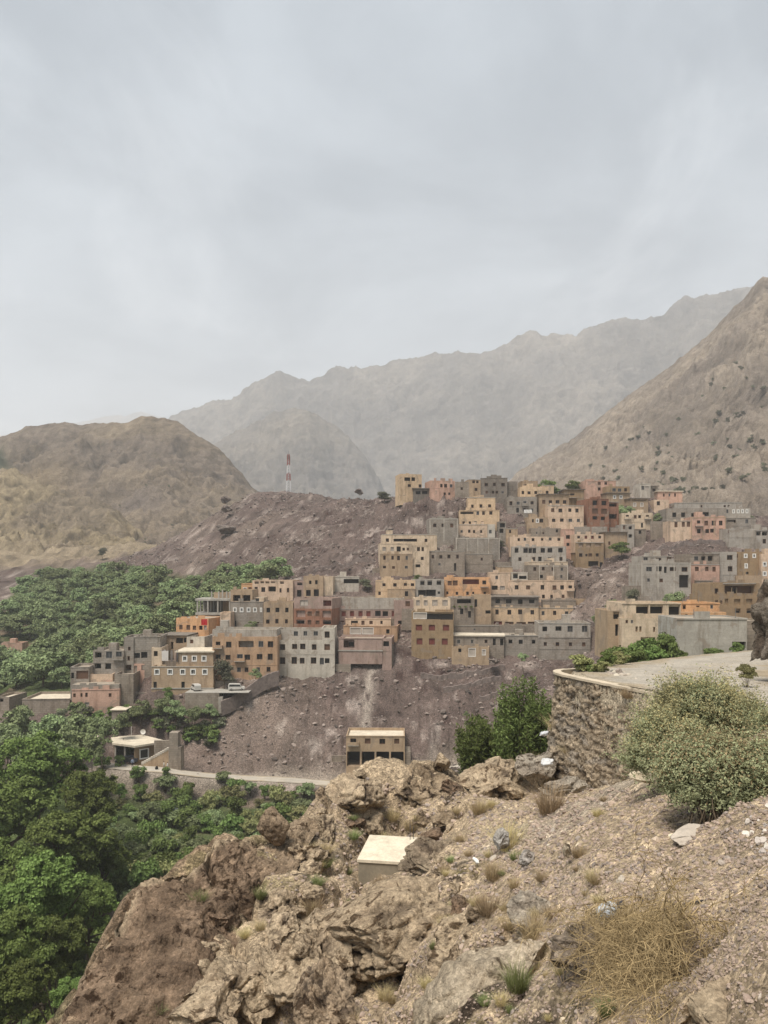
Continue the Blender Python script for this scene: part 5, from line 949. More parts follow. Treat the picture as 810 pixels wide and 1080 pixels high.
def build_rocks():
    C = [(372, 853, 40.5, 84, 78, 2.6, 5, 'tall tan crag in front of the garage block', TANC, 20, .06, .24, (0, -20)),
         (440, 838, 42.5, 74, 74, 2.4, 6, 'dark-streaked crag on the crest between the garage block and the round boulder', ((.33, .25, .165), (.19, .14, .09)), 0, .12, .22, (0, 0)), (520, 828, 43, 92, 58, 2.6, 7, 'lumpy crest rock with a dark hollow beneath the cane thicket', TANC, -15, .08, .2, (0, 8)), (566, 812, 42, 46, 46, 1.6, 8, 'smooth grey rock beside the strip of dry grass at the crest', GRYC, 0, .0, .14, (0, -20)),
         (462, 914, 28, 80, 50, 1.6, 9, 'dark pitted rock overlapping the corner of the concrete box', ((.30, .235, .16), (.19, .145, .10)), 12, .14, .24, (0, -14)), (410, 990, 21.5, 180, 96, 2.3, 10, 'huge pale pitted boulder in the lower middle, overhanging a dark hollow', ((.39, .30, .20), (.31, .235, .155)), -8, .10, .2, (0, -18)), (318, 1010, 21.5, 110, 110, 2.0, 11, 'broken tan crag left of the huge pale boulder', TANC, 25, .10, .24, (0, -25)),
         (345, 1062, 18, 70, 80, 1.2, 14, 'upright tan slab at the bottom beside the dark hollow', ((.33, .25, .17), (.26, .19, .125)), 0, .05, .18, (0, 6)), (520, 1045, 12.6, 175, 100, 1.4, 12, 'pale slanting slab at the bottom centre, right of the dark hollow', ((.42, .345, .25), (.34, .275, .195)), 0, .0, .16, (0, -32)), (250, 1040, 22, 100, 74, 1.6, 13, 'low tan rocks at the foot of the dark brown crag', TANC, 0, .06, .24, (0, -10)), (225, 1075, 20.5, 90, 50, 1.4, 17, 'grassy tan rock at the bottom left of centre', TANC, 0, .05, .24, (0, -10)),
         (322, 908, 33.5, 66, 46, 1.4, 15, 'rough tan outcrop left of the concrete box', TANC, 0, .12, .24, (0, -20)), (300, 960, 28.5, 70, 56, 1.5, 16, 'rounded tan outcrop with dark pits below the perched boulder', TANC, 0, .14, .24, (0, -20)), (610, 1000, 10.4, 60, 44, .5, 18, 'brown broken stone blocks left of the dry brush', ((.25, .20, .15), (.18, .14, .105)), 0, .0, .2, (0, -20)),
         (765, 1075, 6.9, 130, 60, .5, 19, 'gravelly tan ledge at the bottom right corner', TANC, 0, .03, .22, (0, -22)), (590, 838, 34, 60, 34, 1.0, 20, 'layered grey rock at the foot of the retaining wall', GRYC, 0, .0, .22, (0, -14)), (560, 960, 15, 46, 36, .6, 22, 'grey rock among dry grass in the lower middle', GRYC, 0, .0, .2, (0, -20))]
    for (u, v, Y, wp, hp, dp, sd, lab, cols, rot, pit, rgh, tl) in C: crag(u, v, Y, wp, hp, dp, sd, lab, cols, 6, rot, pit=pit, rough=rgh, tilt=tl)
    crag_face(); rg = np.random.default_rng(91); lib = [rock_mesh('broken_rock', 900 + i, 5, (1, rg.uniform(.7, 1), rg.uniform(.55, .9)), ROCKT, .2, .9, 1.0, .05, cols=(TANC, TANC, BRNC, ((.33, .25, .165), (.19, .14, .09)))[i % 4], planes=11) for i in range(10)]; n = 0
    while n < 60:
        u, v = rg.uniform(215, 575), rg.uniform(815, 1085); p = None if (235 < u < 325 and v < 915) or (365 < u < 450 and 870 < v < 945) else ray_ground(u, v)
        if p is None or p.y > 47 or p.y < 12 or rockmask(np.array([p.x]), np.array([p.y]))[0] < .4: continue
        n += 1; s = rg.uniform(5, 20) ** 1.0 / F * p.y * (1 if rg.random() < .75 else 1.5); o = link('broken_rock', lib[n % 10], None, tuple(p - Vector((0, 0, s * .25))), 'broken tan rock jutting from the left spur', 'rock', 'broken rocks of the left spur'); o.scale = (s,) * 3; o.rotation_euler = (rg.uniform(-.5, .5), rg.uniform(-.9, .1), rg.uniform(0, 6.28))
    crag(289, 871, 33.6, 37, 42, .75, 30, 'round brown boulder perched on the crest above the gardens', ((.28, .205, .135), (.22, .16, .105)), 5, 10, pit=0, rough=.13, name='boulder', cat='boulder', blocky=.45)
    crag(465, 804, 44, 22, 22, .6, 31, 'small round boulder on the crest right of the garage block', TANC, 5, 0, pit=0, rough=.12, name='boulder', cat='boulder')
    crag(530, 887, 23, 22, 26, .35, 32, 'pale grey boulder on the rubble slope below the crest', ((.40, .37, .33), (.32, .29, .25)), 5, 0, pit=0, rough=.16, name='boulder', cat='boulder')
    crag(556, 905, 19.5, 22, 16, .3, 33, 'grey angular boulder beside the grass tufts on the rubble slope', ((.38, .34, .30), (.30, .26, .22)), 5, 20, pit=0, rough=.2, name='boulder', cat='boulder')
    crag(598, 897, 16.5, 10, 16, .14, 34, 'small light upright stone on the earth bank', ((.46, .38, .27), (.40, .33, .24)), 4, 0, pit=0, rough=.12, name='boulder', cat='boulder')
    crag(108, 968, 80, 28, 26, 1.3, 35, 'round grey boulder at the edge of the grove beside the big crag', ((.16, .13, .10), (.12, .095, .075)), 5, 0, pit=0, rough=.14, name='boulder', cat='boulder')
    # rock pillar by the road at the right edge
    crag(846, 655, 40, 106, 190, 2.6, 37, 'dark rough rock pillar beside the road at the right edge', ((.23, .195, .155), (.15, .125, .098)), 6, 0, pit=.05, rough=.24, name='rock_pillar', cat='rock pillar', freq=1.3)
    # boulders on the far scree
    for (u, v, Y, wp, hp, sd, lab) in [(237, 558, 296, 20, 11, 41, 'large flat grey boulder on the scree hill left of the mast'), (237, 526, 348, 14, 10, 42, 'boulder on the skyline of the scree hill left of the mast'), (240, 537, 330, 13, 8, 43, 'boulder just below the skyline boulder on the scree hill'), (278, 553, 296, 14, 9, 44, 'grey boulder on the scree hill below the mast'), (379, 519, 300, 11, 8, 45, 'boulder on the skyline right of the mast'),
                                       (411, 559, 236, 11, 6, 46, 'pale rock beside the roof of the lone cream terraced house'), (134, 548, 560, 10, 8, 47, 'dark boulder on the dry left hill above the wood'), (350, 592, 224, 8, 5, 48, 'dark rock on the scree behind the village row'), (520, 697, 168, 16, 8, 49, 'grey rock on the slope below the low stone house')]:
        crag(u, v, Y, wp, hp, wp / 2 / F * Y, sd, lab, ((.24, .195, .165), (.17, .135, .115)), 4, sd * 20, pit=0, rough=.2, name='boulder', cat='boulder')
    # loose rocks one can count on the near bank
    rng = np.random.default_rng(77); lib = [rock_mesh('stone', 600 + i, 3, (1, rng.uniform(.7, 1), rng.uniform(.5, .8)), (STONE, STONE, STONEG)[i % 3], .16, .7, planes=12) for i in range(12)]
    n = 0
    while n < 240:
        u, v = rng.uniform(300, 815), rng.uniform(830, 1085); p = ray_ground(u, v)
        if p is None or p.y > 47: continue
        if rng.random() > np.interp(u, [300, 480, 560, 815], [.25, .8, 1, .9]): continue
        s = (1.2 + 4.6 * rng.random() ** 3.2) / F * p.y * 1.2; n += 1
        o = link('rock', lib[n % 12], None, tuple(p - Vector((0, 0, s * .2))), 'loose stone lying on the near rubble bank', 'rock', 'loose stones on the near bank'); o.scale = (s,) * 3; o.rotation_euler = tuple(rng.uniform(0, 6.28, 3))
    # pale rubble heaps at the right
    libw = [rock_mesh('pale_stone', 640 + i, 3, (1, rng.uniform(.6, 1), rng.uniform(.4, .7)), STONEW, .14, .8, planes=12) for i in range(6)]
    for (cu, cv, ru, rv, k, lab, g) in [(802, 793, 14, 10, 22, 'pale rubble stone in the heap right of the big bush', 'pale rubble heap right of the big bush'), (800, 880, 16, 16, 24, 'pale rubble stone in the heap at the right edge below the bush', 'pale rubble heap at the right edge'), (655, 714, 10, 5, 12, 'grey stone in the little pile on the road edge above the wall', 'stone pile on the road edge'), (770, 712, 22, 4, 18, 'stone among the rubble along the inside of the road bend', 'rubble inside the road bend')]:
        for i in range(k):
            u, v = cu + rng.normal() * ru * .6, cv + rng.normal() * rv * .5; p = ray_ground(u, v, 8)
            if p is None: continue
            s = (2.0 + 5 * rng.random() ** 2) / F * p.y * (.55 if 'bend' in g else 1); o = link('rubble_stone', libw[i % 6] if 'grey' not in lab else lib[2 + 3 * (i % 3)], None, tuple(p), lab, 'rubble stone', g); o.scale = (s,) * 3; o.rotation_euler = tuple(rng.uniform(0, 6.28, 3))
    # gravel of the bank: nobody could count it
    U, Vv = rng.uniform(280, 830, 52000), rng.uniform(835, 1095, 52000); P = []
    Yg = np.geomspace(4, 48, 500); 
    # ray-march in blocks along pixel columns
    for cu in range(280, 830, 5):
        hcol = height((cu - 405) / F * Yg, Yg); vcol = 600 - F * hcol / Yg; m = (U >= cu) & (U < cu + 5)
        for u, v in zip(U[m], Vv[m]):
            i = np.argmax((vcol <= v)); 
            if vcol[i] > v or i == 0: continue
            P.append(((u - 405) / F * Yg[i], Yg[i] + rng.uniform(-.05, .05)))
    P = np.array(P); keep = rng.random(len(P)) < np.where(rockmask(P[:, 0], P[:, 1]) > .5, .28, 1.0); P = P[keep]; d, z, hw = near_line(P[:, 0], P[:, 1], ROADC[::3], road_half(ROADC[::3, 1])); P = P[d > hw + .2]
    Z = height(P[:, 0], P[:, 1]); S = (0.45 + 2.8 * rng.random(len(P)) ** 3.6) / F * P[:, 1] * 1.15
    PP = np.column_stack([P, Z - S * .1]); h_ = rng.random(len(PP)) < .8
    link('gravel', stones_mesh('gravel', PP[h_], S[h_], STONE, 5), kind='stuff'); link('grey_gravel', stones_mesh('grey_gravel', PP[~h_], S[~h_], STONEG, 6), kind='stuff')
    # scree of the village slope
    X = rng.uniform(-130, 130, 130000); Y = rng.uniform(143, 380, 130000); u = 405 + F * X / Y; Zv = height(X, Y, False); v = 600 - F * Zv / Y
    ok = (u > 120) & (u < 800) & (v > 512) & (v < 818) & (v < np.interp(u, [120, 200, 260, 300, 350], [600, 600, 600, 720, 830])*0 + 830)
    wood = (u < 300) & (v > 596) & ((Y > 178)); low = (u < 185) & (v > 700); ok &= ~wood & ~low
    for (cx, cy, ca, sa, hw, dp, zb) in FOOT: ok &= ~((np.abs(X - cx) < hw) & (Y - cy > 0) & (Y - cy < dp))
    pr = np.clip(.35 + .6 * fbm(X / 14, Y / 14, None, 3, 71), .05, 1); ok &= rng.random(len(X)) < pr
    X, Y = X[ok], Y[ok]; Zv = height(X, Y); S = .13 + .62 * rng.random(len(X)) ** 4; link('scree', stones_mesh('scree', np.column_stack([X, Y, Zv]), S, STONEP, 9), kind='stuff')

def build_wall():
    P = dense([(12.8, 30, -5.2), (12.85, 33, -5.5), (12.5, 36, -5.76), (11.4, 39, -5.8), (10.4, 41.5, -5.83), (9.9, 43.5, -5.87), (10.1, 45, -5.92), (11.2, 46.1, -5.98), (13.2, 47.2, -6.1)], .07)
    n = len(P); D = np.gradient(P[:, :2], axis=0); D /= np.linalg.norm(D, axis=1)[:, None]; Nn = np.stack([-D[:, 1], D[:, 0]], 1)
    s = np.concatenate([[0], np.cumsum(np.linalg.norm(np.diff(P[:, :2], axis=0), axis=1))]); hs = np.arange(0, 6.6, .07); S, Hh = np.meshgrid(s, hs)
    wS = S + .16 * fbm(S / .5, Hh / .5, None, 3, 3); wH = Hh + .12 * fbm(S / .4, Hh / .4, None, 3, 5); d1, d2, c = worley(wS / .62, wH / .25, np.zeros_like(S) + .5, 60); q1, q2, qc = worley(wS / .2, wH / .14, np.zeros_like(S) + .2, 64); dsp = (c - .5) * .14 + np.clip((d2 - d1) / .3, 0, 1) * .06 + (qc - .5) * .07 + fbm(S / .12, Hh / .12, None, 4, 62) * .05 + fbm(S / 1.5, Hh / 1.2, None, 3, 66) * .16 - (c > .965) * .22
    off = .10 * Hh + dsp; V = np.stack([P[None, :, 0] + Nn[None, :, 0] * off, P[None, :, 1] + Nn[None, :, 1] * off, P[None, :, 2] - .14 - Hh], -1)
    ny, nx = S.shape; idx = np.arange(ny * nx).reshape(ny, nx); f = np.stack([idx[:-1, :-1], idx[:-1, 1:], idx[1:, 1:], idx[1:, :-1]], -1).reshape(-1, 4)
    col = (np.array((.36, .285, .20)) * (.74 + .42 * c + .25 * (qc - .5))[..., None] * (.72 + .28 * np.clip((d2 - d1) / .12, 0, 1))[..., None]); g = (hash3(np.floor(c * 997), c * 0, c * 0, 3) > .75)[..., None]; col = np.where(g, col * np.array((.85, .9, 1.0)), col)
    w_ = empty('retaining_wall', (0, 0, 0), 0, 'tall rough stone retaining wall holding up the road bend', 'retaining wall'); link('masonry', mesh_np('masonry', V.reshape(-1, 3), f, [ROCKT], smooth=True, colours=np.clip(col.reshape(-1, 3), .01, .9)), w_)
    # pale cement coping on top
    a, b = P[:, :2] + Nn * .15, P[:, :2] - Nn * .30; zt = P[:, 2] + .02 * fbm(s * 2, s * 0, None, 3, 8); Vc = np.stack([np.column_stack([a, zt - .12]), np.column_stack([a, zt]), np.column_stack([b, zt + .01]), np.column_stack([b, zt - .3])], 1); idx = np.arange(n * 4).reshape(n, 4)
    f = np.concatenate([np.stack([idx[:-1, k], idx[1:, k], idx[1:, k + 1], idx[:-1, k + 1]], -1) for k in range(3)]); link('coping', mesh_np('coping', Vc.reshape(-1, 3), f, [mat('pale cement coping', (.50, .42, .31), var=.15, scale=1.0, fine=.15, stain=.3)]), w_)

def near_plants():
    rng = np.random.default_rng(15)
    # the big bush: several stems carrying fine leaves, seed heads at the tips
    def big_bush(u, v, Y, parts, label, seed):
        base = ray_ground(u, v, 6) or at(u, v, Y); e = empty('bush', tuple(base), 0, label, 'bush'); r = np.random.default_rng(seed); sb = MB(); LV, DV, TOP = [], [], []
        for (du, vtop, vbot, Yp, rp, nlf) in parts:
            c = at(du, (vtop + vbot) / 2, Yp) - base; rz = (vbot - vtop) / 2 / F * Yp; rx = rp / F * Yp
            _, _, C = crown_pts(r, rx, rx, rz, 40, 50); ns = nlf // 20; dd = r.normal(size=(ns, 3)); dd /= np.linalg.norm(dd, axis=1)[:, None]; dd[:, 2] = np.where(dd[:, 2] < -.35, -dd[:, 2], dd[:, 2])
            lump = 1 + .75 * fbm(dd[:, 0] * 2.0 + seed, dd[:, 1] * 2.0, dd[:, 2] * 2.0, 4, seed, .6); st = dd * np.array([rx, rx * .8, rz]) * (lump * (.45 + .5 * r.random(ns) ** .6))[:, None]; dr = dd * .8 + r.normal(size=(ns, 3)) * .45 + np.array([0, 0, .55]); dr /= np.linalg.norm(dr, axis=1)[:, None]
            ln = r.uniform(.2, .5, ns) + .45 * (r.random(ns) < .12); tq = r.random((ns, 26)); p = (st[:, None] + dr[:, None] * (ln[:, None] * tq)[..., None] + r.normal(size=(ns, 26, 3)) * .035).reshape(-1, 3); d = np.repeat(dr, 26, 0); tip = tq.reshape(-1)
            p = p + np.array(c); top = (p[:, 2] - c.z) / rz
            nn = d + r.normal(size=p.shape) * .7 + np.array([0, 0, .2]); dry = r.random(len(p)) < np.clip(.04 + .16 * top, 0, .3) * (.4 + 1.2 * tip)
            LV.append((p[~dry], nn[~dry])); TOP.append(top[~dry]); DV.append((p[dry] + np.array([0, 0, .02]), nn[dry]))
            for q in C[:30]:
                q = Vector(q) + c - Vector((0, 0, rz)); s0 = Vector((c.x * .6 + r.normal() * .2, c.y * .6 + r.normal() * .2, c.z - rz * 1.0)); sb.tube([tuple(s0), tuple((s0 + q) / 2 + Vector((r.normal() * .1, r.normal() * .1, .05))), tuple(q)], [.018, .012, .005], BARK, 4)
        p = np.concatenate([a for a, b in LV]); nn = np.concatenate([b for a, b in LV]); V, f = quads_from(p, nn, .062, r, .45); mi_ = (np.repeat(fbm(p[:, 0] * 1.3, p[:, 1] * 1.3, p[:, 2] * 1.3, 3, seed) + r.normal(size=len(p)) * .12 + np.concatenate(TOP) * .22, 1) > .40).astype(int); link('foliage', mesh_np('foliage', V, f, [LEAF_BUSH, LEAF_BUSHDRY], mi_), e)
        p = np.concatenate([a for a, b in DV]); nn = np.concatenate([b for a, b in DV]); V, f = quads_from(p, nn, .05, r, .5); link('seed_heads', mesh_np('seed_heads', V, f, [LEAF_DRY]), e); sb.build('stems', e, True); return e
    big_bush(740, 800, 18.5, [(742, 732, 796, 19.5, 48, 92000), (708, 768, 834, 18.5, 38, 56000), (784, 748, 806, 20, 32, 44000)], 'large olive-green bush with dry seed heads above the bank, beside the road', 3)
    big_bush(765, 862, 15, [(746, 796, 864, 15.2, 40, 66000), (800, 796, 876, 14.8, 44, 66000)], 'grey-green lower bush with denser leaves in front of the large olive bush', 4)
    # canes behind the crest
    def cane(u, vt, vb, Y, wpx, n, label, seed, m=LEAF_BRIGHT):
        r = np.random.default_rng(seed); h = (vb - vt) / F * Y; hw = wpx / 2 / F * Y; b0 = at(u, vb, Y); e = empty('cane_thicket', tuple(b0), 0, label, 'cane thicket'); sb = MB(); P, D = [], []
        for i in range(90):
            x, y = r.uniform(-hw, hw), r.uniform(-1.2, 1.2); top = h * math.sqrt(max(.15, 1 - (x / hw) ** 2 * .6)) * r.uniform(.5, 1.0); ln = r.normal(size=2) * .4
            sb.tube([(x, y, -2.5), (x + ln[0] * .5, y + ln[1] * .5, top * .6), (x + ln[0], y + ln[1], top)], [.02, .015, .006], BARK, 4)
            t = r.random(n // 90) ** .8; P.append(np.stack([x + ln[0] * t + r.normal(size=len(t)) * .16, y + ln[1] * t + r.normal(size=len(t)) * .16, top * t + .1], 1))
        P = np.concatenate(P); nn = r.normal(size=P.shape) + np.array([0, -.3, .4]); V, f = quads_from(P, nn, .30, r, .28); link('foliage', mesh_np('foliage', V, f, [m]), e); sb.build('stems', e)
    cane(553, 714, 812, 50, 58, 16000, 'tall bright green cane thicket left of the retaining wall', 1); cane(505, 755, 815, 52, 34, 8000, 'smaller dark green thicket left of the tall cane thicket', 2, LEAF_GARDEN)
    # shrubs along the road
    K1 = bush_kind('road1', 701, 1.0, .75, 5000, .15, LEAF_BRIGHT, lobes=20); K2 = bush_kind('road2', 702, 1.0, .75, 6000, .13, LEAF_OLIVE, lobes=20); K3 = bush_kind('road3', 703, 1.0, .8, 5000, .2, LEAF_GARDEN, lobes=20)
    for (u, vt, vb, Y, wp, kd, lab) in [(612, 690, 712, 45.5, 38, K2, 'olive shrub on the outer corner of the wall top'), (634, 698, 714, 44.5, 24, K2, 'small olive shrub at the road edge right of the corner shrub'), (655, 672, 702, 66, 38, K1, 'leafy green bush below the left annex of the cream balcony house'), (682, 668, 697, 72, 38, K3, 'dark leafy bush below the balcony of the cream house'), (703, 662, 696, 76, 36, K1, 'tall leafy bush at the left end of the concrete wall'), (642, 686, 706, 60, 30, K1, 'low green bush at the left start of the roadside bushes'), (718, 682, 693, 77, 14, K3, 'little bush at the foot of the concrete wall'),
                                     (652, 684, 703, 52, 34, K2, 'olive roadside shrub on the outer road edge behind the corner shrubs'), (672, 680, 699, 57, 32, K1, 'green roadside shrub on the outer road edge in front of the cream house'), (640, 690, 706, 50, 24, K3, 'dark green roadside shrub near the wall corner'), (692, 679, 695, 61, 28, K3, 'dark roadside shrub on the outer road edge near the concrete wall'), (596, 700, 713, 46.2, 16, K2, 'low dry shrub hanging over the far wall corner'),
                                     (751, 680, 690, 79, 23, K1, 'light green shrub at the foot of the concrete wall beside the road'), (777, 675, 688, 80, 15, K3, 'green shrub under the dark opening of the concrete wall'), (788, 695, 713, 37, 22, K2, 'sparse shrub at the base of the dark rock pillar'), (624, 704, 714, 44.8, 16, K1, 'small fresh shrub on the wall top')]:
        r = wp / 2 / F * Y; zg = float(height(np.array([X_at(u, Y)]), np.array([float(Y)]))[0]); hb = (vb - vt) / F * Y; h = max(Z_at(vt, Y) - zg, hb) * .95; e = put_bush(kd, (X_at(u, Y), Y, zg - .1), (r, r * .8, h / 1.5), u * .1, lab); k = min(1, hb * 1.1 / h); e.children[0].scale = (1, 1, k); e.children[0].location = (0, 0, 1.5 * (1 - k))
    # grass tufts, each a thing of its own
    T1 = [blades('grass_tuft', 420, .55, .75, .007, GRASS_DRY, 800 + i, .75, .6) for i in range(3)]; T2 = [blades('grass_tuft', 380, .5, .6, .008, GRASS_GREEN, 810 + i, .7, .6) for i in range(2)]
    spots = [(580, 858, 26, 0, 'bushy dry yellow grass tuft in the middle of the earth bank'), (535, 895, 24, 0, 'dry grass tuft beside the pale grey boulder'), (515, 967, 20, 0, 'dry grass tuft above the pale slanting slab'), (563, 990, 22, 0, 'dry grass tuft left of the brown broken blocks'), (545, 1045, 26, 1, 'green grass tuft at the bottom, right of the pale slanting slab'), (560, 1020, 20, 0, 'dry grass tuft above the green one at the bottom'), (330, 967, 18, 0, 'dry grass tuft between the pitted outcrops'), (575, 800, 24, 0, 'long dry grass strip tuft on the crest beside the wall foot'), (560, 820, 20, 0, 'dry grass tuft below the smooth grey crest rock'), (590, 775, 18, 0, 'dry grass tuft at the base of the retaining wall'), (505, 860, 14, 0, 'small dry grass tuft under the lumpy crest rock'), (275, 955, 12, 1, 'green tuft growing in the crack of the brown crag'), (335, 945, 12, 1, 'green tuft left of the concrete box'), (210, 955, 14, 1, 'green tuft in the cleft beside the dark crag'), (165, 1074, 16, 1, 'green tuft at the bottom left below the dark crag'), (640, 1072, 20, 1, 'green tuft under the dry brush at the bottom'), (400, 935, 10, 0, 'pale tuft at the foot of the concrete box'), (520, 930, 16, 0, 'dry tuft on the rubble slope'), (610, 905, 12, 0, 'small dry tuft on the earth bank'), (490, 800, 14, 0, 'dry tuft on the crest beside the small round boulder')]
    for (u, v, px, g, lab) in spots:
        p = ray_ground(u, v)
        if p is None: continue
        o = link('grass_tuft', (T2 if g else T1)[(u * 7) % (2 if g else 3)], None, tuple(p), lab, 'grass tuft'); s = px * 1.35 / F * p.y / .8; o.scale = (s,) * 3; o.rotation_euler = (0, 0, u)
    n = 0
    while n < 100:
        u, v = rng.uniform(250, 720), rng.uniform(815, 1080); p = ray_ground(u, v)
        if p is None or p.y > 46 or (u > 640 and rng.random() < .75): continue
        n += 1; g = rng.random() < .18; o = link('grass_tuft', (T2 if g else T1)[n % 2], None, tuple(p), 'small sparse grass tuft among the stones of the near bank', 'grass tuft', 'small grass tufts of the near bank'); s = rng.uniform(6, 15) / F * p.y / .8; o.scale = (s * 1.2, s * 1.2, s); o.rotation_euler = (0, 0, n)
    # dry brush caught on the bank
    base = ray_ground(675, 962); e = empty('dry_brush', tuple(base), 0, 'big tangle of golden dry brush hanging on the bank', 'dry brush'); r = np.random.default_rng(9); V, f = [], []
    def strand(p, d, L_, w0, k=7, droop=.5):
        pts = []; p = np.array(p, float); d = np.array(d, float)
        for i in range(k):
            pts.append(p.copy()); d = d + r.normal(size=3) * .22 + np.array([0, -.02, -droop / k]); d /= np.linalg.norm(d); p = p + d * L_ / k
        for i, q in enumerate(pts):
            ww = w0 * (1 - .8 * i / k); a = np.cross(d, r.normal(size=3)); a /= np.linalg.norm(a); b2 = np.cross(d, a); n0 = len(V)
            V.extend([q + a * ww, q + (-.5 * a + .87 * b2) * ww, q + (-.5 * a - .87 * b2) * ww])
            if i: f.extend([(n0 - 3 + j, n0 - 3 + (j + 1) % 3, n0 + (j + 1) % 3, n0 + j) for j in range(3)])
        return pts
    sc = base.y / F; org = Vector((0, 0, 0))
    def on_bank(u, v, off):
        q = ray_ground(min(max(u, 590), 770), min(v, 1085), fine=False) or base
        return at(u, v, q.y - off) - base
    for i in range(80):
        u0, v0 = r.uniform(648, 738), r.uniform(942, 980); a = on_bank(u0, v0, r.uniform(.05, .5)); e_ = on_bank(u0 + r.uniform(-66, 4), v0 + r.uniform(40, 88), r.uniform(.08, .4)); d = (e_ - a); pts = strand(a, tuple(d.normalized()), d.length, .010, 9, .12)
        for q in pts[2:]:
            for _ in range(8): strand(q, r.normal(size=3) * np.array([1, .6, 1]) + np.array(d.normalized()) * .8, r.uniform(10, 30) * sc, .0048, 5, .2)
    for i in range(420):
        a0 = on_bank(r.normal(666, 21), r.normal(1008, 24), r.uniform(.02, .65))
        for _ in range(4): strand(a0 + Vector(r.normal(size=3) * .05), r.normal(size=3) + np.array([-.4, -.3, -.3]), r.uniform(18, 52) * sc, .0045, 6, .25)
    nv = len(V); link('twigs', mesh_np('twigs', np.array(V), np.array(f), [TWIG]), e)

def near_things():
    # concrete water box
    c0 = at(378, 906, 33.0); b = MB(); Mx = Matrix.Translation(c0) @ Matrix.Rotation(R(-9), 4, 'Z'); e = empty('concrete_box', tuple(c0), R(-9), 'square concrete box with a bright pale lid set among the near rocks', 'concrete tank')
    b.box(0, 2.25, 0, 3.0, -2.6, -.12, mat('box concrete', (.24, .205, .15), var=.2, scale=1.0, stain=.6, fine=.15)); b.build('wall', e); b = MB(); b.box(-.05, 2.3, -.05, 3.05, -.118, 0, mat('pale lid cement', (.62, .54, .41), var=.22, scale=1.2, fine=.2, stain=.5)); b.build('lid', e)
    b = MB(); b.tube([(1.9, 2.7, 0), (1.9, 2.7, .7)], .015, METAL, 5); b.tube([(2.05, 2.8, 0), (2.05, 2.8, .6)], .015, METAL, 5); b.build('rebar', e)
    # concrete slab on the bank
    p = ray_ground(688, 825, 8) or at(688, 825, 19); me = rock_mesh('concrete_slab', 720, 4, (.62, .42, .16), mat('broken slab cement', (.50, .42, .30), var=.2, scale=2.0, fine=.2), .06, .95, planes=14); o = link('concrete_slab', me, None, tuple(p + Vector((0, 0, .1))), 'flat broken slab of pale concrete on the bank below the big bush', 'concrete slab'); o.rotation_euler = (R(-14), R(10), R(8)); o.scale = (1.1,) * 3
    p = ray_ground(730, 885, 6) or at(730, 885, 14); me = rock_mesh('stone_slab', 721, 4, (.42, .3, .08), STONEG, .08, .9, planes=12); o = link('stone_slab', me, None, tuple(p), 'flat light grey stone slab lying on the earth bank', 'stone slab'); o.rotation_euler = (R(20), R(-12), .3)
    # litter
    p = ray_ground(641, 972) or at(641, 972, 11); e = empty('plastic_jug', tuple(at(640, 962, p.y - .85)), 0, 'crumpled pale grey plastic jug with a dark rag on the dry brush', 'plastic jug'); WH = mat('grey plastic', (.50, .53, .55), rough=.4, var=.15, scale=9, spec=.4)
    bm = bmesh.new(); bmesh.ops.create_cube(bm, size=1); bmesh.ops.bevel(bm, geom=bm.edges[:], offset=.16, segments=3, affect='EDGES'); bmesh.ops.subdivide_edges(bm, edges=bm.edges[:], cuts=2)
    for v in bm.verts:
        v.co = Vector((v.co.x * .22, v.co.y * .16, v.co.z * .32)) * (1 + .08 * math.sin(v.co.z * 30 + v.co.x * 17)); t = max(0, (v.co.z - .09) / .08)
        v.co.x *= 1 - .25 * min(t, 1)
    me = bpy.data.meshes.new('bottle'); bm.to_mesh(me); bm.free(); me.materials.append(WH); [setattr(q, 'use_smooth', True) for q in me.polygons]; body = link('bottle', me, e); body.rotation_euler = (R(30), R(25), 0)
    b = MB(); b.tube([(0, 0, .14), (0, 0, .2)], .03, WH, 10); cp = b.build('neck', e); cp.rotation_euler = (R(30), R(25), 0)
    r = random.Random(3); V, Fc = ico(3); P = V * np.array([.16, .07, .05]) * (1 + .35 * fbm(V[:, 0] * 2, V[:, 1] * 2, V[:, 2] * 2, 3, 3))[:, None]; o = link('rag', mesh_np('rag', P, Fc, [mat('dark rag', (.05, .045, .045), var=.3, scale=9)], smooth=True), e, (.13, .03, .03)); o.rotation_euler = (0, R(-35), .3)
    p = ray_ground(715, 955) or at(715, 955, 10); b = MB(); pts = [tuple(at(u, v, p.y - .25) - p) for u, v in ((705, 952), (716, 957), (728, 953), (744, 950), (755, 949))]; b.tube(pts, [.03, .035, .022, .02, .006], mat('black branch', (.035, .03, .028), var=.3, scale=8), 7); b.build('dead_branch', None, True, loc=tuple(p), label='black dead branch at the top of the dry brush', cat='branch')
    def scrap(u, v, col, dims, lab, seed, name='plastic_bag', cat='plastic bag'):
        p = at(u, v, 137) if name == 'plastic_sheet' else ray_ground(u, v) or at(u, v, 30)
        while p.y > 46.5 and name == 'plastic_bag': v += 2; p = ray_ground(u, v) or at(u, v, 40)
        V, Fc = ico(4); q = V * np.array(dims) * (1 + .6 * fbm(V[:, 0] * 1.7 + seed, V[:, 1] * 1.7, V[:, 2] * 1.7, 4, seed))[:, None]; o = link(name, mesh_np(name, q, Fc, [mat('scrap plastic %d' % seed, col, rough=.5, var=.15, scale=5)], smooth=True), None, tuple(p + Vector((0, 0, dims[2] * .5))), lab, cat); o.rotation_euler = (0, 0, seed)
    scrap(577, 806, (.55, .54, .52), (.30, .22, .14), 'crumpled white plastic bag at the foot of the retaining wall', 1); scrap(564, 816, (.55, .09, .08), (.30, .22, .14), 'crumpled red plastic bag below the white bag', 2); scrap(574, 775, (.5, .5, .5), (.2, .14, .1), 'small white scrap against the wall foot above the white bag', 4)
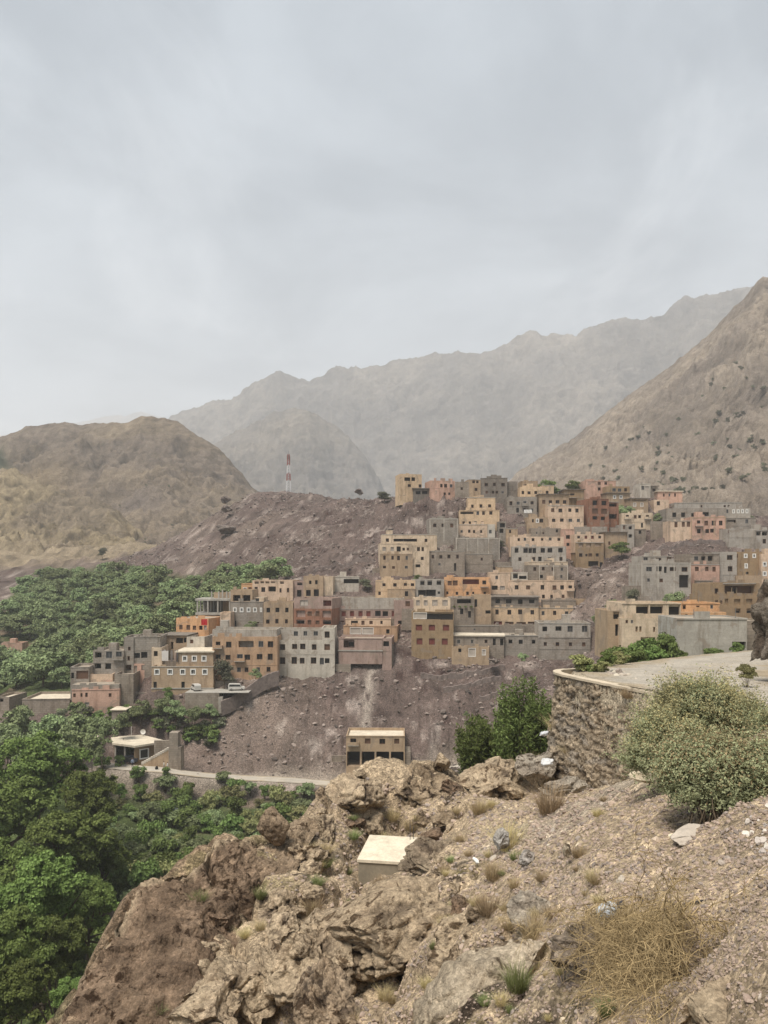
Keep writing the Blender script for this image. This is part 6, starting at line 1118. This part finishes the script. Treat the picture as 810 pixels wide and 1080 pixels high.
    scrap(502, 910, (.72, .7, .65), (.22, .06, .05), 'white strip of litter on the rubble right of the pitted rock', 5); scrap(184, 856, (.42, .45, .48), (.7, .5, .4), 'pale plastic sheeting on the garden terrace right of the hedge', 6, 'plastic_sheet', 'plastic sheet')
# ------------------------------------------------------------------ village details
def build_frame_house():
    Y = 193; o = at(225, 650, Y); e = empty('unfinished_house', tuple(o), 0, 'open concrete frame of an unfinished house with bare columns on its roof', 'house'); k = Y / F
    X = lambda u: (u - 225) * k
    Zz = lambda v: (650 - v) * k
    FOOT.append((o.x, Y, 1, 0, 19 * k, 8, o.z))
    for (v, n) in ((632.5, 'roof_slab'), (647.5, 'floor_slab')):
        b = MB(); b.box(X(206), X(243), 0, 7.5, Zz(v) - .25, Zz(v) + .3, CONC); b.build(n, e)
    for y in (.15, 3.4, 6.9):
        for u in (208, 219, 229.5, 242):
            b = MB(); b.box(X(u) - .17, X(u) + .17, y, y + .35, Zz(647.5) + .303, Zz(632.5) - .253, CONC); b.build('column', e)
    for u in (222, 229.5, 233.5, 238, 241.5):
        b = MB(); b.box(X(u) - .16, X(u) + .16, 1.2, 1.55, Zz(632.5) + .303, Zz(624 if u != 233.5 else 622), CONC); b.build('column', e)
    b = MB(); b.box(X(222.6), X(241), 3, 3.3, Zz(632.5) + .303, Zz(625), WALL['tan']); b.box(X(207), X(242), 7.0, 7.2, Zz(647.5) + .303, Zz(632.5) - .253, WALL['dgrey']); b.box(X(232), X(242), 3.5, 3.7, Zz(647.5) + .303, Zz(632.5) - .253, WALL['brown']); b.build('back_wall', e)
    b = MB(); b.box(X(206.5), X(243), .3, 7.4, Zz(647.5) - 4, Zz(647.5) - .253, WALL['stone']); b.build('wall', e)

def build_mast():
    Y = 362; b0 = at(304.3, 517.5, Y); e = empty('radio_mast', tuple(b0), .3, 'slim red and white lattice radio mast on the skyline of the scree hill', 'radio mast'); h = 17.2
    RED = mat('faded red paint', (.30, .10, .085), var=.15); WH = mat('white paint', (.66, .64, .62), var=.1)
    def wd(z): return .95 - .6 * z / h
    bands = [(0, 4.6, WH), (4.6, 8.0, RED), (8.0, 11.8, WH), (11.8, h, RED)]
    for i in range(4):
        sx, sy = ((-1, -1), (1, -1), (1, 1), (-1, 1))[i]; b = MB()
        for z0, z1, m in bands: b.tube([(sx * wd(z0), sy * wd(z0), z0 - (2 if z0 == 0 else 0)), (sx * wd(z1), sy * wd(z1), z1)], .14, m, 5)
        b.build('leg', e)
    b = MB(); n = 14
    for q in range(n):
        z0, z1 = h * q / n, h * (q + 1) / n; m = next(mm for a, c, mm in bands if a <= (z0 + z1) / 2 < c)
        for i in range(4):
            c = [(-1, -1), (1, -1), (1, 1), (-1, 1)]; p, r = c[i], c[(i + 1) % 4]
            b.tube([(p[0] * wd(z0), p[1] * wd(z0), z0), (r[0] * wd(z1), r[1] * wd(z1), z1)], .06, m, 4); b.tube([(r[0] * wd(z0), r[1] * wd(z0), z0), (p[0] * wd(z1), p[1] * wd(z1), z1)], .06, m, 4)
    b.build('bracing', e)
    for i in range(3):
        a = i * 2.09 + .4; b = MB(); b.box(-.14, .14, -.07, .07, -1.0, 1.0, GREYF); o = b.build('antenna_panel', e); o.location = (math.cos(a) * .75, math.sin(a) * .75, h - 1.6); o.rotation_euler = (0, 0, a + 1.57)
    b = MB(); b.tube([(0, 0, h), (0, 0, h + 1.6)], .05, METAL, 5); b.build('lightning_rod', e)

def build_garage_house():
    zr = -34.0; V2 = lambda u, v: Vector(((u - 405) / F * (zr * F / (600 - v)), zr * F / (600 - v), zr))
    A, B, Cc, D, E = V2(118.5, 783.5), V2(142, 786.6), V2(176, 781.5), V2(150, 774.8), V2(117, 777.2); zg = Z_at(806, 149)
    org = Vector((B.x, B.y, zg)); e = empty('garage_house', tuple(org), 0, 'low garage house with a pale angular flat roof and dark open porch', 'house')
    P = [p - org for p in (A, B, Cc, D, E)]; b = MB(); top = [(p.x, p.y, p.z) for p in P]; bot = [(p.x, p.y, p.z - .38) for p in P]; b.poly(top, ROOFW); b.poly(bot[::-1], ROOFW)
    for i in range(5): j = (i + 1) % 5; b.quad(bot[i], bot[j], top[j], top[i], ROOFW)
    b.build('roof', e)
    c = sum(P, Vector()) / 5; Q = [c + (p - c) * .88 for p in P]; zt = P[0].z - .383
    def wall_seg(b, p, q, holes, m, t=.25):
        d = (q - p); Ln = Vector((d.x, d.y, 0)).length; d = Vector((d.x, d.y, 0)).normalized(); n = Vector((d.y, -d.x, 0)); M4 = Matrix(((d.x, -n.x, 0, p.x), (d.y, -n.y, 0, p.y), (0, 0, 1, 0), (0, 0, 0, 1)))
        xs = sorted({0, Ln, *[h[0] * Ln for h in holes], *[h[1] * Ln for h in holes]}); 
        for i in range(len(xs) - 1):
            hh = [h for h in holes if h[0] * Ln < (xs[i] + xs[i + 1]) / 2 < h[1] * Ln]
            if hh: b.box(xs[i], xs[i + 1], 0, t, -.8, hh[0][2], m, M4); b.box(xs[i], xs[i + 1], 0, t, hh[0][3], zt, m, M4)
            else: b.box(xs[i], xs[i + 1], 0, t, -.8, zt, m, M4)
        return M4, Ln
    b = MB(); M4, Ln = wall_seg(b, Q[1], Q[2], [(.17, .5, .9, 2.9)], WALL['brown']); wall_seg(b, Q[2], Q[3], [], WALL['brown']); wall_seg(b, Q[3], Q[4], [], WALL['brown']); wall_seg(b, Q[4], Q[0], [], WALL['brown']); b.build('wall', e)
    b = MB(); x0, x1 = .17 * Ln, .5 * Ln; b.box(x0, x0 + .2, -.06, .1, .9, 2.9, WHITEF, M4); b.box(x1 - .2, x1, -.06, .1, .9, 2.9, WHITEF, M4); b.box(x0 + .2, x1 - .2, -.06, .1, 2.7, 2.9, WHITEF, M4); b.box(x0 + .2, x1 - .2, -.06, .1, .9, 1.1, WHITEF, M4); wn = b.build('window', e)
    b = MB(); b.box(x0 + .2, x1 - .2, .12, .16, 1.1, 2.7, GLASS, M4); b.build('pane', wn)
    for t in (.03, .52): 
        p = Q[0] + (Q[1] - Q[0]) * t; b = MB(); b.box(p.x - .16, p.x + .16, p.y - .16, p.y + .16, -.8, zt, WALL['lgrey']); b.build('porch_column', e)
    # stair wall and pylon
    Ys = 146.6; o2 = at(170, 808, Ys); s = empty('stair_wall', tuple(o2), 0, 'sloping stair wall ending in a square stone pylon right of the garage house', 'stair wall'); k = Ys / F; X = lambda u: (u - 170) * k; Z_ = lambda v: (808 - v) * k
    b = MB(); pts = [(X(149), 0, Z_(811)), (X(178), 0, Z_(811)), (X(178), 0, Z_(790)), (X(149), 0, Z_(806.5))]; bk = [(p[0], .5, p[2]) for p in pts]; b.poly(pts, WALL['tan']); b.poly(bk[::-1], WALL['tan'])
    for i in range(4): j = (i + 1) % 4; b.quad(pts[j], pts[i], bk[i], bk[j], WALL['tan'])
    b.build('wall', s); b = MB()
    for i in range(12):
        t0, t1 = i / 12, (i + 1) / 12; b.box(X(149) + (X(178) - X(149)) * t0, X(149) + (X(178) - X(149)) * t1, -.06, .56, Z_(806.5) + (Z_(790) - Z_(806.5)) * t0 + .01, Z_(806.5) + (Z_(790) - Z_(806.5)) * t1 + .22, WALL['white'])
    b.build('steps', s); b = MB(); b.box(X(178.05), X(191), -.2, 2.2, Z_(812), Z_(788), WALL['stone']); b.box(X(178.5), X(187.5), 0, 2, Z_(788) + .003, Z_(773), WALL['stone']); b.build('pylon', s)
    b = MB(); b.box(X(160), X(178), 1.5, 2, Z_(811), Z_(783), WALL['stone']); b.build('back_wall', s)
    FOOT.append((org.x + 1, 147.5, 1, 0, 6.5, 10, zg)); FOOT.append((o2.x, Ys, 1, 0, 4.2, 3, o2.z))
    p = V2(138.5, 776); b = MB(); b.tube([(0, 0, 0), (0, 0, 2.0)], .05, WHITEF, 6); b.build('antenna_pole', loc=tuple(p), label='thin white pole standing on the roof of the garage house', cat='pole')
    p = V2(151, 776.5); b = MB(); b.tube([(0, 0, 0), (0, 0, .9)], .04, METAL, 6); e2 = empty('satellite_dish', tuple(p), 0, 'white satellite dish at the back of the garage house roof', 'satellite dish'); b.build('stand', e2); b = MB(); n = 16
    for rr in range(4):
        for i in range(n):
            a0, a1 = 6.2832 * i / n, 6.2832 * (i + 1) / n; r0, r1 = .55 * rr / 4, .55 * (rr + 1) / 4; f = lambda r, a: (r * math.cos(a), .25 - .25 + r * r * -.5, .95 + r * math.sin(a)); b.quad(f(r0, a0), f(r1, a0), f(r1, a1), f(r0, a1), WHITEF)
    b.build('dish', e2)

def vehicle(name, cat, loc, rz, label, paint, van=True):
    e = empty(name, loc, rz, label, cat); Ln, W, Hh = (4.7, 1.8, 2.0) if van else (4.2, 1.7, 1.45)
    prof = [(-2.3, .35), (2.25, .35), (2.33, .75), (2.2, 1.0), (1.55, 1.12), (.95, 1.85), (-2.1, 1.98), (-2.35, 1.6)] if van else [(-2.1, .32), (2.1, .32), (2.15, .62), (1.95, .82), (1.0, .92), (.45, 1.36), (-.85, 1.42), (-1.6, .98), (-2.1, .9)]
    bm = bmesh.new(); L0 = [bm.verts.new((x, -W / 2, z)) for x, z in prof]; L1 = [bm.verts.new((x, W / 2, z)) for x, z in prof]; n = len(prof)
    bm.faces.new(L0[::1]); bm.faces.new(L1[::-1])
    for i in range(n): j = (i + 1) % n; bm.faces.new((L0[j], L0[i], L1[i], L1[j]))
    bmesh.ops.recalc_face_normals(bm, faces=bm.faces[:]); bmesh.ops.bevel(bm, geom=bm.edges[:], offset=.07, segments=2, affect='EDGES'); me = bpy.data.meshes.new('body'); bm.to_mesh(me); bm.free(); me.materials.append(paint); link('body', me, e)
    GL = GLASS
    for s in (-1, 1):
        b = MB(); y = s * (W / 2 + .012); pts = [(1.3, 1.18), (.85, 1.75), (-1.9, 1.82), (-2.1, 1.2)] if van else [(.85, .95), (.4, 1.29), (-.8, 1.34), (-1.4, .98)]; b.poly([(x, y, z) for x, z in (pts if s < 0 else pts[::-1])], GL); b.build('side_window', e)
    b = MB(); q = [(1.53, 1.17), (.98, 1.8)] if van else [(.98, .96), (.48, 1.34)]; b.quad((q[0][0] + .03, -W / 2 + .15, q[0][1]), (q[0][0] + .03, W / 2 - .15, q[0][1]), (q[1][0] + .03, W / 2 - .2, q[1][1]), (q[1][0] + .03, -W / 2 + .2, q[1][1]), GL); b.build('windscreen', e)
    TY = bpy.data.materials.get('tyre') or mat('tyre', (.02, .02, .02), var=.1)
    for x in (1.45, -1.45):
        for s in (-1, 1):
            b = MB(); b.tube([(0, -.11, 0), (0, .11, 0)], .33, TY, 16); o = b.build('wheel', e, True); o.location = (x, s * (W / 2 - .1), .33); b = MB(); b.tube([(0, -.12, 0), (0, .12, 0)], .18, GREYF, 12); b.build('rim', o, True)
    return e

def person(loc, rz, label, shirt, trousers, step=.1, arm=.25):
    """one continuous skinned body about 1.72 m tall"""
    P = [(0, 0, .95), (0, 0, 1.15), (0, 0, 1.40), (0, 0, 1.52), (0, -.01, 1.62), (0, 0, 1.72),
         (-.09, 0, .90), (-.10, -step, .50), (-.10, step * .8 - step, .08), (-.10, -.13 - step * .2, .04), (.09, 0, .90), (.10, step, .50), (.10, step * 1.6, .08), (.10, step * 1.6 - .13, .04),
         (-.19, 0, 1.40), (-.25, .03, 1.12), (-.24, -arm * .5, .88), (-.24, -arm * .6, .78), (.19, 0, 1.40), (.25, -.03, 1.12), (.24, -arm * .4, .88), (.24, -arm * .5, .78)]
    E = [(0, 1), (1, 2), (2, 3), (3, 4), (4, 5), (0, 6), (6, 7), (7, 8), (8, 9), (0, 10), (10, 11), (11, 12), (12, 13), (2, 14), (14, 15), (15, 16), (16, 17), (2, 18), (18, 19), (19, 20), (20, 21)]
    Rr = [.15, .145, .16, .06, .10, .085, .10, .07, .048, .04, .10, .07, .048, .04, .07, .05, .038, .04, .07, .05, .038, .04]
    me = bpy.data.meshes.new('person'); me.from_pydata(P, E, []); o = bpy.data.objects.new('person', me); COL.objects.link(o); m = o.modifiers.new('skin', 'SKIN')
    for i, v in enumerate(me.skin_vertices[0].data): v.radius = (Rr[i], Rr[i]); v.use_root = i == 0
    sd = o.modifiers.new('sub', 'SUBSURF'); sd.levels = 2; sd.render_levels = 2
    bpy.context.view_layer.update(); dg = bpy.context.evaluated_depsgraph_get(); me2 = bpy.data.meshes.new_from_object(o.evaluated_get(dg)); o.modifiers.clear(); o.data = me2
    SK = bpy.data.materials.get('skin') or mat('skin', (.30, .18, .12), var=.05); HR = bpy.data.materials.get('hair') or mat('hair', (.02, .017, .015), var=.1)
    for q in (mat('shirt cloth', shirt, var=.1), mat('trouser cloth', trousers, var=.1), SK, HR): me2.materials.append(q)
    for p in me2.polygons:
        c = p.center; p.use_smooth = True; p.material_index = 3 if c.z > 1.66 or (c.z > 1.58 and c.y > .03) else 2 if c.z > 1.49 or (abs(c.x) > .2 and c.z < .9) else 0 if c.z > .93 else 1
    o.location = loc; o.rotation_euler = (0, 0, rz); tag(o, label, 'person'); return o

def build_details():
    WHP = mat('white vehicle paint', (.52, .49, .44), rough=.45, var=.08, spec=.5); DKP = mat('dark vehicle paint', (.025, .028, .035), rough=.3, var=.1, spec=.5)
    # terrace with the parked vans
    Y = 160.5; o = at(215, 737, Y); k = Y / F; e = empty('terrace_wall', tuple(o), 0, 'low grey terrace wall holding the parking ledge in front of the wide brown house', 'terrace wall'); X = lambda u: (u - 215) * k; Z_ = lambda v: (737 - v) * k
    b = MB(); b.box(X(195), X(231), 0, 5.5, -2.5, Z_(731), WALL['stone']); b.build('wall', e); b = MB(); b.box(X(230.5), X(235), -.3, .8, -3, Z_(735), WALL['lgrey']); b.build('end_post', e); b = MB(); b.box(X(195), X(262), .05, 6.5, Z_(731) + .003, Z_(731) + .1, CONC); b.build('ledge', e)
    zt = o.z + Z_(731) + .1
    vehicle('van', 'van', (X_at(206.5, 163.5), 163.5, zt), R(118), 'rounded white van parked in front of the wide brown house', WHP).scale = (.75,) * 3; vehicle('van', 'van', (X_at(249.5, 163.5), 163.6, zt), R(8), 'white van with a flat roof and dark windows parked by the sloping stone wall', WHP).scale = (.75,) * 3
    vehicle('car', 'car', (X_at(133.5, 148.3), 148.6, Z_at(805.2, 148.3)), R(185), 'dark car standing in the shade of the garage house porch', DKP, False)
    g_ = lambda u, Y: (X_at(u, Y), Y, float(np.interp(X_at(u, Y), TRACKC[:, 0], TRACKC[:, 2])) + .04)
    person(g_(139.7, 145.4), .4, 'person in a blue-grey shirt and dark trousers standing in front of the garage house', (.20, .24, .32), (.03, .03, .045), .05); person(g_(172.9, 144.4), 2.2, 'person in a light shirt and pale trousers, left of the pair by the stone pylon', (.5, .45, .38), (.32, .27, .22), .08); person(g_(176.6, 144.2), -1.2, 'person in a white shirt and dark trousers, right of the pair by the stone pylon', (.62, .60, .56), (.10, .08, .075), .1)
    V, Fc = ico(3); q = V * np.array((.28, .24, .4)) * (1 + .3 * fbm(V[:, 0] * 2, V[:, 1] * 2, V[:, 2] * 2, 3, 5))[:, None]; link('sack', mesh_np('sack', q, Fc, [mat('dark sack', (.02, .018, .018))], smooth=True), None, tuple(Vector(g_(165.2, 144.5)) + Vector((0, 0, .25))), 'small dark sack set down on the dirt track', 'sack')
    # sloping stone wall beside the vans
    C = dense([tuple(at(*q)) for q in ((233, 745, 160), (245, 740, 161.5), (258, 732, 163.5), (272, 722, 165), (284, 716, 166.2), (294, 713, 167))], .35); D = np.gradient(C[:, :2], axis=0); D /= np.linalg.norm(D, axis=1)[:, None]; Nn = np.stack([-D[:, 1], D[:, 0]], 1); n = len(C); jit = fbm(np.arange(n) / 2.0, np.zeros(n), None, 3, 4)[:, None] * .15
    z1 = C[:, 2:] + 1.1 + jit; V = np.stack([np.hstack([C[:, :2] - Nn * .3, C[:, 2:] - 2]), np.hstack([C[:, :2] - Nn * .25 + jit, z1]), np.hstack([C[:, :2] + Nn * .25, z1 + .05]), np.hstack([C[:, :2] + Nn * .3, C[:, 2:] - 2])], 1); idx = np.arange(n * 4).reshape(n, 4); f = np.concatenate([np.stack([idx[:-1, j], idx[1:, j], idx[1:, j + 1], idx[:-1, j + 1]], -1) for j in range(3)])
    link('stone_wall', mesh_np('stone_wall', V.reshape(-1, 3), f, [mat('purple dry stone', (.19, .15, .13), var=.35, scale=1.6, fine=.3, bump=.1, bscale=3)]), label='purplish dry stone wall climbing the slope beside the parked white van', cat='stone wall')
    def dry_wall(pts, hh, label):
        C = dense([tuple(at(*q)) for q in pts], .35); C[:, 2] = height(C[:, 0], C[:, 1]); D = np.gradient(C[:, :2], axis=0); D /= np.linalg.norm(D, axis=1)[:, None]; Nn = np.stack([-D[:, 1], D[:, 0]], 1); n = len(C); jit = fbm(np.arange(n) / 1.6, np.zeros(n), None, 3, int(pts[0][0]))[:, None] * .3
        z1 = C[:, 2:] + hh + jit; V = np.stack([np.hstack([C[:, :2] - Nn * .4, C[:, 2:] - 2]), np.hstack([C[:, :2] - Nn * .3 + jit, z1]), np.hstack([C[:, :2] + Nn * .3, z1 + .05]), np.hstack([C[:, :2] + Nn * .4, C[:, 2:] - 2])], 1); idx = np.arange(n * 4).reshape(n, 4); f = np.concatenate([np.stack([idx[:-1, j], idx[1:, j], idx[1:, j + 1], idx[:-1, j + 1]], -1) for j in range(3)])
        link('terrace_wall', mesh_np('terrace_wall', V.reshape(-1, 3), f, [bpy.data.materials['purple dry stone']]), label=label, cat='terrace wall')
    dry_wall([(444, 698, 170.5), (470, 699, 170), (500, 700, 170), (532, 699, 170.5)], .9, 'low dry stone terrace wall directly below the low stone house'); dry_wall([(468, 713, 167), (495, 712, 167), (528, 711, 167.5)], .8, 'short dry stone terrace wall on the bare slope, second step below the low stone house'); dry_wall([(505, 722, 164), (530, 721, 164), (566, 718, 165)], .8, 'lowest dry stone terrace wall on the bare slope above the cane thicket')
    dry_wall([(612, 650, 180), (628, 656, 176), (640, 664, 170)], 1.0, 'dry stone wall on the rubble gully left of the cream balcony house'); dry_wall([(690, 577, 207), (720, 576, 207), (765, 580, 206)], 1.0, 'long dry stone wall across the rubble below the two-storey pink house'); dry_wall([(330, 597, 226), (360, 596, 226), (395, 600, 222)], .9, 'dry stone wall on the scree behind the small whitish farmhouse')
    # laundry on the terrace of the brown house
    e = empty('laundry_line', tuple(at(176, 697, 167.2)), 0, 'white and dark sheets hung to dry over the terrace edge of the wide brown house', 'laundry'); k = 167.2 / F
    for (u, wd, ht, cl) in ((174, 7, 11, (.62, .57, .52)), (181, 2.4, 12, (.20, .17, .15)), (184.5, 2.2, 11, (.38, .28, .22)), (187, 1.6, 12, (.12, .11, .11))):
        q = []; nn = 10
        for j in range(nn + 1):
            for i in range(nn + 1): q.append(((u - 176 + (i / nn - .5) * wd) * k, .12 * math.sin(i * 1.9) * (j / nn), (-j / nn * ht + 11) * k * (1 - .08 * math.sin(i))))
        idx = np.arange((nn + 1) ** 2).reshape(nn + 1, nn + 1); f = np.stack([idx[:-1, :-1], idx[:-1, 1:], idx[1:, 1:], idx[1:, :-1]], -1).reshape(-1, 4); link('sheet', mesh_np('sheet', np.array(q), f, [mat('laundry cloth %d' % int(u), cl, var=.1)], smooth=True), e)
    b = MB(); b.tube([(-8 * k, 0, 11.1 * k), (13 * k, 0, 11.1 * k)], .03, METAL, 5); b.build('line', e)
    # red cloth on the orange house
    def cloth(u0, u1, v0, v1, Y, col, label, name='cloth', cat='cloth', amp=.08):
        o = at((u0 + u1) / 2, v1, Y); nn = 12; q = []
        for j in range(nn + 1):
            for i in range(nn + 1): q.append(((i / nn - .5) * (u1 - u0) / F * Y, -amp * math.sin(i * 1.3 + j * .3) - .05, (j / nn) * (v1 - v0) / F * Y))
        idx = np.arange((nn + 1) ** 2).reshape(nn + 1, nn + 1); f = np.stack([idx[:-1, :-1], idx[:-1, 1:], idx[1:, 1:], idx[1:, :-1]], -1).reshape(-1, 4); return link(name, mesh_np(name, np.array(q), f, [mat(name + ' dye %d' % int(u0), col, var=.12)], smooth=True), None, tuple(o), label, cat)
    cloth(212.3, 218.6, 653, 659.3, 182.0, (.42, .02, .022), 'bright red cloth hung on the right corner of the orange house', 'red_cloth'); cloth(478.5, 484.5, 647.5, 653, 187.2, (.45, .06, .055), 'red cloth hanging in the yard beside the small shop house', 'red_cloth'); cloth(552.5, 561, 537.5, 541, 233.5, (.66, .64, .60), 'white sheet spread by the door of the grey cinder-block house', 'white_sheet', 'sheet')
    # concrete stubs with rebar on the unfinished grey house at the left
    # plants on the shop balcony
    kd = bush_kind('balcony', 760, .5, .35, 300, .2, LEAF_GARDEN, lobes=5, stems=3)
    for u in (479, 485, 491, 497): put_bush(kd, tuple(at(u, 641.5, 189.6)), 1.1, u, 'small potted plant on the balcony edge of the shop house', 'balcony plants of the shop house', name='balcony_plant', cat='plant')
    # flat pale roof sheets among the trees
    for (u0, u1, v, Y, lab) in ((93, 99, 780, 149, 'small white roof sheet left of the garage house'), (116, 133, 748.5, 157, 'pale roof sheet of a shed among the trees below the pink corner house')):
        z = Z_at(v, Y); b = MB(); b.box(0, X_at(u1, Y) - X_at(u0, Y), 0, 4, -.15, 0, ROOFW); e = empty('shed', (X_at(u0, Y), Y, z), 0, lab, 'shed'); b.build('roof', e); b = MB(); b.box(.25, X_at(u1, Y) - X_at(u0, Y) - .25, .25, 3.8, -3.2, -.153, WALL['stone']); b.build('wall', e)
    # pale wash of rubble running down the scree above the garage
# ------------------------------------------------------------------ build
HV, HF = build_heights(HOUSE_PTS)
for q in HOUSE_LIST: foot_of(*q)
build_frame_house(); build_garage_house()
ground = build_ground()
ribbon('road', ROADC, road_half(ROADC[:, 1]), mat('dusty road', (.40, .36, .30), tint=True, var=.18, scale=.5, fine=.2, bump=.03, bscale=5, rough=.95, pebble=.1), .015, seed=201)
ribbon('dirt_track', TRACKC, np.full(len(TRACKC), 1.9), mat('dirt track', (.42, .36, .30), tint=True, var=.15, scale=.4, fine=.12), .07, seed=211)
build_mountains()
for q in HOUSE_LIST: build_house(*q)
build_mast(); build_details()
build_wall()
build_trees(); build_rocks(); near_plants(); near_things()

# ------------------------------------------------------------------ the hazy air
bpy.context.view_layer.update()
lo = Vector((1e9,) * 3); hi = Vector((-1e9,) * 3)
for o in SC.objects:
    if o.type == 'MESH':
        for c in o.bound_box:
            p = o.matrix_world @ Vector(c); lo = Vector(map(min, lo, p)); hi = Vector(map(max, hi, p))
lo -= Vector((60, 60, 1.0)); hi += Vector((60, 60, 8))
b = MB(); hm = bpy.data.materials.new('hazy air'); hm.use_nodes = True; t = hm.node_tree; t.nodes.clear(); vo = N(t, 'ShaderNodeVolumePrincipled'); ou = N(t, 'ShaderNodeOutputMaterial'); L(t, vo.outputs[0], ou.inputs['Volume'])
vo.inputs['Color'].default_value = (.955, .95, .945, 1); vo.inputs['Density'].default_value = HAZE; vo.inputs['Anisotropy'].default_value = 0.0
b.box(lo.x, hi.x, lo.y, hi.y, lo.z, hi.z, hm); b.build('haze', kind='stuff')
